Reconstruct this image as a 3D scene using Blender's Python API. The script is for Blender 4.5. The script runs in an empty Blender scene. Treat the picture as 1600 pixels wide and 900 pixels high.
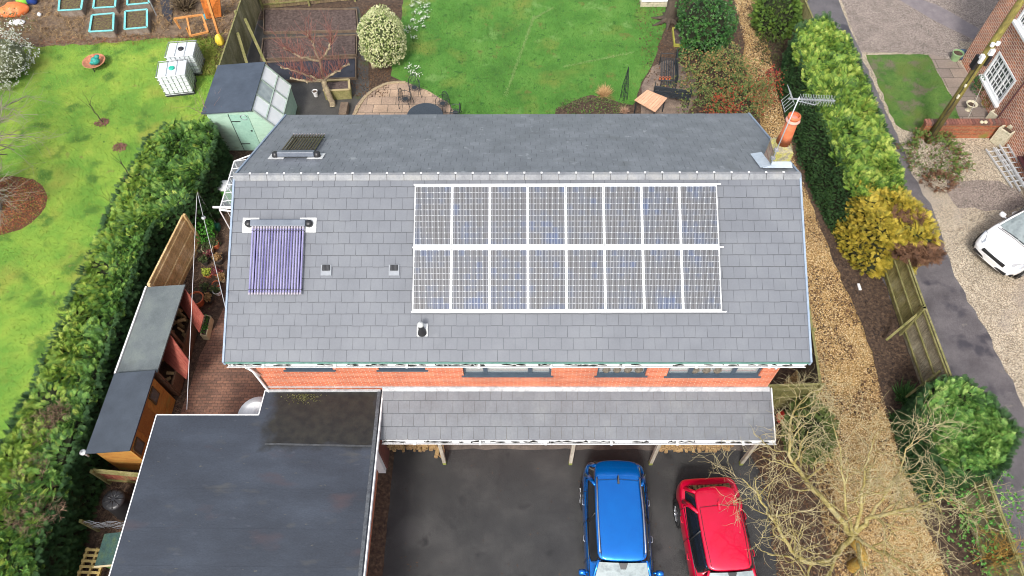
import bpy, math, random
import numpy as np
from mathutils import Vector, Matrix, noise as mnoise
RNG=random.Random(7); NR=np.random.default_rng(7)
rad=math.radians; pi=math.pi
S=bpy.context.scene; COL=S.collection
# ---------------------------------------------------------------- camera, sky, sun, exposure
H=21.1; F=1110.35; TH=0.9943; PS=0.0187; RO=0.0165
_f=np.array([-math.sin(PS)*math.cos(TH),math.cos(PS)*math.cos(TH),-math.sin(TH)])
_r0=np.array([math.cos(PS),math.sin(PS),0.]); _d0=np.cross(_f,_r0)
_r=_r0*math.cos(RO)+_d0*math.sin(RO); _d=-_r0*math.sin(RO)+_d0*math.cos(RO)
cam=bpy.data.cameras.new('camera'); cam.lens=36*F/1600; cam.sensor_width=36; cam.clip_end=3000; cam.clip_start=.1
camo=bpy.data.objects.new('camera',cam); COL.objects.link(camo)
camo.matrix_world=Matrix(((_r[0],-_d[0],-_f[0],0),(_r[1],-_d[1],-_f[1],0),(_r[2],-_d[2],-_f[2],H),(0,0,0,1)))
S.camera=camo
def at(px,py,z=0.):                      # where the ray of a photo pixel meets the level z
    ray=_f+_r*(px-800)/F+_d*(py-450)/F; t=(z-H)/ray[2]; return (ray[0]*t,ray[1]*t,z)
def atY(px,py,Y):
    ray=_f+_r*(px-800)/F+_d*(py-450)/F; t=Y/ray[1]; return (ray[0]*t,Y,H+ray[2]*t)
def atX(px,py,X):
    ray=_f+_r*(px-800)/F+_d*(py-450)/F; t=X/ray[0]; return (X,ray[1]*t,H+ray[2]*t)
W=bpy.data.worlds.new("World"); S.world=W; W.use_nodes=True
nt=W.node_tree; bg=nt.nodes['Background']; sky=nt.nodes.new('ShaderNodeTexSky')
sky.sky_type='NISHITA'; sky.sun_disc=False; SE=rad(48); SA=rad(195)   # azimuth clockwise from +Y
sky.sun_elevation=SE; sky.sun_rotation=SA; sky.air_density=1.0; sky.dust_density=3.0
hs=nt.nodes.new('ShaderNodeHueSaturation'); hs.inputs['Saturation'].default_value=.42
nt.links.new(sky.outputs[0],hs.inputs['Color']); nt.links.new(hs.outputs[0],bg.inputs[0]); bg.inputs[1].default_value=.14
sl=bpy.data.lights.new('sun','SUN'); sl.energy=1.5; sl.angle=rad(10); sl.color=(1,.96,.9)
so=bpy.data.objects.new('sun',sl); COL.objects.link(so)
sd=Vector((math.sin(SA)*math.cos(SE),math.cos(SA)*math.cos(SE),math.sin(SE)))
so.rotation_euler=sd.to_track_quat('Z','Y').to_euler(); so.location=sd*60
S.view_settings.view_transform='Standard'; S.view_settings.look='None'; S.view_settings.gamma=1; S.view_settings.exposure=.98
S.render.engine='CYCLES'; S.cycles.filter_width=1.05
# ---------------------------------------------------------------- materials
def _ramp(n,l,src,cols):
    r=n.new('ShaderNodeValToRGB'); e=r.color_ramp.elements
    while len(e)<len(cols): e.new(.5)
    for i,c in enumerate(cols):
        p=i/(len(cols)-1) if len(c)==3 else c[3]
        e[i].position=p; e[i].color=(c[0],c[1],c[2],1)
    l.new(src,r.inputs[0]); return r.outputs[0]
def hexc(h):
    v=[int(h[i:i+2],16)/255 for i in (0,2,4)]
    return tuple(x/12.92 if x<.04045 else ((x+.055)/1.055)**2.4 for x in v)
MATS={}
def M(name,cols,scale=4,rough=.8,bump=0,bscale=30,detail=6,island=0,metal=0,coat=0,fine=None,stretch=None,kind='noise',spec=.5,alpha=None,blotch=None,bdist=.02,lo=.3,hi=.7,trans=0):
    if name in MATS: return MATS[name]
    m=bpy.data.materials.new(name); m.use_nodes=True; n=m.node_tree.nodes; l=m.node_tree.links; b=n['Principled BSDF']
    b.inputs['Roughness'].default_value=rough; b.inputs['Metallic'].default_value=metal; b.inputs['Specular IOR Level'].default_value=spec
    if coat: b.inputs['Coat Weight'].default_value=coat; b.inputs['Coat Roughness'].default_value=.04
    if alpha is not None: b.inputs['Alpha'].default_value=alpha
    if trans: b.inputs['Transmission Weight'].default_value=trans
    tc=n.new('ShaderNodeTexCoord'); vec=tc.outputs['Object']
    if stretch:
        mp=n.new('ShaderNodeMapping'); mp.inputs['Scale'].default_value=stretch; l.new(vec,mp.inputs[0]); vec=mp.outputs[0]
    if isinstance(cols[0],(int,float)): cols=[cols,cols]
    if len(cols)>1 and cols[0]!=cols[1] or len(cols)>2:
        if kind=='noise':
            t=n.new('ShaderNodeTexNoise'); t.inputs['Scale'].default_value=scale; t.inputs['Detail'].default_value=detail; t.inputs['Roughness'].default_value=.62
            l.new(vec,t.inputs['Vector']); mr=n.new('ShaderNodeMapRange'); mr.inputs[1].default_value=lo; mr.inputs[2].default_value=hi; l.new(t.outputs[0],mr.inputs[0]); src=mr.outputs[0]
        elif kind=='voronoi':
            t=n.new('ShaderNodeTexVoronoi'); t.inputs['Scale'].default_value=scale; l.new(vec,t.inputs['Vector'])
            sx=n.new('ShaderNodeSeparateColor'); l.new(t.outputs['Color'],sx.inputs[0]); src=sx.outputs[0]; vor=t
        elif kind=='rnd':
            a=n.new('ShaderNodeAttribute'); a.attribute_name='rnd'; g=n.new('ShaderNodeNewGeometry')
            mx=n.new('ShaderNodeMix'); mx.inputs[0].default_value=.22; l.new(a.outputs['Fac'],mx.inputs[2]); l.new(g.outputs['Random Per Island'],mx.inputs[3])
            t=n.new('ShaderNodeTexNoise'); t.inputs['Scale'].default_value=scale; t.inputs['Detail'].default_value=2; l.new(vec,t.inputs['Vector'])
            ad=n.new('ShaderNodeMath'); ad.operation='MULTIPLY_ADD'; l.new(t.outputs[0],ad.inputs[0]); ad.inputs[1].default_value=.9; ad.inputs[2].default_value=-.45
            a2=n.new('ShaderNodeMath'); a2.operation='ADD'; a2.use_clamp=True; l.new(ad.outputs[0],a2.inputs[0]); l.new(mx.outputs[0],a2.inputs[1]); src=a2.outputs[0]
        elif kind=='island':
            g=n.new('ShaderNodeNewGeometry'); src=g.outputs['Random Per Island']
        c=_ramp(n,l,src,cols)
    else:
        rgb=n.new('ShaderNodeRGB'); rgb.outputs[0].default_value=(*cols[0][:3],1); c=rgb.outputs[0]
    def mul(c,fac_out,lo_,hi_):
        mr=n.new('ShaderNodeMapRange'); mr.inputs[3].default_value=lo_; mr.inputs[4].default_value=hi_; l.new(fac_out,mr.inputs[0])
        mx=n.new('ShaderNodeVectorMath'); mx.operation='SCALE'; l.new(c,mx.inputs[0]); l.new(mr.outputs[0],mx.inputs['Scale']); return mx.outputs[0]
    if kind=='voronoi' and len(cols)>1:      # dark gaps between stones
        mr=n.new('ShaderNodeMapRange'); mr.inputs[1].default_value=.35; mr.inputs[2].default_value=.75; mr.inputs[3].default_value=1; mr.inputs[4].default_value=.45; l.new(vor.outputs['Distance'],mr.inputs[0])
        mx=n.new('ShaderNodeVectorMath'); mx.operation='SCALE'; l.new(c,mx.inputs[0]); l.new(mr.outputs[0],mx.inputs['Scale']); c=mx.outputs[0]
    if island:
        g=n.new('ShaderNodeNewGeometry'); c=mul(c,g.outputs['Random Per Island'],1-island,1+island)
    if fine:
        t=n.new('ShaderNodeTexNoise'); t.inputs['Scale'].default_value=fine[0]; t.inputs['Detail'].default_value=3; l.new(vec,t.inputs['Vector'])
        mr=n.new('ShaderNodeMapRange'); mr.inputs[1].default_value=.3; mr.inputs[2].default_value=.7; l.new(t.outputs[0],mr.inputs[0]); c=mul(c,mr.outputs[0],1-fine[1],1+fine[1])
    if blotch:                               # (colour, scale, threshold, softness)
        for bl in (blotch if isinstance(blotch,list) else [blotch]):
            t=n.new('ShaderNodeTexNoise'); t.inputs['Scale'].default_value=bl[1]; t.inputs['Detail'].default_value=5
            mp2=n.new('ShaderNodeMapping'); mp2.inputs['Location'].default_value=(bl[2]*31,bl[1]*7,3); l.new(vec,mp2.inputs[0]); l.new(mp2.outputs[0],t.inputs['Vector'])
            mr=n.new('ShaderNodeMapRange'); mr.inputs[1].default_value=bl[2]; mr.inputs[2].default_value=bl[2]+bl[3]; l.new(t.outputs[0],mr.inputs[0])
            mx=n.new('ShaderNodeMix'); mx.data_type='RGBA'; l.new(mr.outputs[0],mx.inputs[0]); l.new(c,mx.inputs[6]); mx.inputs[7].default_value=(*bl[0],1); c=mx.outputs[2]
    l.new(c,b.inputs['Base Color'])
    if bump:
        t=n.new('ShaderNodeTexNoise'); t.inputs['Scale'].default_value=bscale; t.inputs['Detail'].default_value=5; l.new(vec,t.inputs['Vector'])
        bp=n.new('ShaderNodeBump'); bp.inputs['Strength'].default_value=bump; bp.inputs['Distance'].default_value=bdist; l.new(t.outputs[0],bp.inputs['Height']); l.new(bp.outputs[0],b.inputs['Normal'])
    MATS[name]=m; return m
def brick_mat(name,c1,c2,mortar,bw=.225,rh=.075,ms=.008,vecmode='wall',rough=.85,fine=.25,stain=None):
    m=bpy.data.materials.new(name); m.use_nodes=True; n=m.node_tree.nodes; l=m.node_tree.links; b=n['Principled BSDF']; b.inputs['Roughness'].default_value=rough
    tc=n.new('ShaderNodeTexCoord'); sx=n.new('ShaderNodeSeparateXYZ'); l.new(tc.outputs['Object'],sx.inputs[0]); cb=n.new('ShaderNodeCombineXYZ')
    if vecmode=='wall':
        ad=n.new('ShaderNodeMath'); l.new(sx.outputs[0],ad.inputs[0]); l.new(sx.outputs[1],ad.inputs[1]); l.new(ad.outputs[0],cb.inputs[0]); l.new(sx.outputs[2],cb.inputs[1])
    else: l.new(sx.outputs[0],cb.inputs[0]); l.new(sx.outputs[1],cb.inputs[1])
    br=n.new('ShaderNodeTexBrick'); br.inputs['Scale'].default_value=1; br.inputs['Brick Width'].default_value=bw; br.inputs['Row Height'].default_value=rh; br.inputs['Mortar Size'].default_value=ms; br.inputs['Mortar Smooth'].default_value=.2
    br.inputs['Color1'].default_value=(*c1,1); br.inputs['Color2'].default_value=(*c2,1); br.inputs['Mortar'].default_value=(*mortar,1); l.new(cb.outputs[0],br.inputs['Vector'])
    c=br.outputs[0]
    for sc,am in ((1.2,fine),(14,fine*.8)):
        t=n.new('ShaderNodeTexNoise'); t.inputs['Scale'].default_value=sc; t.inputs['Detail'].default_value=4; l.new(tc.outputs['Object'],t.inputs['Vector'])
        mr=n.new('ShaderNodeMapRange'); mr.inputs[1].default_value=.3; mr.inputs[2].default_value=.7; mr.inputs[3].default_value=1-am; mr.inputs[4].default_value=1+am; l.new(t.outputs[0],mr.inputs[0])
        mx=n.new('ShaderNodeVectorMath'); mx.operation='SCALE'; l.new(c,mx.inputs[0]); l.new(mr.outputs[0],mx.inputs['Scale']); c=mx.outputs[0]
    if stain:
        t=n.new('ShaderNodeTexNoise'); t.inputs['Scale'].default_value=stain[1]; t.inputs['Detail'].default_value=5; l.new(tc.outputs['Object'],t.inputs['Vector'])
        mr=n.new('ShaderNodeMapRange'); mr.inputs[1].default_value=stain[2]; mr.inputs[2].default_value=stain[2]+.15; l.new(t.outputs[0],mr.inputs[0])
        mx=n.new('ShaderNodeMix'); mx.data_type='RGBA'; l.new(mr.outputs[0],mx.inputs[0]); l.new(c,mx.inputs[6]); mx.inputs[7].default_value=(*stain[0],1); c=mx.outputs[2]
    l.new(c,b.inputs['Base Color'])
    bp=n.new('ShaderNodeBump'); bp.inputs['Strength'].default_value=.5; bp.inputs['Distance'].default_value=.008; bp.invert=True; l.new(br.outputs['Fac'],bp.inputs['Height']); l.new(bp.outputs[0],b.inputs['Normal'])
    return m
# ---------------------------------------------------------------- mesh building
def npmesh(name,v,loops,sizes,rnd=None,smooth=False,uvmat=None):
    me=bpy.data.meshes.new(name); v=np.asarray(v,dtype=np.float32); loops=np.asarray(loops,dtype=np.int32); sizes=np.asarray(sizes,dtype=np.int32)
    me.vertices.add(len(v)); me.vertices.foreach_set('co',v.ravel()); me.loops.add(len(loops)); me.loops.foreach_set('vertex_index',loops)
    me.polygons.add(len(sizes)); st=np.zeros(len(sizes),dtype=np.int32); st[1:]=np.cumsum(sizes)[:-1]
    me.polygons.foreach_set('loop_start',st); me.polygons.foreach_set('loop_total',sizes)
    me.update(calc_edges=True); me.polygons.foreach_set('use_smooth',np.full(len(sizes),bool(smooth)))
    if rnd is not None:
        a=me.attributes.new('rnd','FLOAT','POINT'); a.data.foreach_set('value',np.asarray(rnd,dtype=np.float32))
    return me
def link(name,me,mats,parent=None):
    o=bpy.data.objects.new(name,me); COL.objects.link(o)
    for m in (mats if isinstance(mats,(list,tuple)) else [mats]): me.materials.append(m)
    if parent is not None: o.parent=parent
    return o
def root_loc(p):
    while p.parent is not None: p=p.parent
    return Vector(p.location)
class MB:
    def __init__(s): s.v=[]; s.f=[]; s.mi=[]; s.m=0
    def add(s,vs,fs):
        b=len(s.v); s.v+= [tuple(x) for x in vs]; s.f+=[tuple(b+i for i in f) for f in fs]; s.mi+=[s.m]*len(fs); return s
    def box(s,x0,x1,y0,y1,z0,z1,mtx=None):
        vs=[Vector((x,y,z)) for z in (z0,z1) for y in (y0,y1) for x in (x0,x1)]
        if mtx is not None: vs=[mtx@v for v in vs]
        return s.add(vs,[(0,2,3,1),(4,5,7,6),(0,1,5,4),(2,6,7,3),(0,4,6,2),(1,3,7,5)])
    def beam(s,a,b,w,h,up=(0,0,1)):
        a=Vector(a);b=Vector(b);d=(b-a); L=d.length; d.normalize(); u=Vector(up)
        x=d.cross(u)
        if x.length<1e-4: x=d.cross(Vector((1,0,0)))
        x.normalize(); z=x.cross(d); 
        m=Matrix(((x.x,d.x,z.x,a.x),(x.y,d.y,z.y,a.y),(x.z,d.z,z.z,a.z),(0,0,0,1)))
        return s.box(-w/2,w/2,0,L,-h/2,h/2,m)
    def slab(s,quad,t):              # four corners, thickness downward along the normal
        q=[Vector(p) for p in quad]; n=(q[1]-q[0]).cross(q[3]-q[0]).normalized()
        if n.z<0: n=-n
        lo=[p-n*t for p in q]; return s.add(q+lo,[(0,1,2,3),(7,6,5,4),(0,4,5,1),(1,5,6,2),(2,6,7,3),(3,7,4,0)])
    def prism(s,poly,z0,z1):
        n=len(poly); vs=[(p[0],p[1],z0) for p in poly]+[(p[0],p[1],z1) for p in poly]
        return s.add(vs,[tuple(range(n-1,-1,-1)),tuple(range(n,2*n))]+[(i,(i+1)%n,n+(i+1)%n,n+i) for i in range(n)])
    def prismX(s,poly,x0,x1):        # poly in (y,z)
        n=len(poly); vs=[(x0,p[0],p[1]) for p in poly]+[(x1,p[0],p[1]) for p in poly]
        return s.add(vs,[tuple(range(n)),tuple(range(2*n-1,n-1,-1))]+[(n+i,n+(i+1)%n,(i+1)%n,i) for i in range(n)])
    def tube(s,pts,rs,n=8,cap=True):
        pts=[Vector(p) for p in pts]; 
        if isinstance(rs,(int,float)): rs=[rs]*len(pts)
        b=len(s.v); prev=None
        for i,p in enumerate(pts):
            d=(pts[min(i+1,len(pts)-1)]-pts[max(i-1,0)]).normalized()
            if prev is None: x=d.orthogonal().normalized()
            else:
                x=prev-d*prev.dot(d)
                x=x.normalized() if x.length>1e-5 else d.orthogonal().normalized()
            prev=x; y=d.cross(x)
            for k in range(n):
                a=2*pi*k/n; s.v.append(tuple(p+(x*math.cos(a)+y*math.sin(a))*rs[i]))
        for i in range(len(pts)-1):
            for k in range(n):
                s.f.append((b+i*n+k,b+i*n+(k+1)%n,b+(i+1)*n+(k+1)%n,b+(i+1)*n+k)); s.mi.append(s.m)
        if cap:
            s.f.append(tuple(b+k for k in range(n-1,-1,-1))); s.f.append(tuple(b+(len(pts)-1)*n+k for k in range(n))); s.mi+=[s.m]*2
        return s
    def lathe(s,prof,c=(0,0,0),n=16,mtx=None):   # prof (r,z)
        b=len(s.v); c=Vector(c)
        for r,z in prof:
            for k in range(n):
                a=2*pi*k/n; v=Vector((r*math.cos(a),r*math.sin(a),z)); v=(mtx@v) if mtx is not None else v; s.v.append(tuple(v+c))
        for i in range(len(prof)-1):
            for k in range(n):
                s.f.append((b+i*n+k,b+i*n+(k+1)%n,b+(i+1)*n+(k+1)%n,b+(i+1)*n+k)); s.mi.append(s.m)
        return s
    def build(s,name,mats,parent=None,smooth=False,bevel=0,world=False,base=None,sub=0):
        v=np.array(s.v,dtype=np.float32)
        off=None
        if parent is not None and world: off=root_loc(parent)
        if parent is None and base is not None: off=Vector(base)
        if off is not None: v=v-np.array(off[:],dtype=np.float32)
        me=npmesh(name,v,[i for f in s.f for i in f],[len(f) for f in s.f],smooth=smooth)
        if any(s.mi): me.polygons.foreach_set('material_index',np.array(s.mi,dtype=np.int32))
        o=link(name,me,mats,parent)
        if parent is None and base is not None: o.location=base
        if bevel:
            md=o.modifiers.new('b','BEVEL'); md.width=bevel; md.segments=2; md.limit_method='ANGLE'; md.angle_limit=rad(40)
        if sub:
            md=o.modifiers.new('s','SUBSURF'); md.levels=sub; md.render_levels=sub
        return o
def tag(o,label=None,cat=None,group=None,kind=None):
    if label: o['label']=label
    if cat: o['category']=cat
    if group: o['group']=group
    if kind: o['kind']=kind
    return o
def thing(name,label,cat,loc=(0,0,0),rz=0,group=None):
    o=bpy.data.objects.new(name,None); COL.objects.link(o); o.location=loc; o.rotation_euler=(0,0,rz); o.empty_display_size=.2
    return tag(o,label,cat,group)
def copy_tree(o,parent=None):
    c=o.copy(); COL.objects.link(c); c.parent=parent
    for ch in list(o.children): copy_tree(ch,c)
    return c
def dup(root,loc,rz=0,label=None,scale=None):
    c=copy_tree(root); c.location=loc; c.rotation_euler=(0,0,rz)
    if label: c['label']=label
    if scale: c.scale=(scale,)*3
    return c
def cyl(mb,a,b,r,n=10): return mb.tube([a,b],[r,r],n)
# scatter a template as one mesh -------------------------------------------------------------
def frames(dirs,roll=None,ups=None):
    d=dirs/np.linalg.norm(dirs,axis=1,keepdims=True); N=len(d)
    a=ups if ups is not None else NR.normal(size=(N,3)); x=np.cross(d,a); x/=np.linalg.norm(x,axis=1,keepdims=True)+1e-9; z=np.cross(x,d)
    return np.stack([x,d,z],axis=2)           # columns: side, forward, normal
def scatter(name,tv,tf,pos,fr,sc,mat,parent=None,base=(0,0,0),kind=None):
    tv=np.asarray(tv,float); N=len(pos); nv=len(tv)
    v=np.einsum('nij,kj->nki',fr,tv)*np.asarray(sc).reshape(-1,1,1)+np.asarray(pos)[:,None,:]
    v=v.reshape(-1,3)-np.array(base)
    lo=np.concatenate([np.array(f) for f in tf]); L=(lo[None,:]+(np.arange(N)*nv)[:,None]).ravel()
    sz=np.tile([len(f) for f in tf],N); rnd=np.repeat(NR.random(N),nv)
    o=link(name,npmesh(name,v,L,sz,rnd),mat,parent)
    if parent is None: o.location=base
    return o
def kite(dx,dy,L,w,ang,z=0,fold=.25):          # a small pointed leaf lying in the xy plane pointing at ang from +y
    c,s_=math.cos(ang),math.sin(ang)
    pts=[(0,0,0),(w,L*.45,fold*w),(0,L,0),(-w,L*.45,fold*w)]
    return [(dx+x*c-y*s_,dy+x*s_+y*c,z+zz) for x,y,zz in pts]
def spray():                                   # feathery conifer spray, length 1
    v=[];f=[]
    def a(k): f.append(tuple(len(v)+i for i in range(4))); v.extend(k)
    a(kite(0,0,1,.055,0))
    for t,l in ((.08,.46),(.24,.48),(.42,.42),(.6,.33),(.78,.22)):
        a(kite(0,t,l,.05,.8,.02)); a(kite(0,t+.04,l,.05,-.8,-.02))
    return v,f
def leafcl(n=5,spread=1.1,w=.22):              # cluster of broad leaves round a stem tip
    v=[];f=[]
    for i in range(n):
        a=2*pi*i/n+.3; k=kite(0,0,.6,w*.6,0)
        m=Matrix.Rotation(a,3,'Y')@Matrix.Rotation(spread*.5+.3*(i%2),3,'X')
        k=[m@Vector(p) for p in k]; f.append(tuple(len(v)+j for j in range(4))); v.extend([tuple(p) for p in k])
    return v,f
SPRAY=spray(); LEAF=leafcl(); ONELEAF=(kite(0,0,1,.3,0),[(0,1,2,3)]); 
def nz(p,s): return mnoise.noise(Vector((p[0]*s,p[1]*s,p[2]*s)))
# ---------------------------------------------------------------- material library
soil=M('soil',[hexc('2e2520'),hexc('4a3a2e'),hexc('6a5644')],scale=9,bump=.8,bscale=25,rough=.95,fine=(60,.35))
white=M('white_paint',[(.72,.73,.73),(.8,.8,.8)],scale=6,rough=.5,fine=(20,.05))
darkplastic=M('black_plastic',(.02,.02,.022),rough=.4)
exec_order=None
# ================================================================ GROUND
def densify(pts,step=.35,jit=.05,seed=0):
    r=random.Random(seed); out=[]; n=len(pts)
    for i in range(n):
        a=Vector((pts[i][0],pts[i][1])); b=Vector((pts[(i+1)%n][0],pts[(i+1)%n][1])); L=(b-a).length; k=max(1,int(L/step))
        if L>40: k=1
        for j in range(k):
            p=a.lerp(b,j/k); q=(p.x+r.uniform(-jit,jit),p.y+r.uniform(-jit,jit)) if jit else (p.x,p.y); out.append(q)
    return out
def sheet(name,pts,z,mat,jit=.05,step=.35,kind='structure',thick=0):
    p=densify(pts,step,jit,seed=len(name)) if jit else [(a[0],a[1]) for a in pts]
    mb=MB()
    if thick: mb.prism(p,z-thick,z)
    else: mb.add([(x,y,z) for x,y in p],[tuple(range(len(p)))])
    # keep winding up
    me_o=mb.build(name,mat); 
    if me_o.data.polygons[0 if not thick else 1].normal.z<0: me_o.data.flip_normals()
    o=me_o; o['kind']=kind; return o
G=lambda *ps:[at(*p)[:2] for p in ps]
grass_far=M('grass_far',[hexc('3c5222'),hexc('5a7230')],scale=.3)
sheet('ground',[(-900,-900),(900,-900),(900,900),(-900,900)],-.012,grass_far,0)
sheet('soil_ground',[(-40,-12),(26,-12),(26,40),(-40,40)],-.004,soil,0)
lawn_m=M('lawn_left',[hexc('5c7e24'),hexc('669230'),hexc('84a238'),hexc('a6ac4a')],scale=.55,detail=9,bump=1,bscale=45,rough=.9,fine=(45,.42),blotch=[(hexc('8f8e3a'),.5,.54,.2),(hexc('4a7022'),1.1,.56,.12),(hexc('7c7440'),2.6,.66,.1),(hexc('3e6420'),5,.64,.1)],lo=.28,hi=.72,bdist=.03)
lawn_b=M('lawn_back',[hexc('3c6822'),hexc('4c7e2c'),hexc('628c3a')],scale=.7,detail=9,bump=1,bscale=45,rough=.9,fine=(45,.42),blotch=[(hexc('788438'),.6,.55,.18),(hexc('6c6a34'),1.9,.62,.12),(hexc('2e5a1c'),4.5,.6,.12),(hexc('6a9048'),1.2,.6,.1)],bdist=.03)
sheet('lawn',[(-34,at(0,72)[1]-.05),at(60,72)[:2],at(150,68)[:2],at(260,58)[:2],at(330,60)[:2],at(338,100)[:2],(-12.1,22.5),(-12.4,20),(-12.9,17),(-13.4,12),(-13.6,-8),(-34,-8)],.002,lawn_m,.06)
sheet('lawn',G((632,-60),(628,20),(622,60),(612,90),(612,118),(640,132),(690,155),(720,182),(700,230),(860,230),(870,168),(925,148),(990,165),(1003,130),(1025,85),(1040,40),(1035,-60)),.002,lawn_b,.05)
gravel_gold=M('golden_gravel',[hexc('604828'),hexc('90703e'),hexc('ae8a50'),hexc('c8aa78'),hexc('b89864')],scale=40,kind='voronoi',rough=.85,bump=1,bscale=30,blotch=[(hexc('6a4a26'),1.1,.56,.25),(hexc('5c4630'),.5,.6,.2)],fine=(3,.18),bdist=.03)
gravel_pale=M('pale_gravel',[hexc('8a7a66'),hexc('b4a690'),hexc('cdc0aa'),hexc('a39684')],scale=28,kind='voronoi',rough=.9,bump=.8,bscale=24,fine=(1.2,.12),bdist=.02,blotch=(hexc('8e857c'),.35,.56,.12))
forecourt_m=M('forecourt_grit',[hexc('7d7169'),hexc('94877e'),hexc('a89b90')],scale=24,kind='voronoi',rough=.85,bump=.6,bscale=24,fine=(1.5,.12),bdist=.02)
asph_dark=M('dark_asphalt',[hexc('2a2a2b'),hexc('343434'),hexc('434241')],scale=.8,detail=10,rough=.75,fine=(38,.5),bump=.7,bscale=60,blotch=[(hexc('4c4b4a'),.45,.6,.2),(hexc('222223'),1.5,.62,.1)],bdist=.01)
asph_lane=M('lane_asphalt',[hexc('4c484a'),hexc('5d595b'),hexc('6b6667')],scale=1.1,detail=8,rough=.55,fine=(50,.35),bump=.6,bscale=55,blotch=[(hexc('3e3c42'),1.2,.58,.1),(hexc('77716a'),2.5,.66,.1)],bdist=.01)
def gl(n,pts,z,m,j=.06): return sheet(n,pts,z,m,j)
gl('gravel_yard',[(15.3,-8),(34,-8),(34,40),(14.5,40),(15.2,20)],.000,gravel_pale)
gl('forecourt',[(15,40),(15.4,30),at(1345,83)[:2],at(1350,82)[:2],at(1452,84)[:2],at(1498,98)[:2],(20,27),(34,27),(34,40)],.004,forecourt_m,.04)
gl('gravel_patch',G((1480,282),(1560,283),(1598,300),(1605,322),(1560,330),(1500,325),(1478,300)),.004,forecourt_m,.08)
gl('lane',[(13.1,40),(13.0,22),(12.9,14),(13.05,7),(13.3,-8),(16.9,-8),at(1600,632)[:2],at(1530,500)[:2],at(1490,430)[:2],at(1458,330)[:2],at(1425,270)[:2],at(1400,210)[:2],at(1345,85)[:2],(15.3,30),(15.6,40)],.008,asph_lane,.07)
flag=brick_mat('paving_flags',hexc('8a7c70'),hexc('7a6e66'),hexc('4a443e'),bw=.9,rh=.6,ms=.012,vecmode='floor',fine=.15)
gl('front_grass',G((1353,86),(1449,85),(1488,152),(1500,190),(1480,208),(1425,208),(1398,195),(1372,130)),.012,M('front_grass',[hexc('3a5c20'),hexc('4c6e2a'),hexc('5e7a34')],scale=1.5,detail=8,fine=(45,.42),bump=1,bscale=45,bdist=.03,rough=.9,blotch=[(hexc('6a6450'),1.5,.53,.12),(hexc('5c6c2c'),.8,.5,.2)]),.05)
gl('garden_path',G((1449,84),(1498,97),(1568,190),(1500,192),(1488,152)),.007,flag,.01)
gl('strip_paving',G((1440,0),(1465,8),(1530,45),(1522,62),(1470,38),(1405,0)),.009,M('strip_slab',[hexc('6f676a'),hexc('827a7a')],scale=3,fine=(30,.15),rough=.8),.02)
for k,(a,b) in enumerate([((1477,40),(1492,28)),((1500,50),(1512,37))]):
    pass
gl('gravel_path',[(10.4,40),(10.35,27),(10.0,26),(9.9,23.5),(10.1,20),(10.2,15),(9.6,11),(8.6,10),(8.5,8.0),(8.9,7.2),(8.6,-8),(12.3,-8),(12.0,3),(11.9,4.5),(11.65,7.5),(11.6,9.2),(11.75,11.2),(11.45,14),(11.15,17),(11.0,20),(11.1,24),(11.3,27),(11.5,40)],.004,gravel_gold,.07)
gl('driveway',[(-3.85,-8),(-3.85,7.9),(7.0,7.9),(7.4,6.6),(7.25,5),(7.35,-8)],.004,asph_dark,.02)
gl('concrete_apron',[(-3.9,8.42),(-3.9,7.78),(7.1,7.78),(7.1,8.42)],.008,M('concrete_apron',[hexc('4d4844'),hexc('6e665e')],scale=2,fine=(30,.2),rough=.85),.04)
paving=brick_mat('block_paving',hexc('84604e'),hexc('6a5044'),hexc('443830'),bw=.2,rh=.1,ms=.006,vecmode='floor',fine=.3,stain=(hexc('3a3a28'),.9,.6))
gl('brick_patio',[(-11.0,5),(-6.9,5),(-6.9,17.5),(-9.6,17.5),(-10.3,13),(-10.7,11)],.004,paving,.02)
flag2=brick_mat('patio_flags',hexc('a88f78'),hexc('8e7a6a'),hexc('5a5044'),bw=.62,rh=.48,ms=.012,vecmode='floor',fine=.22)
gl('stone_patio',G((548,184),(556,165),(572,145),(600,130),(636,129),(668,141),(700,160),(716,184),(715,230),(545,230)),.006,flag2,.015)
gl('stone_patio',G((1000,185),(1003,135),(1018,105),(1045,92),(1085,110),(1090,150),(1070,185),(1040,215)),.006,M('bench_stone',[hexc('5c5048'),hexc('7a6a5e'),hexc('97836f')],scale=2,fine=(20,.2)),.03)
slate=M('slate_paving',[hexc('3c3a38'),hexc('4c4a46')],scale=2.5,fine=(25,.2),rough=.7,blotch=(hexc('44482e'),1.3,.58,.1))
gl('garden_slabs',G((381,112),(385,35),(560,10),(575,60),(577,140),(560,190),(450,190),(450,150)),.002,slate,.02)
# lawn edging stones round the patio are laid in the scatter section
# ================================================================ HOUSE
XL,XR=-7.66,7.49; YR,ZR=12.87,6.835; EF=8.36; sl_=2.07/4.49; ZE=ZR-(YR-EF)*sl_; EB=YR+(YR-EF)
PH=math.atan(sl_); SLEN=(YR-EF)/math.cos(PH)
tile=M('roof_tile',[hexc('65686e'),hexc('6b6e74'),hexc('717479')],scale=1.1,detail=7,rough=.5,island=.015,fine=(26,.035),bump=.2,bscale=40,blotch=[(hexc('7a7c80'),1.7,.7,.2),(hexc('62656a'),.8,.64,.25)],bdist=.005)
tile_b=M('roof_tile_wet',[hexc('62666c'),hexc('6b6f75'),hexc('787c82')],scale=1.6,detail=7,rough=.42,island=.03,fine=(16,.08),bump=.2,bscale=40,blotch=[(hexc('56595b'),1.1,.6,.2),(hexc('8c9094'),3.4,.64,.12)],bdist=.005)
tile_old=M('roof_tile_weathered',[hexc('64666a'),hexc('6b6e73'),hexc('737679')],scale=1.5,rough=.55,island=.03,fine=(20,.07),blotch=(hexc('64625c'),1.1,.62,.2))
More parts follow.
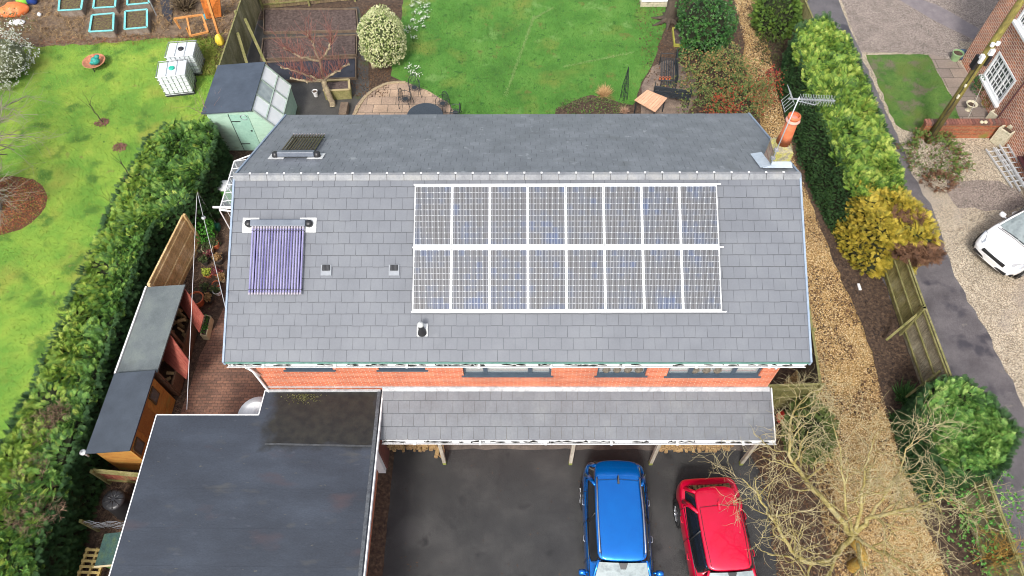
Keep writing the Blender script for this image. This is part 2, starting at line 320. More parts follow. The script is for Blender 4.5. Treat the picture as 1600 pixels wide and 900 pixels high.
brick=brick_mat('house_brick',hexc('c66c48'),hexc('b25a3c'),hexc('c09c86'),bw=.225,rh=.075,ms=.008,fine=.14)
brick_r=brick_mat('cottage_brick',hexc('bc7250'),hexc('8c5648'),hexc('ccb4a2'),bw=.24,rh=.09,ms=.018,fine=.22,stain=(hexc('c46c38'),.7,.62))
tedge=M('tile_edge_shade',[hexc('2c2d30'),hexc('404246')],scale=12,rough=.7); tedge_b=M('tile_edge_back',[hexc('46494e'),hexc('9a9ea2')],scale=9,rough=.5)  # front tile edges darkened, painting in the shadow line below each course
underfelt=M('roof_underlay',[hexc('2a2c2e')],rough=.9)
verge=M('verge_trim',[hexc('7d8c9e'),hexc('92a0b0')],scale=3,rough=.5,fine=(20,.1))
lead=M('lead_flashing',[hexc('8a8c8e'),hexc('a6a8aa'),hexc('bcbcba')],scale=6,rough=.6,fine=(30,.15),bump=.4,bscale=10)
gut=M('gutter_white',[(.78,.78,.77)],rough=.4,fine=(30,.08))
debris=M('gutter_debris',[hexc('1c1a16'),hexc('33302a')],scale=20,rough=.95,bump=1,bscale=40)
anth=M('window_grey',[hexc('3c4853'),hexc('46525e')],scale=5,rough=.45)
glass=M('window_glass',[hexc('3c4448')],rough=.05,spec=.8)
curtain=M('blind_cream',[hexc('c8c6b4'),hexc('dad8c8')],scale=4,rough=.9)
house=thing('brick_house','long two storey brick house with dark grey slate roof carrying solar panels','house',(0,YR,0))
def tiles(mb,x0,x1,org,dirv,nrm,rows,gauge,w,flip=False,seed=0,x0f=None,x1f=None):
    r=random.Random(seed); dirv=Vector(dirv).normalized(); nrm=Vector(nrm).normalized(); org=Vector(org)
    for j in range(rows):
        off=(j%2)*w/2+r.uniform(-.02,.02); k0=int(-2); x=x0-w+off-(.0)
        while x<x1:
            a=max(x,x0); b=min(x+w,x1)
            if b-a>.03:
                g=.0027; t=.008; top=(rows and j*gauge)-.02; bot=(j+1)*gauge+r.uniform(-.004,.004); sk=r.uniform(-.002,.002)
                lift0=.002; lift1=.0165+r.uniform(-.001,.002)
                A=org+dirv*top+nrm*lift0; B=org+dirv*bot+nrm*lift1
                vs=[]
                for P in (A,B):
                    for xx in (a+g,b-g):
                        vs.append(Vector((xx+sk*(P is B),P.y,P.z)))
                up=[v+nrm*t for v in vs]; nose=[v-dirv*.011 for v in up[2:]]; up[2]=up[2]-nrm*t*.75; up[3]=up[3]-nrm*t*.75
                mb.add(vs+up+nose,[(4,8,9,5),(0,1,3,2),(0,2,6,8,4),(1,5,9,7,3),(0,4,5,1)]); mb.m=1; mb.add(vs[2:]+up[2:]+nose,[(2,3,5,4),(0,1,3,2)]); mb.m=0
            x+=w
def fixn(o):
    import bmesh
    bm=bmesh.new(); bm.from_mesh(o.data); bmesh.ops.recalc_face_normals(bm,faces=bm.faces); bm.to_mesh(o.data); bm.free(); return o
# walls with window openings (front wall Y 8.42, others plain)
WY=8.42; WX0,WX1=-6.96,6.83
wins=[(-6.19,-4.93,4.17,'a'),(-3.72,-2.48,4.17,'a'),(-1.49,.85,3.83,'c'),(2.07,3.37,3.83,'b'),(3.94,6.4,3.80,'d')]
TOPW=ZE-.25
mb=MB(); x=WX0
for a,b,z,k in wins:
    mb.box(x,a,WY,WY+.28,0,TOPW+.2); mb.box(a,b,WY,WY+.28,0,z); mb.box(a,b,WY,WY+.28,TOPW-.08,TOPW+.2); x=b
mb.box(x,WX1,WY,WY+.28,0,TOPW+.2)
mb.box(WX0,WX1,17.04,17.32,0,TOPW+.2)
for x0,x1 in ((WX0,WX0+.28),(WX1-.28,WX1)):
    mb.prismX([(WY+.28,0),(17.04,0),(17.04,ZR-(17.04-YR)*sl_-.12),(YR,ZR-.12),(WY+.28,ZR-(YR-WY-.28)*sl_-.12)],x0,x1)
fixn(mb.build('wall',brick,house,world=True))
# roof slabs + tiles
def under(y,dz): return ZR-abs(y-YR)*sl_-dz
mb=MB(); mb.prismX([(EF+.05,under(EF+.05,.02)),(YR,ZR-.02),(EB-.05,under(EB-.05,.02)),(EB-.05,under(EB-.05,.16)),(YR,ZR-.16),(EF+.05,under(EF+.05,.16))],XL+.05,XR-.05)
fixn(mb.build('roof_deck',underfelt,house,world=True))
d1=(0,-math.cos(PH),-math.sin(PH)); n1=(0,-math.sin(PH),math.cos(PH)); d2=(0,math.cos(PH),-math.sin(PH)); n2=(0,math.sin(PH),math.cos(PH))
GA=SLEN/16
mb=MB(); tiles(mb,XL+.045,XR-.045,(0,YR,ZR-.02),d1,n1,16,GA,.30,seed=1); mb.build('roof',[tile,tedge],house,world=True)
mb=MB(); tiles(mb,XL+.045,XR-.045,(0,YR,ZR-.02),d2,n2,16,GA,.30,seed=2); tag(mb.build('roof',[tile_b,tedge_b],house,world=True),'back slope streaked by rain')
mb=MB()
for X,sg in ((XL,1),(XR,-1)):
    for y0,y1 in ((EF-.02,YR),(YR,EB+.02)):
        z=lambda y,d:ZR-abs(y-YR)*sl_+d
        mb.prismX([(y0,z(y0,.035)),(y1,z(y1,.035)),(y1,z(y1,-.13)),(y0,z(y0,-.13))],min(X,X+sg*.05),max(X,X+sg*.05))
fixn(mb.build('verge_trim',verge,house,world=True))
# ridge tiles
ridge_m=M('ridge_tile',[hexc('6c6e72'),hexc('7e8083'),hexc('8a8a88')],scale=3,rough=.6,island=.06,fine=(20,.1))
mb=MB(); nr=33; wr=(XR-XL-.02)/nr; mb2=MB()
for i in range(nr):
    a=XL+.01+i*wr; b=a+wr-.012
    pr=[(YR-.135,ZR-.03),(YR-.128,ZR-.015),(YR-.04,ZR+.055),(YR+.04,ZR+.055),(YR+.128,ZR-.015),(YR+.135,ZR-.03),(YR+.04,ZR+.035),(YR-.04,ZR+.035)]
    mb.prismX([(YR-.14,ZR-.045),(YR-.045,ZR+.06),(YR+.045,ZR+.06),(YR+.14,ZR-.045)],a,b)
    if i: mb2.prismX([(YR-.143,ZR-.045),(YR-.047,ZR+.064),(YR-.02,ZR+.064),(YR-.12,ZR-.04)],a-.013,a+.001)
    if i:
        mb2.m=1; mb2.box(a-.03,a+.018,YR+.0,YR+.045,ZR+.06,ZR+.078); mb2.m=0
fixn(mb.build('ridge_tiles',ridge_m,house,world=True)); fixn(mb2.build('ridge_clips',[darkplastic,white],house,world=True))
# underlay, fascia, soffit, gutter, downpipe
mb=MB(); mb.slab([(XL+.06,EF+.1,ZE-.035+.1*sl_),(XR-.06,EF+.1,ZE-.035+.1*sl_),(XR-.06,EF-.035,ZE-.045),(XL+.06,EF-.035,ZE-.045)],.006)
mb.build('underlay_strip',M('green_underlay',[hexc('3f6a60'),hexc('5a8478')],scale=8,rough=.7),house,world=True)
mb=MB(); mb.box(XL+.06,XR-.06,EF+.03,EF+.05,ZE-.25,ZE-.06); mb.box(XL+.06,XR-.06,EF+.05,WY,ZE-.25,ZE-.235); mb.box(XL+.06,XR-.06,EB-.05,EB-.03,ZE-.25,ZE-.06); mb.box(XL+.06,XR-.06,17.32,EB-.05,ZE-.25,ZE-.235)
mb.build('fascia',white,house,world=True)
def gutter(x0,x1,yc,zc,parent,r=.058,seed=0,dens=.5):
    mb=MB(); pr=[(yc-r*math.cos(a*pi/8),zc-r*math.sin(a*pi/8)) for a in range(9)]
    out=[(yc-(r+.008)*math.cos(a*pi/8),zc-(r+.008)*math.sin(a*pi/8)) for a in range(8,-1,-1)]
    lip=[(yc-r-.012,zc+.008),(yc-r+.004,zc+.008)]
    mb.prismX([(yc-r-.014,zc-.004),(yc-r-.014,zc+.006),(yc-r+.003,zc+.006)]+pr+[(yc+r+.01,zc+.004)]+out[:-1],x0,x1)
    n=int((x1-x0)/2)+1
    for i in range(n):
        xx=x0+(i+.5)*(x1-x0)/n; mb.prismX([(yc-r-.022,zc+.012),(yc+r+.02,zc+.012),(yc+r+.02,zc-.03),(yc,zc-r-.02),(yc-r-.022,zc-.03)],xx-.03,xx+.03)
    g=fixn(mb.build('gutter',gut,parent,world=True))
    r2=random.Random(seed); mb=MB(); x=x0
    while x<x1:
        L=r2.uniform(.03,.3)
        if r2.random()<dens: mb.tube([(x,yc+r2.uniform(-.015,.02),zc-.012),(x+L*.5,yc+r2.uniform(-.02,.02),zc+r2.uniform(-.006,.006)),(min(x+L,x1),yc,zc-.014)],[.008,r2.uniform(.012,.026),.008],5)
        x+=L
    mb.build('debris',debris,g,world=True); return g
g1=gutter(XL+.1,XR-.15,EF-.04,ZE-.10,house,seed=3,dens=.55)
mb=MB()
for x in (XL+.55,XR-.85): 
    cyl(mb,(x,EF-.04,ZE-.28),(x,EF-.04,ZE-.14),.04,12)
cyl(mb,(XL+.55,EF-.04,ZE-.22),(XL+.72,WY-.06,ZE-.8),.032,10); 
xx=WX0-.04
mb.tube([(XL+.55,EF-.04,ZE-.25),(XL+.6,EF+.02,ZE-.5),(WX0-.02,WY-.06,2.6),(WX0-.02,WY-.06,.1)],.034,10)
mb.build('downpipe',gut,house,world=True,smooth=True)
# windows
for wi,(a,b,z,k) in enumerate(wins):
    t=TOPW-.08; y=WY+.05
    mb=MB(); fw=.05
    mb.box(a,b,y,y+.07,z,z+fw); mb.box(a,b,y,y+.07,t-fw,t); mb.box(a,a+fw,y,y+.07,z+fw,t-fw); mb.box(b-fw,b,y,y+.07,z+fw,t-fw)
    divs={'a':[],'b':[],'c':[.25,.76],'d':[.25,.72]}[k]
    for q in divs: xx=a+(b-a)*q; mb.box(xx-.055,xx+.055,y-.004,y+.066,z+fw,t-fw)
    w=mb.build('window',anth,house,world=True)
    mb=MB(); mb.box(a-.06,b+.06,WY-.04,y,z-.03,z+.01); mb.build('sill',anth,w,world=True)
    mb=MB(); mb.box(a+fw,b-fw,y+.03,y+.045,z+fw,t-fw); mb.build('pane',M('clear_pane',[(.5,.55,.57)],rough=.05,alpha=.3,spec=.8),w,world=True)
    mb=MB(); mb.box(a+.02,b-.02,y+.12,y+.125,z+fw+(.1 if k=='b' else 0),t); 
    mb.box(a+.01,b-.01,y+.3,y+.32,z-.1,t); mb.build('blind',curtain,w,world=True)
    if k in 'bd':                # things standing on the inner sill
        mb=MB(); r=random.Random(wi)
        for i in range(4 if k=='b' else 3):
            xx=a+.25+i*((b-a)*(.22 if k=='b' else .12))+(.5 if k=='d' else 0); mb.lathe([(0,0),(.1,.02),(.13,.12),(.09,.24),(.04,.3),(0,.3)],(xx,y+.085,z+.06),10)
        mb.build('ornament',M('pot_ornament',[hexc('4c463c'),hexc('7a7264')],scale=14,rough=.6),w,world=True)
# lean-to canopy
LX0,LX1=-3.80,6.93; LY0,LZ0,LY1,LZ1=WY,3.06,7.08,2.60
dl=Vector((0,LY1-LY0,LZ1-LZ0)); LL=dl.length; dln=dl.normalized(); nl=Vector((0,dln.z,-dln.y))
mb=MB(); tiles(mb,LX0,LX1,(0,LY0,LZ0),dln,nl,4,LL/4,.30,seed=5)
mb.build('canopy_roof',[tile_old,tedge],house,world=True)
mb=MB(); mb.slab([(LX0,LY0,LZ0-.004),(LX1,LY0,LZ0-.004),(LX1,LY1+.03,LZ1+.006),(LX0,LY1+.03,LZ1+.006)],.1)
for i in range(13): mb.beam((LX0+.3+i*.85,LY0,LZ0-.15),(LX0+.3+i*.85,LY1+.06,LZ1-.13),.05,.1)
mb.box(LX0,LX1-.1,7.28,7.38,2.40,2.54)
mb.build('canopy_frame',M('weathered_timber',[hexc('6a6256'),hexc('8e8678')],scale=5,stretch=(1,1,.2),rough=.9,fine=(40,.2)),house,world=True)
mb=MB(); mb.slab([(LX0,LY0-.015,LZ0+.06),(LX1-.03,LY0-.015,LZ0+.06),(LX1-.03,LY0-.11,LZ0+.01),(LX0,LY0-.11,LZ0+.01)],.01); mb.box(LX0-3.3,LX1-.05,LY0-.018,LY0-.003,LZ0+.05,LZ0+.10)
mb.build('flashing',lead,house,world=True)
mb=MB(); mb.prismX([(LY1-.02,LZ1+.03),(LY0-.02,LZ0+.07),(LY0-.02,LZ0-.12),(LY1-.02,LZ1-.14)],LX1+.002,LX1+.03); 
fixn(mb.build('bargeboard',white,house,world=True))
gutter(LX0+.05,LX1+.04,LY1-.045,LZ1-.02,house,seed=9,dens=.6)
post_m=M('oak_post',[hexc('8a8070'),hexc('a79e90'),hexc('c0b8aa')],scale=4,stretch=(1,1,.15),rough=.9,fine=(30,.2),bump=.5)
for px in (695,891,1016,1157):
    x=at(px,724)[0]; mb=MB(); mb.box(x-.05,x+.05,7.28,7.38,.12,2.40); mb.m=1; mb.box(x-.052,x+.052,7.278,7.382,0,.16)
    mb.build('post',[post_m,M('mossy_post_foot',[hexc('6c7234'),hexc('8c9246')],scale=12,rough=.95)],house,world=True)
# chimney
mortar=M('chimney_render',[hexc('8e8a40'),hexc('a39c58'),hexc('8a8270'),hexc('6e6e3a')],scale=5,rough=.95,bump=.8,bscale=20,fine=(25,.25))
cx,cy=7.08,13.66; 
mb=MB(); mb.box(cx-.25,cx+.25,cy-.24,cy+.30,5.9,7.2); 
ch=mb.build('chimney',brick_mat('old_chimney_brick',hexc('a08a7c'),hexc('8c6a5c'),hexc('8a8478'),fine=.25,stain=(hexc('8a8468'),1.5,.5)),house,world=True,bevel=.015)
mb=MB(); mb.add([(cx-.26,cy-.25,7.2),(cx+.26,cy-.25,7.2),(cx+.26,cy+.31,7.2),(cx-.26,cy+.31,7.2),(cx-.15,cy-.1,7.3),(cx+.17,cy-.1,7.3),(cx+.17,cy+.25,7.3),(cx-.15,cy+.25,7.3)],[(0,1,5,4),(1,2,6,5),(2,3,7,6),(3,0,4,7),(4,5,6,7),(3,2,1,0)]); mb.box(cx-.258,cx+.258,cy-.248,cy-.242,6.7,7.19)
mb.build('mortar_cap',mortar,ch,world=True)
terra=M('terracotta',[hexc('b8603c'),hexc('cc7048'),hexc('d88060')],scale=3,rough=.75,fine=(20,.1))
mb=MB(); mb.lathe([(.17,7.55),(.19,7.3),(.165,7.66),(.15,8.0),(.135,8.18),(.165,8.2),(.165,8.25),(.12,8.26)],(cx+.02,cy+.07,0),24); mb.build('chimney_pot',terra,ch,world=True,smooth=True)
mb=MB(); mb.lathe([(.0,8.08),(.18,8.08),(.19,8.10),(.18,8.13),(.1,8.16),(0,8.17)],(cx+.02,cy+.07,0),28); 
for a in range(3): cyl(mb,(cx+.02+.12*math.cos(a*2.1),cy+.07+.12*math.sin(a*2.1),8.02),(cx+.02+.14*math.cos(a*2.1),cy+.07+.14*math.sin(a*2.1),8.09),.012,6)
mb.build('pot_cap',M('pot_cap_clay',[hexc('d09080'),hexc('dca090')],scale=4,rough=.7),ch,world=True,smooth=True)
mb=MB()
zr=lambda y:ZR-abs(y-YR)*sl_
mb.slab([(cx-.5,cy-.45,zr(cy-.45)+.05),(cx+.3,cy-.45,zr(cy-.45)+.05),(cx+.3,cy-.24,zr(cy-.24)+.16),(cx-.5,cy-.24,zr(cy-.24)+.05)],.01)
mb.slab([(cx-.25,cy-.24,zr(cy-.24)+.17),(cx+.25,cy-.24,zr(cy-.24)+.17),(cx+.25,cy-.42,zr(cy-.42)+.06),(cx-.25,cy-.42,zr(cy-.42)+.06)],.01)
mb.slab([(cx-.55,cy-.4,zr(cy-.4)+.035),(cx-.25,cy-.4,zr(cy-.4)+.10),(cx-.25,cy+.5,zr(cy+.5)+.10),(cx-.55,cy+.5,zr(cy+.5)+.035)],.01)
mb.build('lead_apron',M('lead_pale',[hexc('a3b0bd'),hexc('bcc6d0')],scale=5,rough=.5,bump=.4,bscale=12),ch,world=True).location=(0,0,.14); ch.location=(0,0,-.14)
# TV aerial on its mast
alu=M('aluminium',[hexc('b8bcc0')],rough=.35,metal=.6)
ae=thing('tv_aerial','metal television aerial on a mast strapped to the chimney','aerial',(cx-.26,cy-.3,6.9))
mb=MB(); mb.tube([(cx-.28,cy-.34,6.75),(cx-.28,cy-.34,7.4),(cx-.27,cy-.33,9.1)],.016,8); mb.build('mast',alu,ae,world=True,smooth=True)
mb=MB(); A=Vector((cx-.5,cy-.28,9.0)); B=Vector((cx+.62,cy-.36,9.0)); mb.beam(A,B,.03,.03)
for i in range(13):
    p=A.lerp(B,.28+i*.055); 
    mb.tube([p+Vector((0,-.02,.17)),p+Vector((0,-.03,.0)),p+Vector((0,-.02,-.17))],.006,5); mb.tube([p+Vector((0,.15,.03)),p+Vector((0,-.15,.03))],.006,5)
mb.tube([A.lerp(B,.2)+Vector((0,0,-.05)),A.lerp(B,.62)+Vector((0,0,-.16)),A.lerp(B,.72)],.012,6)
mb.build('boom',alu,ae,world=True)
mb=MB()
for sg in (-1,1):
    for q in (-.2,-.1,0,.1,.2): mb.tube([A+Vector((.1,q,.02)),A+Vector((-.05,q,sg*.24))],.006,5)
    mb.tube([A+Vector((.1,-.22,.02)),A+Vector((.1,.22,.02))],.007,5); mb.tube([A+Vector((-.05,-.22,sg*.24)),A+Vector((-.05,.22,sg*.24))],.007,5)
mb.build('reflector',alu,ae,world=True)
mb=MB(); mb.box(cx-.33,cx-.23,cy-.38,cy-.29,6.95,7.02); mb.box(cx-.33,cx-.23,cy-.38,cy-.29,7.25,7.32); mb.build('bracket',alu,ae,world=True)
# small roof fittings -----------------------------------------------
def on_front(px,py,h=0):                 # point of the front slope seen at a pixel, lifted by h
    lo,hi=EF,YR
    ray=_f+_r*(px-800)/F+_d*(py-450)/F
    # plane: z = ZR-(YR-y)*sl_
    t=(ZR-YR*sl_-H)/(ray[2]-sl_*ray[1]); p=Vector((ray[0]*t,ray[1]*t,H+ray[2]*t)); return p+Vector(n1)*h
def on_back(px,py,h=0):
    ray=_f+_r*(px-800)/F+_d*(py-450)/F
    t=(ZR+YR*sl_-H)/(ray[2]+sl_*ray[1]); p=Vector((ray[0]*t,ray[1]*t,H+ray[2]*t)); return p+Vector(n2)*h
MF=Matrix((( -1,0,0),(0,0,0),(0,0,0)))
def slope_mtx(p,front=True):             # local x along +X, local y up the slope, z = normal
    x=Vector((1,0,0)) if front else Vector((-1,0,0)); z=Vector(n1 if front else n2); y=z.cross(x)
    return Matrix(((x.x,y.x,z.x,p.x),(x.y,y.y,z.y,p.y),(x.z,y.z,z.z,p.z),(0,0,0,1)))
# tile vents
for px,py,lb in ((510,422,'small black tile vent on the front roof, nearer the tube collector'),(616,422,'small black tile vent on the front roof, nearer the solar panels')):
    p=on_front(px,py,.03); t=thing('roof_vent',lb,'vent',p,group='tile vents on the front roof'); t.matrix_world=slope_mtx(p)
    mb=MB(); mb.box(-.14,.14,-.15,.14,-.03,.006); mb.build('base_tile',M('vent_plate',[hexc('7e8288'),hexc('8e9298')],scale=6,rough=.45),t,bevel=.003)
    mb=MB(); mb.box(-.1,.1,-.02,.13,.006,.016); mb.prismX([(-.02,.016),(.0,.045),(.12,.03),(.12,.016)],-.1,.1); mb.build('hood',darkplastic,t)
    mb=MB(); 
    for i in range(6): mb.box(-.09+i*.033,-.078+i*.033,-.03,.12,.03,.05)
    mb.build('grille',M('vent_grille',[hexc('3a3c40')],rough=.5),t)
p=on_front(660,519,.03); t=thing('roof_flue','short black flue pipe with pale cowl on a lead slate','flue',p); t.matrix_world=slope_mtx(p)
mb=MB(); mb.box(-.14,.14,-.11,.22,-.02,.01); mb.build('lead_slate',M('lead_white',[hexc('c0c2c2'),hexc('dcdcda')],scale=7,rough=.55),t,bevel=.004)
up=Vector((0,math.sin(PH),math.cos(PH)))
q=up.to_track_quat('Z','Y').to_matrix()
mb=MB(); mb.lathe([(.13,-.02),(.1,.06),(.085,.1),(.075,.3),(.075,.34)],(0,0,0),18,q); mb.build('pipe',darkplastic,t,smooth=True)
mb=MB(); mb.lathe([(.06,.34),(.085,.36),(.085,.4),(.05,.46),(.0,.48)],(0,0,0),18,q); mb.build('cowl',M('cowl_grey',[hexc('b8bab8')],rough=.4),t,smooth=True)
# solar panels ---------------------------------------------------------
tl=on_front(649.5,291.5); tr=on_front(1119.5,288.5); bl=on_front(645.5,487); PW=7.98/8; PHT=1.66
frame_m=M('panel_frame',[(.8,.8,.8)],rough=.35,metal=.3); sheetm=M('panel_backsheet',[(.5,.52,.54)],rough=.35)
def cell_mat():
    m=bpy.data.materials.new('solar_cell'); m.use_nodes=True; n=m.node_tree.nodes; l=m.node_tree.links; b=n['Principled BSDF']
    b.inputs['Roughness'].default_value=.12; b.inputs['Specular IOR Level'].default_value=.7
    g=n.new('ShaderNodeNewGeometry'); oi=n.new('ShaderNodeObjectInfo'); tc=n.new('ShaderNodeTexCoord')
    ad=n.new('ShaderNodeVectorMath'); ad.operation='ADD'; sc=n.new('ShaderNodeVectorMath'); sc.operation='SCALE'; sc.inputs['Scale'].default_value=1; l.new(oi.outputs['Location'],sc.inputs[0]); l.new(tc.outputs['Object'],ad.inputs[0]); l.new(sc.outputs[0],ad.inputs[1])
    t=n.new('ShaderNodeTexNoise'); t.inputs['Scale'].default_value=1.6; t.inputs['Detail'].default_value=5; l.new(ad.outputs[0],t.inputs['Vector'])
    m2=n.new('ShaderNodeMath'); m2.operation='MULTIPLY_ADD'; l.new(g.outputs['Random Per Island'],m2.inputs[0]); m2.inputs[1].default_value=.22; l.new(t.outputs[0],m2.inputs[2])
    c=_ramp(n,l,m2.outputs[0],[(.07,.07,.072,.0),(.085,.084,.086,.52),(.08,.085,.098,.7),(.06,.078,.13,.9)])  # bluer patches put the sky's reflection into the cell colour
    wv=n.new('ShaderNodeTexWave'); wv.inputs['Scale'].default_value=9.5; mp=n.new('ShaderNodeMapping'); l.new(tc.outputs['Object'],mp.inputs[0]); l.new(mp.outputs[0],wv.inputs['Vector'])
    mr=n.new('ShaderNodeMapRange'); mr.inputs[3].default_value=.55; mr.inputs[4].default_value=1.8; l.new(wv.outputs[1],mr.inputs[0])  # light and dark stripes paint streaky reflections into the cells
    mx=n.new('ShaderNodeVectorMath'); mx.operation='SCALE'; l.new(c,mx.inputs[0]); l.new(mr.outputs[0],mx.inputs['Scale']); l.new(mx.outputs[0],b.inputs['Base Color']); return m
def solar_panel():
    t=thing('solar_panel','','solar panel',(0,0,0),group='solar panels on the front roof')
    w,h=PW-.012,PHT-.0; f=.022; mb=MB()
    mb.box(0,w,0,f,0,.042); mb.box(0,w,h-f,h,0,.042); mb.box(0,f,f,h-f,0,.042); mb.box(w-f,w,f,h-f,0,.042); mb.build('frame',frame_m,t,bevel=.002)
    mb=MB(); mb.box(f,w-f,f,h-f,.01,.033); mb.build('backsheet',sheetm,t)
    mb=MB(); c=.1555; gx=(w-6*c)/2; gy=(h-10*c)/2; e=.0026; k=.014
    for i in range(6):
        for j in range(10):
            x0=gx+i*c+e; x1=gx+(i+1)*c-e; y0=gy+j*c+e; y1=gy+(j+1)*c-e
            mb.add([(x0+k,y0,.035),(x1-k,y0,.035),(x1,y0+k,.035),(x1,y1-k,.035),(x1-k,y1,.035),(x0+k,y1,.035),(x0,y1-k,.035),(x0,y0+k,.035)],[tuple(range(8))])
    ce=mb.build('cells',cell_mat(),t)
    mb=MB()
    for i in range(6):
        for q in (.25,.75): x=gx+(i+q)*c; mb.box(x-.002,x+.002,gy,h-gy,.0355,.0362)
    mb.build('busbars',M('busbar',[(.6,.6,.62)],rough=.3,metal=.8),ce)
    return t
proto=solar_panel(); first=True
ux=(tr-tl); ux.normalize(); ux=Vector((1,0,0))
names=['first','second','third','fourth','fifth','sixth','seventh','eighth']
for row in range(2):
    for i in range(8):
        o=proto if first else copy_tree(proto); first=False
        org=Vector((tl.x-.02+i*PW,0,0)); down=.0+row*(PHT+.045)+PHT
        p=Vector((tl.x-.0+i*PW,tl.y,tl.z))+Vector(d1)*down+Vector(n1)*.11
        o.matrix_world=slope_mtx(p)
        o['label']='%s solar panel from the left in the %s row on the front roof'%(names[i],'upper' if row==0 else 'lower')
rk=thing('panel_mounting_rails','white aluminium rails carrying the two rows of solar panels','mounting rails',tl)
mb=MB()
for dn in (-.01,PHT+.022,2*PHT+.055):
    a=Vector((tl.x-.03,tl.y,tl.z))+Vector(d1)*dn+Vector(n1)*.125; b=a+Vector((8*PW+.13,0,0)); mb.beam(a,b,.035,.05,up=Vector(n1))
mb.build('rail',frame_m,rk,world=True)
mb=MB()
for i in range(9):
    for dn in (.3,1.3,2.0,3.0):
        a=Vector((tl.x+i*PW-.02 if i else tl.x+.05,tl.y,tl.z))+Vector(d1)*dn; mb.beam(a+Vector(n1)*.02,a+Vector(n1)*.105,.04,.04,up=(1,0,0))
mb.build('bracket',frame_m,rk,world=True)
# evacuated tube collectors
tubeg=M('vacuum_tube',[hexc('554f8c'),hexc('9a94b8'),hexc('7670a0')],scale=1.4,stretch=(3,.4,1),rough=.15,coat=.6,metal=.2,island=.12)
tubeb=M('vacuum_tube_brown',[hexc('4a3a30'),hexc('5c4a3c')],scale=3,rough=.15,coat=.6,metal=.3,island=.2)
def collector(p,front,label,w=1.40,L=1.82,nt_=19,tm=None):
    t=thing('tube_collector',label,'solar collector',p,group='evacuated tube solar collectors'); t.matrix_world=slope_mtx(p,True) if front else slope_mtx(p,False)
    sg=1
    for i in range(nt_):
        x=-w/2+.035+i*(w-.07)/(nt_-1); mb=MB(); mb.tube([(x,-.05,.12),(x,-L,.12)],.0235,12); mb.m=1; mb.tube([(x,-L,.12),(x,-L-.05,.12)],[.027,.027],10); mb.tube([(x,-.12,.12),(x,-.05,.12)],[.0285,.0285],10)
        mb.build('glass_tube',[tm,M('tube_cap',[hexc('b8b0b8')],rough=.35,metal=.4)],t,smooth=False)
    mb=MB(); mb.box(-w/2-.03,w/2+.03,-.06,.12,.04,.18); mb.build('manifold',M('manifold_grey',[hexc('5a616c'),hexc('6c737e')],scale=4,rough=.4),t,bevel=.02)
    mb=MB(); 
    for s_ in (-1,1): mb.lathe([(.0,.17),(.05,.17),(.09,.14),(.1,.06),(.1,.0)],(s_*(w/2+.1),.03,0),16)
    for s_ in (-1,1): mb.tube([(s_*(w/2+.1),.03,.12),(s_*(w/2-.05),.03,.12)],.03,8)
    mb.build('pipe_elbow',darkplastic,t,smooth=True)
    mb=MB(); 
    for y in (-.18,-L+.08): mb.box(-w/2,w/2,y-.012,y+.012,.06,.085); mb.box(-w/2,w/2,y-.006,y+.006,.146,.150)
    for x in (-w/2+.1,w/2-.1): mb.box(x-.02,x+.02,-L,.0,.02,.06)
    mb.build('support_frame',M('steel_dark',[hexc('3c3c40')],rough=.5,metal=.5),t)
    mb=MB(); 
    for s_ in (-1,1): mb.box(min(s_*(w/2-.16),s_*(w/2+.28)),max(s_*(w/2-.16),s_*(w/2+.28)),-.2,.2,.012,.024)
    mb.build('flashing',M('lead_white',[1]),t)
    return t
pc=on_front(437,352); collector(pc,True,'evacuated tube collector with purple tubes on the front roof slope',tm=tubeg)
pb=on_back(464,245); collector(pb,False,'smaller looking brown evacuated tube collector on the back roof slope',w=.98,L=1.45,nt_=12,tm=tubeb)
# ================================================================ GARAGE
GZ=2.95
gar=thing('garage','flat roofed garage with weathered black rubber roof and white edge trim','garage',(-6.8,4,0))
outl=[(-9.93,-.6),(-3.72,-.6),(-3.84,8.40),(-7.10,8.40),(-7.14,7.66),(-9.95,7.66)]
felt=M('rubber_roof',[hexc('282d36'),hexc('303640'),hexc('3a414c')],scale=.55,detail=9,rough=.6,stretch=(1,2.2,1),fine=(18,.14),bump=.15,bscale=8,blotch=[(hexc('4c4b46'),1.0,.62,.24),(hexc('434750'),2.9,.66,.14),(hexc('40363a'),.5,.6,.14),(hexc('55544c'),5.5,.7,.08)])
def inset(p,d):
    c=[sum(q[i] for q in p)/len(p) for i in (0,1)]; return [(x+(d if x<c[0] else -d),y+(d if y<2 else -d)) for x,y in p]
mb=MB(); mb.prism([(x,y) for x,y in outl],GZ-.16,GZ); fixn(mb.build('roof',felt,gar,world=True))
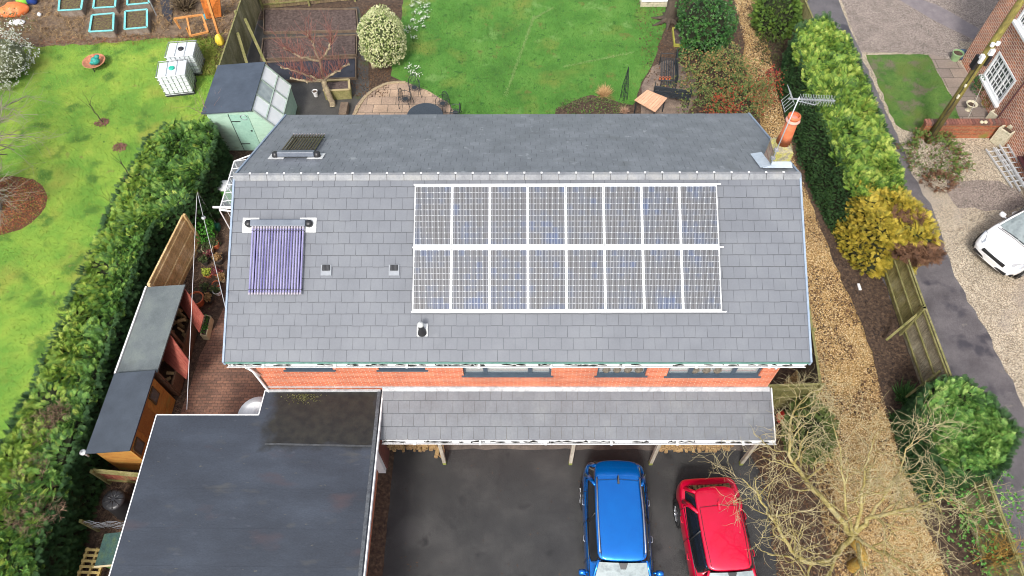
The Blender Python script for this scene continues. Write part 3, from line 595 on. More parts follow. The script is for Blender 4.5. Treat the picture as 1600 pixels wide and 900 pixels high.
def pond(m,c,hx,hy,col,col2):             # a weathered area with a ragged soft edge
    n=m.node_tree.nodes; l=m.node_tree.links; bs=n['Principled BSDF']; src=bs.inputs['Base Color'].links[0].from_socket
    tc=n.new('ShaderNodeTexCoord'); sx=n.new('ShaderNodeSeparateXYZ'); l.new(tc.outputs['Object'],sx.inputs[0]); out=[]
    for k,(cc,h) in enumerate(((c[0],hx),(c[1],hy))):
        a_=n.new('ShaderNodeMath'); a_.operation='SUBTRACT'; l.new(sx.outputs[k],a_.inputs[0]); a_.inputs[1].default_value=cc
        b_=n.new('ShaderNodeMath'); b_.operation='ABSOLUTE'; l.new(a_.outputs[0],b_.inputs[0]); d_=n.new('ShaderNodeMath'); d_.operation='DIVIDE'; l.new(b_.outputs[0],d_.inputs[0]); d_.inputs[1].default_value=h; out.append(d_)
    mx=n.new('ShaderNodeMath'); mx.operation='MAXIMUM'; l.new(out[0].outputs[0],mx.inputs[0]); l.new(out[1].outputs[0],mx.inputs[1])
    t=n.new('ShaderNodeTexNoise'); t.inputs['Scale'].default_value=2.2; t.inputs['Detail'].default_value=7; l.new(tc.outputs['Object'],t.inputs['Vector'])
    ad=n.new('ShaderNodeMath'); ad.operation='MULTIPLY_ADD'; l.new(t.outputs[0],ad.inputs[0]); ad.inputs[1].default_value=.55; l.new(mx.outputs[0],ad.inputs[2])
    mr=n.new('ShaderNodeMapRange'); mr.inputs[1].default_value=1.12; mr.inputs[2].default_value=1.36; mr.inputs[3].default_value=1; mr.inputs[4].default_value=0; l.new(ad.outputs[0],mr.inputs[0])
    t2=n.new('ShaderNodeTexNoise'); t2.inputs['Scale'].default_value=5; t2.inputs['Detail'].default_value=8; l.new(tc.outputs['Object'],t2.inputs['Vector']); cr=_ramp(n,l,t2.outputs[0],[(*col,.35),(*col2,.7)])
    m2=n.new('ShaderNodeMix'); m2.data_type='RGBA'; l.new(mr.outputs[0],m2.inputs[0]); l.new(src,m2.inputs[6]); l.new(cr,m2.inputs[7]); l.new(m2.outputs[2],bs.inputs['Base Color'])
pond(felt,(-5.3+6.8,7.65-4),1.55,.95,hexc('121211'),hexc('26251f'))
mb=MB(); mb.beam((-6.8,6.83,GZ+.01),(-3.9,6.77,GZ+.01),.05,.012)
mb.build('roof_seam',M('felt_seam',[hexc('4a4d50'),hexc('2e3032')],scale=6),gar,world=True)
for y in (5.6,4.6,3.7,1.6):
    mb=MB(); mb.beam((-9.85,y,GZ+.002),(-3.85,y-.04,GZ+.002),.07,.004); mb.build('roof_seam',felt,gar,world=True)
mb=MB(); 
for a,b in ((outl[5],outl[4]),(outl[4],outl[3]),(outl[5],outl[0])):
    mb.beam((a[0],a[1],GZ-.04),(b[0],b[1],GZ-.04),.028,.1)
mb.beam((-3.80,8.38,GZ-.03),(-3.70,-.6,GZ-.03),.032,.14)
mb.build('edge_trim',white,gar,world=True)
mb=MB(); mb.beam((-3.90,8.36,GZ+.01),(-3.81,-.6,GZ+.01),.09,.05); mb.build('kerb_strip',M('kerb_felt',[hexc('3c4046'),hexc('565a5e')],scale=5,fine=(20,.2)),gar,world=True)
mb=MB(); mb.beam((-7.05,8.36,GZ+.04),(-3.86,8.37,GZ+.04),.05,.07); mb.build('flashing',lead,gar,world=True)
mb=MB(); mb.box(-9.7,-9.5,-.4,7.5,0,GZ-.16); mb.box(-9.5,-7.0,7.3,7.5,0,GZ-.16); mb.box(-4.5,-4.28,-.4,7.3,0,GZ-.16); mb.box(-4.7,-4.27,7.3,8.41,0,GZ-.16)
mb.build('wall',brick,gar,world=True)
mb=MB(); mb.box(-4.26,-4.05,7.02,7.16,0,2.78); mb.build('door_pillar',white,gar,world=True)
wallm=M('red_brown_panel',[hexc('5e3530'),hexc('6e4238')],scale=6,fine=(30,.2))
mb=MB(); mb.box(-4.26,-4.0,7.165,8.25,0,2.5); mb.build('side_panel',wallm,gar,world=True)
# moss tuft, bird droppings on the garage roof
mz=[(at(475+NR.normal()*14,616+abs(NR.normal())*7,GZ+.01)) for _ in range(240)]
dirs=NR.normal(size=(240,3)); dirs[:,2]=abs(dirs[:,2])
o=scatter('moss_patch',*LEAF,np.array(mz),frames(dirs),NR.uniform(.02,.05,240),M('moss',[hexc('4a4c24'),hexc('6a6a3a'),hexc('8a8a60')],kind='rnd'),base=at(475,620,GZ)); tag(o,'small moss patch on the garage roof under the brick wall','moss',kind='stuff')
# ================================================================ FOLIAGE
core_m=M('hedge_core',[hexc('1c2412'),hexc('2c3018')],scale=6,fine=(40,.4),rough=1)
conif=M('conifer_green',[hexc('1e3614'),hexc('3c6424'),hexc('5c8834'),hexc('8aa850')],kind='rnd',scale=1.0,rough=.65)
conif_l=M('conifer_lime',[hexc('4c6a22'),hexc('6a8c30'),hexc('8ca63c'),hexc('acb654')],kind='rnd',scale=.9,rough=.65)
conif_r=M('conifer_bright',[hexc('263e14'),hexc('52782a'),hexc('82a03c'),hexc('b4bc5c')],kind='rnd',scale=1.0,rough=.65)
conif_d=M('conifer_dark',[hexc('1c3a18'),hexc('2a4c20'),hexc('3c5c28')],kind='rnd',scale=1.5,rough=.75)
gold=M('conifer_gold',[hexc('6c6c22'),hexc('94882a'),hexc('b49e34'),hexc('ccb84c')],kind='rnd',scale=1.6,rough=.65)
brown=M('dead_foliage',[hexc('4a3426'),hexc('6a4a34'),hexc('86644a')],kind='rnd',scale=2,rough=.9)
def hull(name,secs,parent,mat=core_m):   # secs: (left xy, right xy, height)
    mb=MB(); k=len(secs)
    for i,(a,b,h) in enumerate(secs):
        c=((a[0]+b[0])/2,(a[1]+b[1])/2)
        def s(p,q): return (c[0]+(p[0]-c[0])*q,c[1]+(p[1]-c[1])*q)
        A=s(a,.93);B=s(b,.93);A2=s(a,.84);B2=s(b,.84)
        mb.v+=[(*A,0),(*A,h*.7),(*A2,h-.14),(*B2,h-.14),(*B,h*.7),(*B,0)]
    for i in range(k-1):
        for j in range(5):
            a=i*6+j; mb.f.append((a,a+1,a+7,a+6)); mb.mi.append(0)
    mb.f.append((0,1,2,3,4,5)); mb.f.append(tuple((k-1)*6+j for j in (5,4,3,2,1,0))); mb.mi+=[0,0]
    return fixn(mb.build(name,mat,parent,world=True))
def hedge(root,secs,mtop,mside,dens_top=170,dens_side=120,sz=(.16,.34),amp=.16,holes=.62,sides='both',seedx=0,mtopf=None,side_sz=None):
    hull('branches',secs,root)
    bins={}
    def put(m,p,d,s_): bins.setdefault(m,[]).append((p,d,s_))
    def smooth_h(p): return 1
    for i in range(len(secs)-1):
        (a0,b0,h0),(a1,b1,h1)=secs[i],secs[i+1]
        L=((a1[0]+b1[0]-a0[0]-b0[0])**2+(a1[1]+b1[1]-a0[1]-b0[1])**2)**.5/2; wd=math.dist(a0,b0)
        for _ in range(int(L*wd*dens_top*2.3)):
            u=RNG.random(); v=RNG.random(); ax=[a0[k]+(a1[k]-a0[k])*u for k in (0,1)]; bx=[b0[k]+(b1[k]-b0[k])*u for k in (0,1)]
            h=h0+(h1-h0)*u; x=ax[0]+(bx[0]-ax[0])*v; y=ax[1]+(bx[1]-ax[1])*v; edge=min(v,1-v)
            n=nz((x+seedx,y,0),1.4)*amp+nz((x+seedx,y,5),4)*amp*.6
            if nz((x+seedx,y,9),1.9)>holes-.25 and RNG.random()<.8: 
                continue
            z=h+n-max(0,.14-edge)**2*14; d=Vector((nz((x,y,20+seedx),2.2)*2+RNG.uniform(-.6,.6),nz((x,y,40+seedx),2.2)*2+RNG.uniform(-.6,.6)-.1,RNG.uniform(.15,.9)))
            put(mtopf(x,y) if mtopf else mtop,(x,y,z-.05+RNG.uniform(-.05,.03)),d,RNG.uniform(*sz)*.8)
        for side in (0,1):
            if sides=='right' and side==0 and False: continue
            P0,P1=(a0,a1) if side==0 else (b0,b1); C=-1 if side==0 else 1
            tx,ty=P1[0]-P0[0],P1[1]-P0[1]; Ls=math.hypot(tx,ty); nx,ny=(ty/Ls,-tx/Ls)
            cx_=(b0[0]-a0[0])*C; cy_=(b0[1]-a0[1])*C
            if nx*cx_+ny*cy_<0: nx,ny=-nx,-ny
            for _ in range(int(Ls*(h0+h1)/2*dens_side*1.9)):
                u=RNG.random(); zf=RNG.random(); h=h0+(h1-h0)*u; x=P0[0]+tx*u; y=P0[1]+ty*u; z=h*zf
                n=nz((x+seedx,y,z),1.6)*amp*.8-.03
                d=Vector((nx+RNG.uniform(-.7,.7),ny+RNG.uniform(-.7,.7),RNG.uniform(-.2,.9)))
                put(mside,(x+nx*n,y+ny*n,z),d,RNG.uniform(*(side_sz or sz))*.72)
    for end in (0,-1):
        a,b,h=secs[end]; o_=secs[1 if end==0 else -2]; dy=((a[0]+b[0])-(o_[0][0]+o_[1][0]),(a[1]+b[1])-(o_[0][1]+o_[1][1])); L=math.hypot(*dy); nx,ny=dy[0]/L,dy[1]/L
        for _ in range(int(math.dist(a,b)*h*dens_side)):
            u=RNG.random(); z=h*RNG.random(); x=a[0]+(b[0]-a[0])*u; y=a[1]+(b[1]-a[1])*u
            put(mtopf(x,y) if mtopf and z>h*.6 else mside,(x,y,z),Vector((nx+RNG.uniform(-.6,.6),ny+RNG.uniform(-.6,.6),RNG.uniform(-.1,.8))),RNG.uniform(*sz))
    for m,L in bins.items():
        pos=np.array([q[0] for q in L]); di=np.array([tuple(q[1]) for q in L]); sc=np.array([q[2] for q in L])
        up=NR.normal(size=(len(L),3))*.5+np.array([0,0,1.])
        scatter('foliage',*SPRAY,pos-np.array(root.location[:]),frames(di,ups=np.cross(np.cross(di,up),di)*1.0+NR.normal(size=(len(L),3))*.25+0*up),sc,m,root)
# fix: frames(ups) wants a vector not parallel to the direction; side=cross(dir,up)
hl=thing('conifer_hedge','long clipped green conifer hedge along the left lawn with brown dead patches','hedge',(-13.2,11,0))
secsL=[((-13.5,20.1),(-12.0,20.15),1.75),((-13.85,19.2),(-11.5,19.6),2.0),((-14.0,17.6),(-11.35,17.6),2.1),((-14.15,16.4),(-11.6,16.2),2.1),((-14.2,15.3),(-12.6,15.1),2.05),((-14.3,13),(-12.75,13),2.0),((-14.4,11),(-12.7,11),2.0),((-14.4,9),(-12.65,9),2.0),((-14.6,7),(-12.6,7),2.05),((-14.8,5),(-12.55,5.2),2.1),((-15.0,3),(-12.4,3.2),2.1),((-15.1,-1),(-12.2,-1),2.1)]
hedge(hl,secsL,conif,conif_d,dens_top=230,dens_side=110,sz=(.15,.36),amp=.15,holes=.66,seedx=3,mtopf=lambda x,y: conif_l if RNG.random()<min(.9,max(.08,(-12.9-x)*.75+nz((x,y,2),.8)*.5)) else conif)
# brown dead twigs showing in the hedge top
def patch(root,name,c,r,n,mat,size,tmpl=SPRAY,zr_=(.0,.15),up=.3):
    pos=[];d=[]
    for _ in range(n):
        a=RNG.uniform(0,2*pi); q=math.sqrt(RNG.random()); pos.append((c[0]+math.cos(a)*q*r[0]-root.location[0],c[1]+math.sin(a)*q*r[1]-root.location[1],c[2]+RNG.uniform(*zr_)-root.location[2])); d.append((RNG.gauss(0,1),RNG.gauss(0,1),abs(RNG.gauss(0,up))))
    return scatter(name,*tmpl,np.array(pos),frames(np.array(d)),NR.uniform(size[0],size[1],n),mat,root)
TWIG=([(0,0,0),(.02,.5,.0),(0,1,.03),(-.02,.5,.02),(0,.4,0),(.3,.8,.02),(.28,.84,.02),(-.02,.44,0),(0,.55,0),(-.25,.95,.02),(-.28,.92,.02),(.02,.6,0)],[(0,1,2,3),(4,5,6,7),(8,9,10,11)])
twigm=M('dry_twigs',[hexc('4a382c'),hexc('6e5644'),hexc('97806a')],kind='rnd',scale=3,rough=.95)
for px,py,r_ in ((65,665,.45),(48,738,.5),(62,800,.5),(30,815,.35),(88,650,.3)):
    c=at(px,py,2.05); patch(hl,'dead_twigs',c,(r_,r_*1.1),260,twigm,(.15,.3),TWIG,(-.12,.1))
hr=thing('conifer_hedge','tall bright green conifer hedge between the gravel path and the asphalt lane','hedge',(12,20,0))
secsR=[((11.4,24.8),(12.9,25.6),2.35),((11.15,24.0),(13.3,24.4),2.45),((11.15,22),(13.35,22),2.5),((11.2,20),(13.35,20),2.5),((11.3,18),(13.35,18),2.5),((11.5,16.6),(13.3,16.6),2.45),((11.7,15.9),(13.2,15.9),2.3)]
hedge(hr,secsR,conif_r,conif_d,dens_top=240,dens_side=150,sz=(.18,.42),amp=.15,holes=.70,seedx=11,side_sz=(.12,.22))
hg=thing('golden_conifer','golden yellow conifer with brown dead underside at the end of the right hedge','shrub',(12.3,15,0))
secsG=[((11.75,16.3),(13.15,16.4),2.35),((11.75,15.6),(13.4,15.6),2.45),((11.9,14.9),(13.75,14.9),2.4),((12.3,14.3),(13.9,14.3),2.1)]
hedge(hg,secsG,gold,gold,dens_top=260,dens_side=120,sz=(.16,.34),amp=.18,holes=.62,seedx=17)
patch(hg,'dead_twigs',(13.3,14.0,1.75),(.75,.35),520,brown,(.2,.4),SPRAY,(-.25,.2)); patch(hg,'dead_twigs',(13.0,15.0,2.4),(.5,.3),120,brown,(.2,.3),SPRAY,(-.1,.1))
def blob_shrub(root,c,r,n,mats,tmpl=SPRAY,size=(.15,.3),core=True,amp=.18,zmin=.05,flat=1.0,coremat=core_m,outd=1.0,topflat=None):
    c=Vector(c)
    if core:
        mb=MB(); k=14; 
        prof=[(math.sin(t*pi/8)*.8,-math.cos(t*pi/8)*.8) for t in range(9)]
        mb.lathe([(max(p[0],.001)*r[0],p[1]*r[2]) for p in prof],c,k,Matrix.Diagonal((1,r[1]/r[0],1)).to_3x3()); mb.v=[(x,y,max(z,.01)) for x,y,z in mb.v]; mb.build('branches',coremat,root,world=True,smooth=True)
    by={}
    for _ in range(n):
        d=Vector((RNG.gauss(0,1),RNG.gauss(0,1),RNG.gauss(0,1))).normalized()
        if d.z<-.6: continue
        q=1+nz((d.x*1.3+c.x,d.y*1.3+c.y,d.z*1.3),1.5)*amp*1.6+nz((d.x*3+c.x,d.y*3,d.z*3),1.5)*amp-RNG.random()*.12
        p=Vector((c.x+d.x*r[0]*q,c.y+d.y*r[1]*q,c.z+d.z*r[2]*q))
        if topflat is not None and p.z>topflat: p.z=topflat+RNG.uniform(-.1,.08)+nz(p,1.5)*.2
        if p.z<zmin: continue
        m=mats[0] if len(mats)==1 or RNG.random()<.75 else RNG.choice(mats[1:])
        dd=Vector((d.x,d.y,d.z*.6))*outd+Vector((RNG.gauss(0,.5),RNG.gauss(0,.5),RNG.gauss(.15,.4)))
        by.setdefault(m,[]).append((p-Vector(root.location),dd))
    for m,L in by.items(): scatter('foliage',*tmpl,np.array([tuple(q[0]) for q in L]),frames(np.array([tuple(q[1]) for q in L])),NR.uniform(size[0],size[1],len(L)),m,root)
def shrub(name,label,cat,c,r,n,mats,group=None,**k):
    t=thing(name,label,cat,(c[0],c[1],0),group=group); blob_shrub(t,c,r,n,mats,**k); return t
# big conifer bush lower right: squarish clipped
hb=thing('conifer_bush','square clipped bright green conifer bush leaning over the right fence','shrub',(12.7,7.6,0))
secsB=[((12.3,9.1),(13.3,9.2),1.8),((11.75,8.55),(13.8,8.65),1.88),((11.7,7.4),(14.15,7.6),1.88),((11.85,6.45),(13.5,6.75),1.8)]
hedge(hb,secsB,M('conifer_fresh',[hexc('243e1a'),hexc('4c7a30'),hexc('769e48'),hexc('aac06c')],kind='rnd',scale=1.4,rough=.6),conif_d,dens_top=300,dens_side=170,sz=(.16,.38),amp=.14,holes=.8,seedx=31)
shrub('clipped_conifer','rounded dark green clipped conifer at the top beside the lane fence','shrub',(*at(1212,25,.7)[:2],.7),(.95,1.0,1.2),2600,[M('conifer_olive',[hexc('36521c'),hexc('4e6c24'),hexc('6c862c')],kind='rnd',scale=1.5)],size=(.12,.24))
euo=M('variegated_leaf',[hexc('8c9c58'),hexc('b8c088'),hexc('d4d4a4'),hexc('e4e2c0')],kind='rnd',scale=3,rough=.55)
shrub('variegated_shrub','egg shaped cream and green variegated shrub beside the back lawn','shrub',(-5.95,25.9,1.15),(1.02,1.15,1.35),5200,[euo,M('variegated_green',[hexc('5c7434'),hexc('7c9048')],kind='rnd')],tmpl=LEAF,size=(.07,.13),amp=.08,coremat=M('shrub_core',[hexc('4c5630'),hexc('39421f')],scale=6))
laurel=M('laurel_leaf',[hexc('1e3e1c'),hexc('2c5424'),hexc('3e6a30'),hexc('5a8240')],kind='rnd',scale=2,rough=.4)
shrub('laurel_shrub','dark glossy green laurel shrub behind the metal benches','shrub',(*at(1100,40,1.0)[:2],1.0),(1.15,1.5,1.35),2800,[laurel],tmpl=LEAF,size=(.12,.22),amp=.3)
nand=[M('nandina_leaf',[hexc('2c4420'),hexc('4c6830'),hexc('7c8448'),hexc('6a5636')],kind='rnd',scale=2,rough=.7),M('nandina_red',[hexc('7a3020'),hexc('a0442c'),hexc('8a5a3c')],kind='rnd',scale=2),M('nandina_tan',[hexc('8a6a44'),hexc('a88858')],kind='rnd')]
for px,py,r_,n,lb,k in ((1122,118,1.45,4200,'loose olive green shrub with tan stems behind the lower bench',nand[:1]+nand[2:]),(1090,160,.6,500,'low dark leaved shrub nearest the lower bench',nand[:1]),(1160,160,.95,2200,'shrub with scattered red leaves beside the gravel path',nand),(1200,140,.5,400,'thin red leaved shrub on the edge of the gravel path',nand[1:2]+nand[:1]),(1125,183,.6,800,'red tipped shrub close to the back gutter of the roof',[nand[1],nand[0]])):
    shrub('mixed_shrub',lb,'shrub',(*at(px,py,.6)[:2],.6),(r_,r_*.9,.9),n,k,tmpl=LEAF,size=(.07,.14),core=False,amp=.5,outd=.5)
shrub('dark_shrub','dark low shrub at the foot of the right hedge near the white plant','shrub',(*at(1205,70,.3)[:2],.3),(.55,1.1,.4),900,[M('dark_leaf',[hexc('2a2420'),hexc('3c3c22'),hexc('56602c')],kind='rnd')],tmpl=LEAF,size=(.06,.12),core=False,amp=.4)
shrub('red_shrub','crimson leaved low plant beside the right hedge','shrub',(*at(1213,120,.25)[:2],.25),(.3,.5,.3),350,[M('crimson_leaf',[hexc('6a2430'),hexc('9a3040'),hexc('4a1c20')],kind='rnd')],tmpl=LEAF,size=(.05,.1),core=False,amp=.4)
shrub('white_plant','small white leaved plant on the soil beside the top of the right hedge','plant',(*at(1224,47,.2)[:2],.2),(.3,.15,.16),260,[M('white_leaf',[hexc('d8d8d4'),hexc('f0f0ee')],kind='rnd')],tmpl=LEAF,size=(.05,.1),core=False)
frost=[M('silver_leaf',[hexc('8c9478'),hexc('b0b4a0'),hexc('d8d8d0'),hexc('ecece8')],kind='rnd',scale=2.2),M('olive_twig',[hexc('5a6238'),hexc('7a7c50')],kind='rnd')]
shrub('silver_shrub','pale silver leaved shrub at the left picture edge above the lawn','shrub',(*at(-2,92,.8)[:2],.7),(1.25,1.5,.9),3600,frost,tmpl=LEAF,size=(.06,.13),amp=.3,coremat=M('frost_core',[hexc('4c5238'),hexc('6a6c50')],scale=4))
shrub('silver_shrub','olive twiggy shrub above the silver one in the vegetable plot corner','shrub',(*at(-5,40,.4)[:2],.4),(1.3,.7,.5),800,[frost[1],frost[0]],tmpl=LEAF,size=(.06,.12),core=False,amp=.4)
tree_dark=[M('pine_shrub_leaf',[hexc('4a5a2c'),hexc('647436'),hexc('3c4a24')],kind='rnd')]
shrub('olive_conifer','soft olive green conifer under the bare tree beside the gravel','shrub',(*at(1266,670,.9)[:2],.75),(.62,.85,.95),2200,tree_dark,size=(.1,.2),amp=.15)
shrub('wall_shrub','low green shrub bed below the telegraph pole with a dry clump','shrub',(*at(1462,240,.2)[:2],.2),(1.1,1.2,.35),2400,[M('heather_leaf',[hexc('3a5220'),hexc('56702c'),hexc('6c7a34')],kind='rnd'),brown],size=(.08,.18),core=False,amp=.3)
shrub('wall_shrub','brown dry shrub at the lower tip of the pole bed beside the lane','shrub',(*at(1468,283,.15)[:2],.15),(.6,.45,.25),500,[brown],size=(.08,.18),core=False,amp=.3)
shrub('house_shrub','small green shrub against the brick cottage under its white window','shrub',(*at(1532,133,.3)[:2],.3),(.3,.35,.4),400,[laurel],tmpl=LEAF,size=(.06,.12),core=False,amp=.3)
shrub('house_shrub','second small shrub against the brick cottage nearer the low brick wall','shrub',(*at(1550,158,.3)[:2],.3),(.3,.3,.35),400,[M('russet_leaf',[hexc('5a6a2c'),hexc('8a6a3c')],kind='rnd')],tmpl=LEAF,size=(.06,.12),core=False,amp=.3)
shrub('patio_shrub','bright green fern like shrub between the fence and the potted plants','shrub',(*at(317,362,.4)[:2],.4),(.38,.5,.5),700,[M('fern_green',[hexc('3c7c24'),hexc('5a9c34')],kind='rnd')],tmpl=LEAF,size=(.08,.15),core=False,amp=.3)
ivy=[M('ivy_bed_leaf',[hexc('2c3c1c'),hexc('46562a'),hexc('7c8058'),hexc('3a2a22')],kind='rnd')]
shrub('bed_plants','mixed low planting in the border against the back lawn','plants',(*at(925,168,.1)[:2],.1),(1.3,.5,.22),1100,[ivy[0],M('bed_green',[hexc('4a7c24'),hexc('6c9a3a')],kind='rnd')],tmpl=LEAF,size=(.05,.1),core=False,amp=.3)['kind']='stuff'
def tuft(name,label,px,py,h,n,mat,spread=.5,z=0,w=.02,cat='grass clump'):
    c=at(px,py,z); t=None
    T=([(-w,0,0),(w,0,0),(w*.7,.55,.05),(-w*.7,.55,.05),(0,1,-.1)],[(0,1,2,3),(3,2,4)])
    d=np.array([(RNG.gauss(0,spread),RNG.gauss(0,spread),1) for _ in range(n)])
    o=scatter(name,*T,np.array([(c[0]+RNG.gauss(0,h*.08),c[1]+RNG.gauss(0,h*.08),z) for _ in range(n)]),frames(d),NR.uniform(h*.6,h,n),mat,base=c); return tag(o,label,cat)
tuft('grass_clump','tan dried ornamental grass clump in the border by the back lawn',943,149,.55,420,M('straw_grass',[hexc('a07c50'),hexc('c4a070'),hexc('dcc090')],kind='rnd'),.75)
tuft('grass_clump','pinkish dry grass clump next to the black obelisk, close to the roof',975,176,.4,220,M('pink_grass',[hexc('a07c64'),hexc('c4a48c')],kind='rnd'),.7)
tuft('yucca_plant','dark green spiky strap leaved plant in the soil beside the gravel path',1410,622,.75,160,M('yucca_leaf',[hexc('24441c'),hexc('3a642a'),hexc('527c38')],kind='rnd'),.7,w=.035,cat='plant')
tuft('strap_plant','low strap leaved plant at the edge of the soil near the yucca',1395,655,.35,80,MATS['yucca_leaf'],.9,w=.03,cat='plant')
for px,py in ((1330,467),(1330,480),(1293,556)):
    pass
# white flowering clumps on the lawn
flm=M('white_flower',[hexc('d4d6cc'),hexc('f2f2ee')],kind='rnd')
cl=[(645,12),(655,8),(663,14),(668,20),(648,22),(657,24),(666,30),(645,34),(655,38),(662,44),(640,46),(636,52),(650,48),(660,34),(668,10),(648,4)]
for i,(px,py) in enumerate(cl+[(639,108),(651,109),(645,116),(655,119),(646,63)]):
    c=at(px,py); t=thing('snowdrop_clump','clump of white flowers on the back lawn '+('near the variegated shrub' if i<len(cl) else 'near the patio chairs' if i<len(cl)+4 else 'standing alone between the two drifts'),'flowers',c,group='white flower clumps beside the variegated shrub' if i<len(cl) else 'white flower clumps by the patio' if i<len(cl)+4 else None)
    n=16; d=np.array([(RNG.gauss(0,.6),RNG.gauss(0,.6),1) for _ in range(n)]); T=([(-.04,0,0),(.04,0,0),(0,1,0)],[(0,1,2)])
    scatter('leaves',*T,np.array([(RNG.gauss(0,.06),RNG.gauss(0,.06),0) for _ in range(n*2)]),frames(np.vstack([d,d])),NR.uniform(.1,.18,n*2),conif_d,t)
    scatter('petals',*LEAF,np.array([(RNG.gauss(0,.08),RNG.gauss(0,.08),RNG.uniform(.1,.17)) for _ in range(n)]),frames(d),NR.uniform(.05,.08,n),flm,t)
# ================================================================ FENCES
def fence_mat(n,a,b,c): return M(n,[hexc(a),hexc(b),hexc(c)],scale=2.2,stretch=(1,1,.35),rough=.92,island=.13,fine=(25,.25),bump=.4)
f_green=fence_mat('mossy_fence','6c6a3c','8a8454','a09a74'); f_new=fence_mat('new_fence','a08658','c4a878','d8c49c'); f_old=fence_mat('old_fence','5c5838','7a7454','948c70'); f_red=fence_mat('red_fence','6c4a38','94503c','8e7c50')
rail_m=M('mossy_rail',[hexc('5e6034'),hexc('7a7648'),hexc('8e8660')],scale=5,rough=.9,fine=(25,.2))
def fence(label,a,b,h,mat,posts=2,face=1,boards='v',rail=rail_m,bw=.13,name='wooden_fence',tilt=0,group=None,rails=(.25,.95,1.55),pw=.09,z0=.05,gap=0.006,sub=None):
    a=Vector((*a[:2],0)); b=Vector((*b[:2],0)); L=(b-a).length; ang=math.atan2(b.y-a.y,b.x-a.x)
    t=thing(name,label,'fence',a,ang,group); r=random.Random(int(L*97))
    mb=MB()
    if boards=='v':
        x=0
        while x<L-.02:
            w=min(bw,L-x); hh=h+r.uniform(-.02,.02); yy=r.uniform(-.004,.004)
            mb.box(x+gap,x+w-gap,-.012+yy,.012+yy,z0,hh); x+=w
    else:
        z=z0
        while z<h-.02:
            w=min(bw,h-z); yy=r.uniform(-.004,.004); m_=Matrix.Rotation(.12,4,'X'); mb.box(0,L,-.01+yy,.008+yy,z+gap,z+w-gap*.3); z+=w
    mb.build('board_panel',mat,t)
    mb=MB()
    for z in rails:
        if z<h: mb.box(0,L,face*.014 if face>0 else -.06,.06 if face>0 else -.014,z,z+.06)
    mb.box(-.0,L,-.03,.03,h+.021,h+.045)
    mb.build('rail',rail,t)
    for i in range(posts):
        x=L*i/(posts-1) if posts>1 else 0; mb=MB(); mb.box(x-pw/2,x+pw/2,face*.015-(pw if face<0 else 0),face*.015+(pw if face>0 else 0),0,h+.08); mb.build('post',rail,t)
    t.rotation_euler=(tilt,0,ang); return t
# lane fence: three bays + far bit
fy=[(12.93,14.1),(12.92,11.7),(12.95,9.3)]
fence('mossy wooden fence bay beside the lane, next to the golden conifer',(12.95,14.3),(12.93,11.85),1.65,f_green,2,-1,group='lane fence bays')
fence('weathered wooden fence bay beside the lane, next to the square conifer bush',(12.93,11.83),(12.95,9.1),1.65,fence_mat('grey_fence','76705a','948c76','aaa48e'),2,-1,group='lane fence bays',bw=.11)
fence('overgrown wooden fence beside the lane below the square conifer bush',(12.98,6.9),(13.05,-1),1.6,f_old,4,-1,group='lane fence bays')
fence('mossy wooden fence beside the lane at the top of the picture',(12.75,25.2),(12.35,33),1.6,f_green,4,-1)
for k,(y,lb) in enumerate(((11.83,'timber brace leaning against the middle of the lane fence'),(9.75,'mossy timber brace leaning on the lane fence near the square conifer'))):
    a=Vector((12.2,y-.35,.25)); mb=MB(); mb.beam(a,(12.9,y+.05,1.35),.07,.09); tag(mb.build('fence_brace',rail_m,base=(12.2,y-.35,0)),lb,'brace')
mb=MB(); mb.beam((12.2,14.6,.2),(12.9,14.25,1.5),.09,.09); tag(mb.build('fence_brace',rail_m,base=(12.2,14.6,0)),'mossy post leaning at the golden conifer end of the lane fence','brace')
# allotment fences
fence('tall old mossy board fence between the vegetable plots and the white tanks',(-12.25,23.3),(-12.35,34),1.8,f_old,4,1,name='board_fence',bw=.18)
fence('old board fence at the back of the dark vegetable beds',(-12.2,29.6),(-7.9,30.25),1.7,fence_mat('brown_fence','5a4c3c','7c6a50','8c8450'),3,-1,name='board_fence',bw=.16)
for a,b,lb in ((( -12.15,25.9,1.5),(-11.6,24.3,.1),'mossy plank leaning on the old fence above the green shed'),((-12.1,27.0,1.4),(-11.3,25.6,.1),'dark plank leaning inwards from the old fence')):
    mb=MB(); mb.beam(a,b,.12,.04); tag(mb.build('leaning_plank',rail_m,base=(a[0],a[1],0)),lb,'plank')
# left side fences behind the stores
a0=at(290,330,1.75); 
fence('new pale horizontal board fence panel between the hedge and the log store',(-11.75,15.6),(-12.15,12.7),1.75,f_new,2,1,boards='h',bw=.12,rail=f_new)
fence('red and green stained fence panel below the wooden shed',(-12.35,6.75),(-10.2,6.55),1.05,f_red,2,-1,bw=.1)
fence('low timber fence behind the green shed',(-12.2,20.1),(-11.75,18.6),1.3,f_old,3,1,bw=.12)
# side gate panel by the house right end
fence('mossy green close boarded gate beside the right end of the house',(7.35,9.1),(8.95,9.15),1.75,fence_mat('gate_fence','4a4a28','6e6a3a','7e7648'),2,-1,boards='v',bw=.1,name='board_fence')
fence('dark fence running back along the gable of the house',(9.0,9.2),(9.35,13),1.6,fence_mat('dark_fence','38342a','4c463a','5c5444'),3,-1,boards='v',name='board_fence')
mb=MB()
for i in range(14): mb.tube([(0,0,0)],[.01],3,cap=False) if False else None
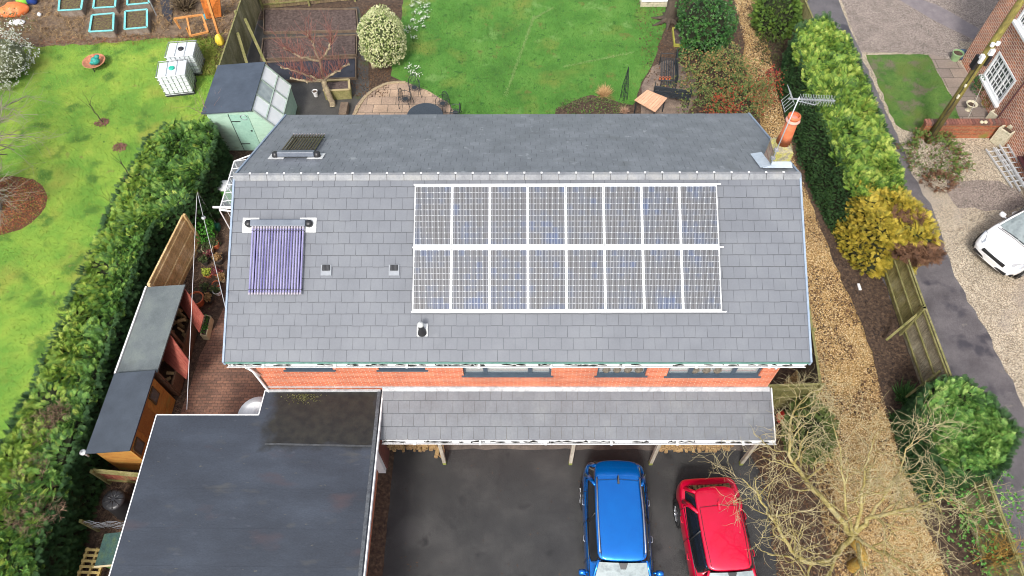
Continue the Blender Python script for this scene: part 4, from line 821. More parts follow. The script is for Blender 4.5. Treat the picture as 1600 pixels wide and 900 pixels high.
# ================================================================ GREEN SHED
shed_g=M('mint_paint',[hexc('8eb09c'),hexc('a4c2ae'),hexc('98bca8')],scale=1.5,rough=.7,fine=(14,.07),blotch=(hexc('8a9a72'),1.3,.64,.15),stretch=(1,1,3))
shedroof=M('shed_felt',[hexc('39424e'),hexc('46505d')],scale=2,rough=.8,fine=(60,.15),bump=.3,bscale=60)
gs=thing('potting_shed','mint green potting shed with grey felt roof and slanted white glazing','shed',(-11.2,21.6,0))
x0,x1,y0,y1=-12.0,-10.2,20.4,22.95
mb=MB(); mb.slab([(x0-.12,y0-.12,2.12),(x1+.04,y0-.12,2.28),(x1+.04,y1+.1,2.28),(x0-.12,y1+.1,2.12)],.05); mb.build('roof',shedroof,gs,world=True)
def clad(mb,poly_fn,z0,z1,step=.12):
    z=z0
    while z<z1-.01:
        poly_fn(mb,z,min(z+step,z1)); z+=step
mb=MB()
for i in range(18):
    z=.02+i*.115; 
    if z>2.05: break
    xr=-9.45 if z<1.1 else -9.45-(z-1.1)*.72
    mb.prismX([(y0-.012,z),(y0-.0,z+.108),(y0+.03,z+.108),(y0+.03,z)],x0,xr); mb.box(x0-.012,x0+.02,y0+.03,y1,z,z+.108); 
    mb.box(x0,xr,y1-.03,y1,z,z+.108)
    if z<1.05: mb.box(-9.47,-9.44,y0+.03,y1-.03,z,z+.108)
fixn(mb.build('wall',shed_g,gs,world=True))
mb=MB(); mb.box(-11.15,-10.42,y0-.03,y0-.012,.08,1.95); dr=mb.build('door',M('mint_door',[hexc('8fb8a6'),hexc('9cc4b2')],scale=3,rough=.6,fine=(12,.06)),gs,world=True)
mb=MB(); 
for z in (.4,1.6): mb.box(-11.15,-10.8,y0-.04,y0-.03,z,z+.04)
mb.box(-11.175,-11.15,y0-.035,y0-.012,.05,1.98); mb.box(-10.55,-10.48,y0-.045,y0-.03,1.1,1.16); mb.build('hinge',darkplastic,dr,world=True)
mb=MB(); mb.tube([(-10.6+.13*math.cos(a*pi/6),y0-.05,1.85+.13*math.sin(a*pi/6)) for a in range(12)],.012,5); mb.build('wall_bracket',alu,gs,world=True)
P0=Vector((-10.18,0,2.2)); P1=Vector((-9.42,0,1.12))
pale=M('pale_green_frame',[hexc('8a9a90'),hexc('a0b0a4')],scale=4,rough=.6); milky=M('milky_pane',[hexc('dfe6e6'),hexc('f0f4f4')],scale=1.5,rough=.25)
mb=MB()
ys=[y0,y0+.85,y0+1.7,y1]
for y in ys: mb.beam((P0.x,y,P0.z+.02),(P1.x,y,P1.z+.02),.06,.05)
for q in (0,.5,1): p=P0.lerp(P1,q); mb.beam((p.x,y0,p.z+.02),(p.x,y1,p.z+.02),.05,.05)
fr=mb.build('glazing_frame',pale,gs,world=True)
for i in range(3):
    for q in (0,.5):
        a=P0.lerp(P1,q);b=P0.lerp(P1,q+.5); mb=MB(); mb.slab([(a.x,ys[i]+.03,a.z),(b.x,ys[i]+.03,b.z),(b.x,ys[i+1]-.03,b.z),(a.x,ys[i+1]-.03,a.z)],.01)
        mb.build('pane',milky if not(i==1 and q==0) else M('grey_pane',[hexc('8c9a9c'),hexc('b0bcbc')],rough=.2),fr,world=True)
# thin bare sapling in front of the shed
# ================================================================ BARE TREES
class Tree:
    def __init__(s,seed): s.r=random.Random(seed); s.v=[]; s.f=[]; s.mi=[]; s.tips=[]
    def seg(s,pts,rs,n,m=0):
        b=len(s.v); px=None
        for i,p in enumerate(pts):
            d=(pts[min(i+1,len(pts)-1)]-pts[max(i-1,0)]); d.normalize()
            if px is None: x=d.orthogonal(); x.normalize()
            else:
                x=px-d*px.dot(d); x.normalize()
            px=x; y=d.cross(x)
            for k in range(n):
                a=2*pi*k/n; s.v.append(p+(x*math.cos(a)+y*math.sin(a))*rs[i])
        for i in range(len(pts)-1):
            for k in range(n): s.f.append((b+i*n+k,b+i*n+(k+1)%n,b+(i+1)*n+(k+1)%n,b+(i+1)*n+k)); s.mi.append(m)
    def limb(s,p,d,L,r0,depth,o):
        r=s.r; n=max(3,int(L/o['step'])+1); pts=[p.copy()]; d=d.normalized(); q=p.copy(); dirs=[d.copy()]
        for i in range(n):
            d=(d+Vector((r.gauss(0,1),r.gauss(0,1),r.gauss(0,1)))*o['wob']+Vector((0,0,o['up']))).normalized()
            q=q+d*(L/n); pts.append(q.copy()); dirs.append(d.copy())
        rs=[r0*(1-.62*i/n) for i in range(n+1)]; s.seg(pts,rs,6 if r0>.04 else 4 if r0>.012 else 3,0 if r0>o.get('mr',.02) else 1)
        s.kids(pts,dirs,rs,L,depth,o)
    def kids(s,pts,dirs,rs,L,depth,o,start=.25,mult=1):
        r=s.r
        if depth<=0: s.tips.append(pts[-1]); return
        nb=max(2,int(o['kids'][depth]*mult)); n=len(pts)-1
        for k in range(nb):
            t=start+(1-start)*(k+r.random())/nb; i=min(n-1,int(t*n)); P=pts[i].lerp(pts[i+1],t*n-i); D=dirs[i]
            ax=D.orthogonal().normalized(); ax.rotate(Matrix.Rotation(r.uniform(0,2*pi),3,D) ) if False else None
            ax=Matrix.Rotation(r.uniform(0,2*pi),3,D)@D.orthogonal().normalized()
            nd=Matrix.Rotation(r.uniform(*o['ang']),3,ax)@D
            nd.z=nd.z*o.get('flat',1)
            s.limb(P,nd,max(.12,min(o.get('maxl',9),L*r.uniform(*o['ls']))),max(o['minr'],rs[i]*r.uniform(.5,.7)),depth-1,o)
    def main(s,pts,rs,depth,o,start=.15,mult=1,n=8):
        P=[Vector(p) for p in pts]; Q=[];R=[];
        for i in range(len(P)-1):
            for k in range(4):
                t=k/4; Q.append(P[i].lerp(P[i+1],t)+Vector((s.r.gauss(0,.02),s.r.gauss(0,.02),s.r.gauss(0,.02)))*(0 if i+k==0 else 1)); R.append(rs[i]+(rs[i+1]-rs[i])*t)
        Q.append(P[-1]);R.append(rs[-1]); s.seg(Q,R,n); D=[(Q[min(i+1,len(Q)-1)]-Q[max(0,i-1)]).normalized() for i in range(len(Q))]
        L=sum((Q[i+1]-Q[i]).length for i in range(len(Q)-1)); 
        if mult: s.kids(Q,D,R,L,depth,o,start,mult)
    def build(s,name,mats,parent,smooth=True):
        off=root_loc(parent); v=[tuple(x-off) for x in s.v]
        me=npmesh(name,v,[i for f in s.f for i in f],[len(f) for f in s.f],smooth=smooth)
        me.polygons.foreach_set('material_index',np.array([1 if m else 0 for m in s.mi],dtype=np.int32)); return link(name,me,mats,parent)
lich=M('lichen_bark',[hexc('6a6038'),hexc('8c8048'),hexc('a4986a'),hexc('807a5c')],scale=4,rough=.95,fine=(30,.3),bump=.5)
lich_t=M('lichen_twig',[hexc('8c8058'),hexc('b0a47c'),hexc('ccc09c')],scale=3,rough=.95)
# front right tree
bt=thing('bare_tree','spreading leafless tree with yellow lichened limbs beside the parked red car','tree',(9.35,4.35,0))
base=Vector((9.35,4.35,0)); fork=Vector((*at(1333,838,1.9)[:2],1.9)); T=Tree(5)
O=dict(step=.13,wob=.3,up=.02,kids={0:2,1:4,2:4,3:5,4:7},ang=(.4,1.25),ls=(.42,.74),minr=.0048,thin=0,maxl=1.1,flat=.75,mr=.012)
def px3(l): return [Vector(at(x,y,z)) for x,y,z in l]
T2=Tree(6)
T2.main([base,base+Vector((.02,.02,.8)),fork],[.17,.15,.12],0,O,mult=0,n=12)
T2.build('trunk',[M('trunk_orange',[hexc('6a5424'),hexc('96752c'),hexc('8a7c40')],scale=4,rough=.95,fine=(20,.3),bump=.6),lich],bt)
limbs=[([(1333,838,1.9),(1305,800,2.3),(1262,755,2.7),(1237,722,3.0),(1232,680,3.4),(1240,640,3.7),(1265,612,4.0)],[.095,.085,.07,.055,.045,.03,.012],26),
 ([(1333,838,1.9),(1300,875,2.1),(1262,880,2.4),(1237,862,2.7),(1222,835,3.0),(1200,800,3.4),(1182,772,3.6),(1160,748,3.9)],[.09,.08,.07,.06,.05,.04,.028,.012],26),
 ([(1333,838,1.9),(1355,812,2.4),(1395,800,2.9),(1440,788,3.3),(1475,778,3.7),(1505,790,4.0)],[.09,.075,.06,.045,.028,.01],26),
 ([(1333,838,1.9),(1345,800,2.6),(1348,765,3.2),(1352,730,3.8),(1365,690,4.4)],[.07,.055,.04,.028,.01],20),
 ([(1333,838,1.9),(1322,800,2.6),(1318,750,3.2),(1312,700,3.8),(1300,660,4.3)],[.06,.045,.035,.022,.01],18),
 ([(1355,812,2.4),(1385,770,3.0),(1405,735,3.5),(1415,700,4.0),(1440,680,4.4)],[.05,.04,.03,.02,.008],18),
 ([(1333,838,1.9),(1370,860,2.4),(1410,880,2.9),(1440,905,3.3)],[.06,.045,.03,.012],14),
 ([(1318,850,2.0),(1290,905,2.4),(1262,935,2.8)],[.06,.045,.015],10),
 ([(1340,850,2.0),(1350,900,2.6),(1370,960,3.1)],[.06,.04,.015],12)]
for l,rs,mu in limbs: T.main(px3(l),[q*.8 for q in rs],3,O,start=.22,mult=mu/6)
T.build('crown',[lich,lich_t],bt)
# buds / pale seed heads
tp=[t for t in T.tips]; sel=NR.choice(len(tp),min(900,len(tp)),replace=False)
scatter('buds',*LEAF,np.array([tuple(tp[i]-bt.location) for i in sel]),frames(NR.normal(size=(len(sel),3))),NR.uniform(.015,.035,len(sel)),M('pale_bud',[hexc('c0b090'),hexc('dccdb4')],kind='rnd'),bt)
# pollarded tree in the vegetable garden
pt=thing('pollard_tree','pollarded fruit tree with reddish whippy shoots among the vegetable beds','tree',at(520,166))
b0=Vector(at(520,166)); O2=dict(step=.14,wob=.1,up=.1,kids={0:1,1:5,2:7,3:8},ang=(.3,1.0),ls=(.4,.8),minr=.006,thin=1,maxl=.75)
apple=M('apple_bark',[hexc('6a5c4c'),hexc('8e8068'),hexc('a49878')],scale=5,rough=.95,fine=(25,.25),bump=.5); shoot=M('red_shoot',[hexc('74483e'),hexc('946056'),hexc('806054')],scale=3,rough=.8)
def reld(b,l): return [Vector(b)]+[Vector(at(x,y,z)) for x,y,z in l]
T=Tree(9); T.main(reld(b0,[(512,143,.6),(506,125,1.1)]),[.13,.12,.11],0,O2,mult=0,n=10); T.build('trunk',[apple,apple],pt)
T=Tree(10)
for l in ([(506,125,1.1),(500,95,1.6),(488,65,2.0),(478,52,2.2)],[(506,125,1.1),(485,120,1.5),(460,110,1.7),(440,105,1.9)],[(500,95,1.6),(515,75,2.0),(520,58,2.2)],[(506,125,1.1),(525,112,1.5),(545,100,1.8)],[(500,95,1.6),(470,90,2.0),(445,75,2.2)],[(506,125,1.1),(480,128,1.4),(455,122,1.6)]):
    pts=[Vector(at(*q)) for q in l]; T.main(pts,[.06,.048,.04,.032][:len(pts)],1,O2,start=.2,mult=0); P=pts
    for k in range(46):
        t=RNG.random(); j=min(len(P)-2,int(t*(len(P)-1))); q=P[j].lerp(P[j+1],t*(len(P)-1)-j)
        T.limb(q,Vector((RNG.gauss(0,.55),RNG.gauss(.1,.5),1)),RNG.uniform(.35,.95),RNG.uniform(.008,.014),1 if RNG.random()<.25 else 0,O2); 
    for q in P[1:]: T.seg([q+Vector((0,0,-.07)),q,q+Vector((0,0,.07))],[.02,.065,.02],7)
nf=len(T.f)
T.mi=[1 if m else 0 for m in T.mi]
cr=T.build('crown',[apple,shoot],pt); 
O3=dict(step=.2,wob=.13,up=.05,kids={0:2,1:4,2:5,3:6,4:7},ang=(.4,1.1),ls=(.4,.75),minr=.005,thin=0,maxl=1.3,flat=.9)
def bare(name,label,b,h,seed,mats,depth=3,rt=.05,lean=(0,0),O=O3,n0=5,cat='tree',up=1):
    t=thing(name,label,cat,(b[0],b[1],0)); T=Tree(seed); B=Vector((b[0],b[1],0)); top=B+Vector((lean[0],lean[1],h*.5)); T.main([B,B.lerp(top,.5),top],[rt,rt*.8,rt*.65],0,O,mult=0); T.build('trunk',mats,t)
    T=Tree(seed+1)
    for k in range(n0):
        a=2*pi*k/n0+T.r.uniform(-.4,.4); T.limb(top-(top-B)*T.r.uniform(0,.35),Vector((math.cos(a)*.8,math.sin(a)*.8,up)),h*.5*T.r.uniform(.7,1),rt*.5,depth-1,O)
    T.build('crown',mats,t); return t
greyb=M('grey_bark',[hexc('5e5a52'),hexc('7c766a')],scale=5,rough=.95,fine=(20,.25)); pinkb=M('pink_twig',[hexc('8a6c64'),hexc('a8887c')],scale=4,rough=.9); darkb=M('dark_twig',[hexc('3c3228'),hexc('54483a')],scale=4,rough=.9)
bare('young_tree','thin pinkish leafless tree in front of the green shed',at(352,226),3.0,31,[pinkb,pinkb],2,.03,(-.15,.1),n0=5,up=1.6)
# orchard tree at the left edge with mulch ring
mulch=M('bark_mulch',[hexc('6a3c26'),hexc('8c5434'),hexc('a46c48')],kind='rnd',scale=3,rough=.95)
FL=([(-.5,-.2,0),(.5,-.25,.05),(.45,.25,0),(-.5,.2,.08)],[(0,1,2,3)])
def litter(name,label,c,r,n,mat,size=(.04,.09),cat='mulch',kind='stuff',tmpl=FL,zr_=.03):
    pos=[];d=[]
    for _ in range(n):
        a=RNG.uniform(0,2*pi); q=math.sqrt(RNG.random())*RNG.uniform(.9,1.03); pos.append((c[0]+math.cos(a)*q*r[0],c[1]+math.sin(a)*q*r[1],RNG.uniform(.006,.006+zr_))); d.append((RNG.gauss(0,1),RNG.gauss(0,1),RNG.gauss(0,.2)))
    d=np.array(d); o=scatter(name,*tmpl,np.array(pos),frames(d,ups=np.tile([0,0,1.],(n,1))+NR.normal(size=(n,3))*.3),NR.uniform(*size,n),mat,base=(c[0],c[1],0)); return tag(o,label,cat,kind=kind)
mc=at(-8,322); 
sheet('mulch_bed',[(mc[0]+2.0*math.cos(a*pi/12),mc[1]+1.55*math.sin(a*pi/12)) for a in range(24)],.006,M('mulch_ground',[hexc('4a2a1c'),hexc('6e4228')],scale=12,fine=(40,.3)),.06)
litter('bark_mulch','reddish bark mulch ring around the big tree at the left edge',mc,(1.95,1.5),2600,mulch)
O4=dict(step=.22,wob=.16,up=.02,kids={0:2,1:4,2:5,3:6,4:7},ang=(.4,1.0),ls=(.45,.75),minr=.005,thin=0,maxl=1.8,flat=.55)
bt2=thing('bare_tree','large grey leafless tree in a ring of bark mulch at the left edge','tree',(*at(-14,330)[:2],0)); B=Vector(at(-14,330)); T=Tree(51)
T.main([B,B+Vector((-.1,.1,.9)),B+Vector((-.2,.2,1.7))],[.42,.33,.28],0,O4,mult=0,n=14); T.build('trunk',[greyb,greyb],bt2); T=Tree(52); F0=B+Vector((-.2,.2,1.6))
for a,up,L in ((.9,.6,2.9),(.35,.45,2.6),(-.5,.5,2.6),(1.6,.8,3.2),(1.2,.35,3.0),(-1.2,.7,2.4),(2.6,.8,2.6),(3.8,.8,2.6)):
    T.limb(F0,Vector((math.cos(a),math.sin(a),up)),L,.085,3,O4)
T.build('crown',[greyb,M('grey_twig',[hexc('7c7464'),hexc('9a927e')],scale=4)],bt2)
bare('bare_tree','leafless twiggy tree standing above the mulch ring at the left edge',at(-22,215),3.6,61,[greyb,MATS['grey_twig']],3,.07,n0=8,O=O4,up=.5)
for (bx,by),h,lb,s_ in (((160,192),2.0,'staked bare sapling on the left lawn nearest the fire bowl',1),((206,277),1.7,'thin bare sapling on the left lawn close to the hedge top',2),((190,335),1.6,'faint whippy sapling on the left lawn against the hedge',3),((112,512),1.4,'thin bare sapling low on the left lawn beside the hedge',4)):
    bare('sapling',lb,at(bx,by),h,70+s_,[darkb,darkb],1,.022 if s_<3 else .012,(-.08,.05),n0=3 if s_<3 else 5,up=2.2)
for (bx,by),lb in (((160,192),'small mulch patch round the staked sapling'),((187,231),'small mulch patch on the left lawn between the two saplings'),((206,277),'small mulch patch at the sapling beside the hedge')):
    litter('bark_mulch',lb,at(bx,by),(.3,.26),150,M('mulch_dark',[hexc('5a3a34'),hexc('8a5c50')],kind='rnd'),(.05,.1))
bare('willowy_shrub','bushy shrub with upright orange stems against the lower lane fence',at(1520,880),2.0,81,[M('orange_stem',[hexc('8a6a2c'),hexc('a88440')],scale=4)]*2,3,.03,n0=12,up=2.0,cat='shrub')
sh=shrub('leafy_climber','loose green leafed climber sprawling over the lower lane fence','climber',(*at(1545,820,1.0)[:2],1.0),(1.0,1.9,.8),1100,[M('climber_leaf',[hexc('3c7030'),hexc('5a9440'),hexc('7cac50')],kind='rnd')],tmpl=LEAF,size=(.08,.16),core=False,amp=.6,outd=.4)
bare('willowy_shrub','pinkish bare twigs in front of the leafy climber by the lane',at(1590,800),1.6,85,[pinkb,pinkb],2,.02,n0=8,up=1.6,cat='shrub')
# ================================================================ LEFT SIDE STORES
felt_g=M('green_grey_felt',[hexc('50585a'),hexc('62696a'),hexc('6e7672')],scale=1.2,rough=.9,fine=(50,.2),bump=.5,bscale=60,blotch=(hexc('3c3e3c'),.9,.58,.25))
ls=thing('log_store','low log store with grey felt roof and open red doors','log store',(-11.6,11.1,0))
mb=MB(); mb.slab([(-12.25,9.5,1.72),(-10.92,9.5,1.86),(-10.88,12.65,1.86),(-12.2,12.65,1.72)],.05); mb.build('roof',felt_g,ls,world=True)
mb=MB(); mb.beam((-12.25,9.5,1.74),(-12.2,12.65,1.74),.05,.06); mb.build('gutter',gut,ls,world=True)
redw=M('red_timber',[hexc('7c3a30'),hexc('8e463a'),hexc('9c5a4a')],scale=3,stretch=(.3,1,1),rough=.75,island=.08,fine=(25,.15))
mb=MB(); mb.box(-12.15,-12.1,9.55,12.6,0,1.66); mb.box(-12.1,-10.98,12.55,12.6,0,1.7); mb.box(-12.1,-10.98,9.55,9.6,0,1.7); mb.box(-12.1,-11.0,9.6,12.55,.0,.08); mb.box(-11.02,-10.95,9.6,12.55,.08,.7); mb.build('wall',M('brown_timber',[hexc('4a3628'),hexc('6a4e38')],scale=5,fine=(20,.2)),ls,world=True)
mb=MB(); mb.box(-11.03,-10.95,10.95,11.05,.7,1.7); mb.build('post',MATS['brown_timber'],ls,world=True)
def plank_panel(quad,n,t,name,mat,parent):
    q=[Vector(p) for p in quad]; mb=MB()
    for i in range(n):
        a=i/n+.006; b=(i+1)/n-.006
        mb.slab([q[0].lerp(q[3],a),q[1].lerp(q[2],a),q[1].lerp(q[2],b),q[0].lerp(q[3],b)],t)
    return fixn(mb.build(name,mat,parent,world=True))
for Q,zs in (([(288,451),(318,494),(311,520),(281,476)],(1.7,1.5,.75,.85)),([(266,524),(295.6,565),(291,593),(252,560)],(1.7,1.5,.75,.85))):
    plank_panel([at(*p,z) for p,z in zip(Q,zs)],6,.025,'door',redw,ls)
logm=M('log_wood',[hexc('6e5434'),hexc('94784e'),hexc('b09468'),hexc('54402c')],kind='island',rough=.9,fine=(30,.2)); logend=M('log_end',[hexc('a88c60'),hexc('ccb48c'),hexc('8c6c48')],kind='island',rough=.9,fine=(40,.15))
def log_mesh(r_,L,seed):
    r=random.Random(seed); mb=MB(); n=7; k=[r.uniform(.75,1.1) for _ in range(n)]
    if seed%2: k[0]*=.35; k[1]*=.4
    ring=[(math.cos(2*pi*i/n)*k[i]*r_,math.sin(2*pi*i/n)*k[i]*r_) for i in range(n)]
    vs=[(x,-L/2,z) for x,z in ring]+[(x,L/2,z) for x,z in ring]
    mb.add(vs,[(i,(i+1)%n,n+(i+1)%n,n+i) for i in range(n)]); mb.m=1; mb.add(vs,[tuple(range(n-1,-1,-1)),tuple(range(n,2*n))])
    me=npmesh('log',mb.v,[i for f in mb.f for i in f],[len(f) for f in mb.f]); me.polygons.foreach_set('material_index',np.array(mb.mi,dtype=np.int32)); me.materials.append(logm); me.materials.append(logend); return me
LM=[log_mesh(RNG.uniform(.05,.08),.26,i) for i in range(8)]
def put_log(p,rz,label,group,tilt=0):
    o=bpy.data.objects.new('firewood_log',RNG.choice(LM)); COL.objects.link(o); o.location=p; o.rotation_euler=(tilt,RNG.uniform(0,6),rz); return tag(o,label,'log',group)
for i in range(34):
    put_log((RNG.uniform(-11.95,-11.05),RNG.uniform(11.15,12.45) if i<24 else RNG.uniform(9.8,10.9),RNG.uniform(.25,.75)),RNG.uniform(-.6,.6)+pi/2,'split log in the open log store beside the red doors','logs in the open log store',RNG.uniform(-.3,.3))
for x0_,x1_,g in ((at(612,700)[0],at(683,700)[0],'left'),(at(1032,702)[0],at(1140,702)[0],'right')):
    x=x0_
    while x<x1_:
        for lv in range(5):
            put_log((x+RNG.uniform(-.03,.03),7.83+RNG.uniform(-.06,.05),.10+lv*.145+RNG.uniform(-.02,.02)),RNG.uniform(-.15,.15),'split firewood log stacked under the %s part of the canopy'%g,'firewood stack under the %s part of the canopy'%g)
        x+=.125
for q,(dx,dz) in enumerate(((0,.12),(.16,.13),(.05,.3),(.18,.34))): put_log((at(683,706)[0]+dx,7.62+RNG.uniform(-.03,.03),dz),RNG.uniform(-.2,.2),'pale split log in the loose pile at the foot of the canopy post','loose logs by the canopy post')
ws=thing('wooden_shed','orange brown wooden shed with flat black felt roof and small dark windows','shed',(-11.6,8.2,0))
mb=MB(); mb.slab([(-12.25,6.95,1.86),(-10.95,7.0,1.98),(-10.92,9.5,1.98),(-12.2,9.45,1.86)],.05); mb.build('roof',M('black_felt',[hexc('353c45'),hexc('434b55')],scale=1.5,rough=.75,fine=(50,.15)),ws,world=True)
orw=M('orange_timber',[hexc('94642c'),hexc('b07c38'),hexc('a88a44')],scale=2,stretch=(1,1,3),rough=.75,fine=(20,.15),blotch=(hexc('8c8a44'),.9,.6,.15)); 
mb=MB()
for i in range(16):
    z=.02+i*.115; mb.box(-11.12,-11.08,7.1,9.4,z,z+.108); mb.box(-12.15,-11.12,7.1,7.13,z,z+.108); mb.box(-12.15,-11.12,9.37,9.4,z,z+.108); mb.box(-12.18,-12.15,7.1,9.4,z,z+.108)
mb.build('wall',orw,ws,world=True)
for y in (7.35,8.95):
    mb=MB(); mb.box(-11.08,-11.05,y-.2,y+.2,1.1,1.62); w_=mb.build('window',M('dark_timber',[hexc('4a3c24'),hexc('5e4c2e')],scale=6),ws,world=True); mb=MB(); mb.box(-11.05,-11.045,y-.15,y+.15,1.15,1.57); mb.build('pane',glass,w_,world=True)
mb=MB(); mb.box(-11.08,-11.06,7.75,8.5,.08,1.8); d_=mb.build('door',M('door_timber',[hexc('8e5e2a'),hexc('9c6c30')],scale=4,fine=(20,.15)),ws,world=True); mb=MB(); mb.box(-11.06,-11.04,8.38,8.44,.95,1.02); mb.build('handle',darkplastic,d_,world=True)
# compost bins
def compost(p,label,r=.36,h=.85,lid=True):
    t=thing('compost_bin',label,'compost bin',p); mb=MB(); mb.lathe([(r*1.05,0),(r,.05),(r*.86,h*.8),(r*.8,h)],n=28); mb.build('barrel',darkplastic,t,smooth=True); 
    mb=MB(); mb.lathe([(r*.86,h-.01),(r*.88,h+.03),(r*.6,h+.06),(0,h+.07)],n=28)
    for k in range(9): a=2*pi*k/9; mb.beam((.06*math.cos(a),.06*math.sin(a),h+.065),(r*.8*math.cos(a),r*.8*math.sin(a),h+.05),.03,.02)
    mb.build('lid',darkplastic,t,smooth=True); return t
compost((-11.6,5.95,0),'round black compost bin beside the stained fence panel'); compost((-10.75,5.85,0),'second black compost bin close to the garage roof',.36,.7)
ht=thing('rabbit_hutch','green wooden hutch with pitched mossy roof and pale trim','hutch',(-11.15,4.55,0))
hg_=M('hutch_green',[hexc('2c4a30'),hexc('3e6440'),hexc('5a7a3c')],scale=4,rough=.85,fine=(25,.2)); hb_=M('hutch_roof',[hexc('2a3c38'),hexc('34504c'),hexc('465a40')],scale=4,rough=.85,fine=(25,.25))
mb=MB(); mb.box(-.42,.38,-.32,.3,.1,.7); mb.build('box',hg_,ht,bevel=.01)
mb=MB(); mb.slab([(-.5,-.38,.72),(.3,-.38,1.0),(.3,.48,1.0),(-.5,.48,.72)],.03); mb.slab([(.3,-.38,1.0),(.55,-.38,.78),(.55,.48,.78),(.3,.48,1.0)],.03); mb.build('roof',hb_,ht)
mb=MB(); mb.beam((-.5,-.4,.7),(.3,-.4,.98),.04,.05); mb.beam((.3,-.4,.98),(.55,-.4,.76),.04,.05); mb.beam((.32,-.4,.98),(.32,-.42,.1),.04,.05); mb.build('trim',M('pale_timber',[hexc('b4a27c'),hexc('ccc0a0')],scale=5),ht)
mb=MB(); 
for i in range(4): mb.box(-.36+i*.2,-.2+i*.2,-.335,-.322,.18,.6)
mb.build('panel',M('hutch_panel',[hexc('3c5c3c'),hexc('62863c')],scale=8,fine=(20,.2)),ht)
# wire fence above hutch
wf=thing('wire_fence','sagging wire netting strung on rough timber posts above the hutch','fence',(-11.5,5.2,0))
mb=MB(); 
for i in range(5): mb.tube([(-12.2+k*.18,5.28+.03*math.sin(k*1.7+i),1.0-i*.14+.03*math.sin(k*2+i*2)) for k in range(10)],.006,4)
for k in range(12): mb.tube([(-12.2+k*.14,5.28,1.0),(-12.15+k*.14,5.26,.4)],.004,3)
mb.build('wire',alu,wf,world=True)
mb=MB(); mb.beam((-12.25,5.3,0),(-12.25,5.3,1.05),.08,.08); mb.build('post',rail_m,wf,world=True); mb=MB(); mb.beam((-10.6,5.3,0),(-10.6,5.3,1.1),.08,.08); mb.beam((-10.6,5.3,1.05),(-10.65,4.1,.9),.06,.06); mb.build('post',M('grey_post',[hexc('7c7468'),hexc('98907e')],scale=6),wf,world=True)
# pallet
pl=thing('timber_pallet','long slatted timber trellis lying beside the hedge at the lower left','pallet',(-12.0,3.6,0),-.03)
slat=M('pallet_wood',[hexc('a89054'),hexc('c0aa6c'),hexc('948050')],scale=5,rough=.9,island=.1,fine=(20,.2))
for i in range(16): mb=MB(); mb.box(-.32,.32,-1.2+i*.15,-1.2+i*.15+.07,.3,.32); mb.build('slat',slat,pl)
mb=MB(); 
for x in (-.28,.0,.27): mb.box(x-.03,x+.03,-1.25,1.15,.22,.3)
mb.build('bearer',slat,pl)
mb=MB()
# white cap on fence
wb=thing('white_gutter_end','white plastic gutter outlet at the lower corner of the wooden shed','gutter outlet',(-12.35,7.0,1.8)); mb=MB(); mb.lathe([(.04,-.1),(.08,-.02),(.09,.04),(.03,.05)],n=12); mb.build('outlet',gut,wb,smooth=True)
mb=MB(); mb.lathe([(.0,.04),(.03,.04),(.03,-.3),(0,-.3)],n=8); mb.build('stub_pipe',gut,wb,smooth=True)
# ================================================================ CARS  (local frame: nose towards -y)
tyre_m=M('tyre_rubber',[hexc('1c1c1d'),hexc('262626')],scale=10,rough=.85); rim_m=M('alloy_rim',[hexc('9a9ca0'),hexc('b8babd')],rough=.3,metal=.8); cglass=M('car_glass',[(.012,.014,.016)],rough=.04,spec=.9,coat=.6); trim_m=M('black_trim',[(.015,.015,.016)],rough=.35); seat_m=M('car_interior',[hexc('2a2a2c')],rough=.9)
screen_m=M('windscreen_glass',[hexc('6c7678'),hexc('8a9494'),hexc('5c6668')],scale=2.5,detail=5,rough=.06,spec=.9,coat=.5); lampg=M('lamp_lens',[hexc('b8bcc0')],rough=.1,metal=.4); tail_m=M('tail_lamp_red',[hexc('8c1010')],rough=.15)
def loft(name,secs,mat,parent,sub=1,close=True,smooth=True):
    """secs: list of (y, [(x,z)...]) half sections from the outer bottom to the centreline top"""
    mb=MB(); n=len(secs[0][1]); full=2*n-1
    for y,pr in secs:
        yy=(lambda x:y) if not callable(y) else y
        L=[(-x,yy(x),z) for x,z in pr]; R_=[(x,yy(x),z) for x,z in reversed(pr[:-1])]
        mb.v+=L+R_
    for i in range(len(secs)-1):
        for j in range(full-1):
            a=i*full+j; mb.f.append((a,a+1,a+full+1,a+full)); mb.mi.append(0)
    if close:
        mb.f.append(tuple(range(full-1,-1,-1))); mb.f.append(tuple((len(secs)-1)*full+j for j in range(full))); mb.mi+=[0,0]
    o=mb.build(name,mat,parent,smooth=smooth); fixn(o)
    o.data.polygons.foreach_set('use_smooth',np.ones(len(o.data.polygons),dtype=bool))
    if sub: md=o.modifiers.new('s','SUBSURF'); md.levels=sub; md.render_levels=sub
    return o
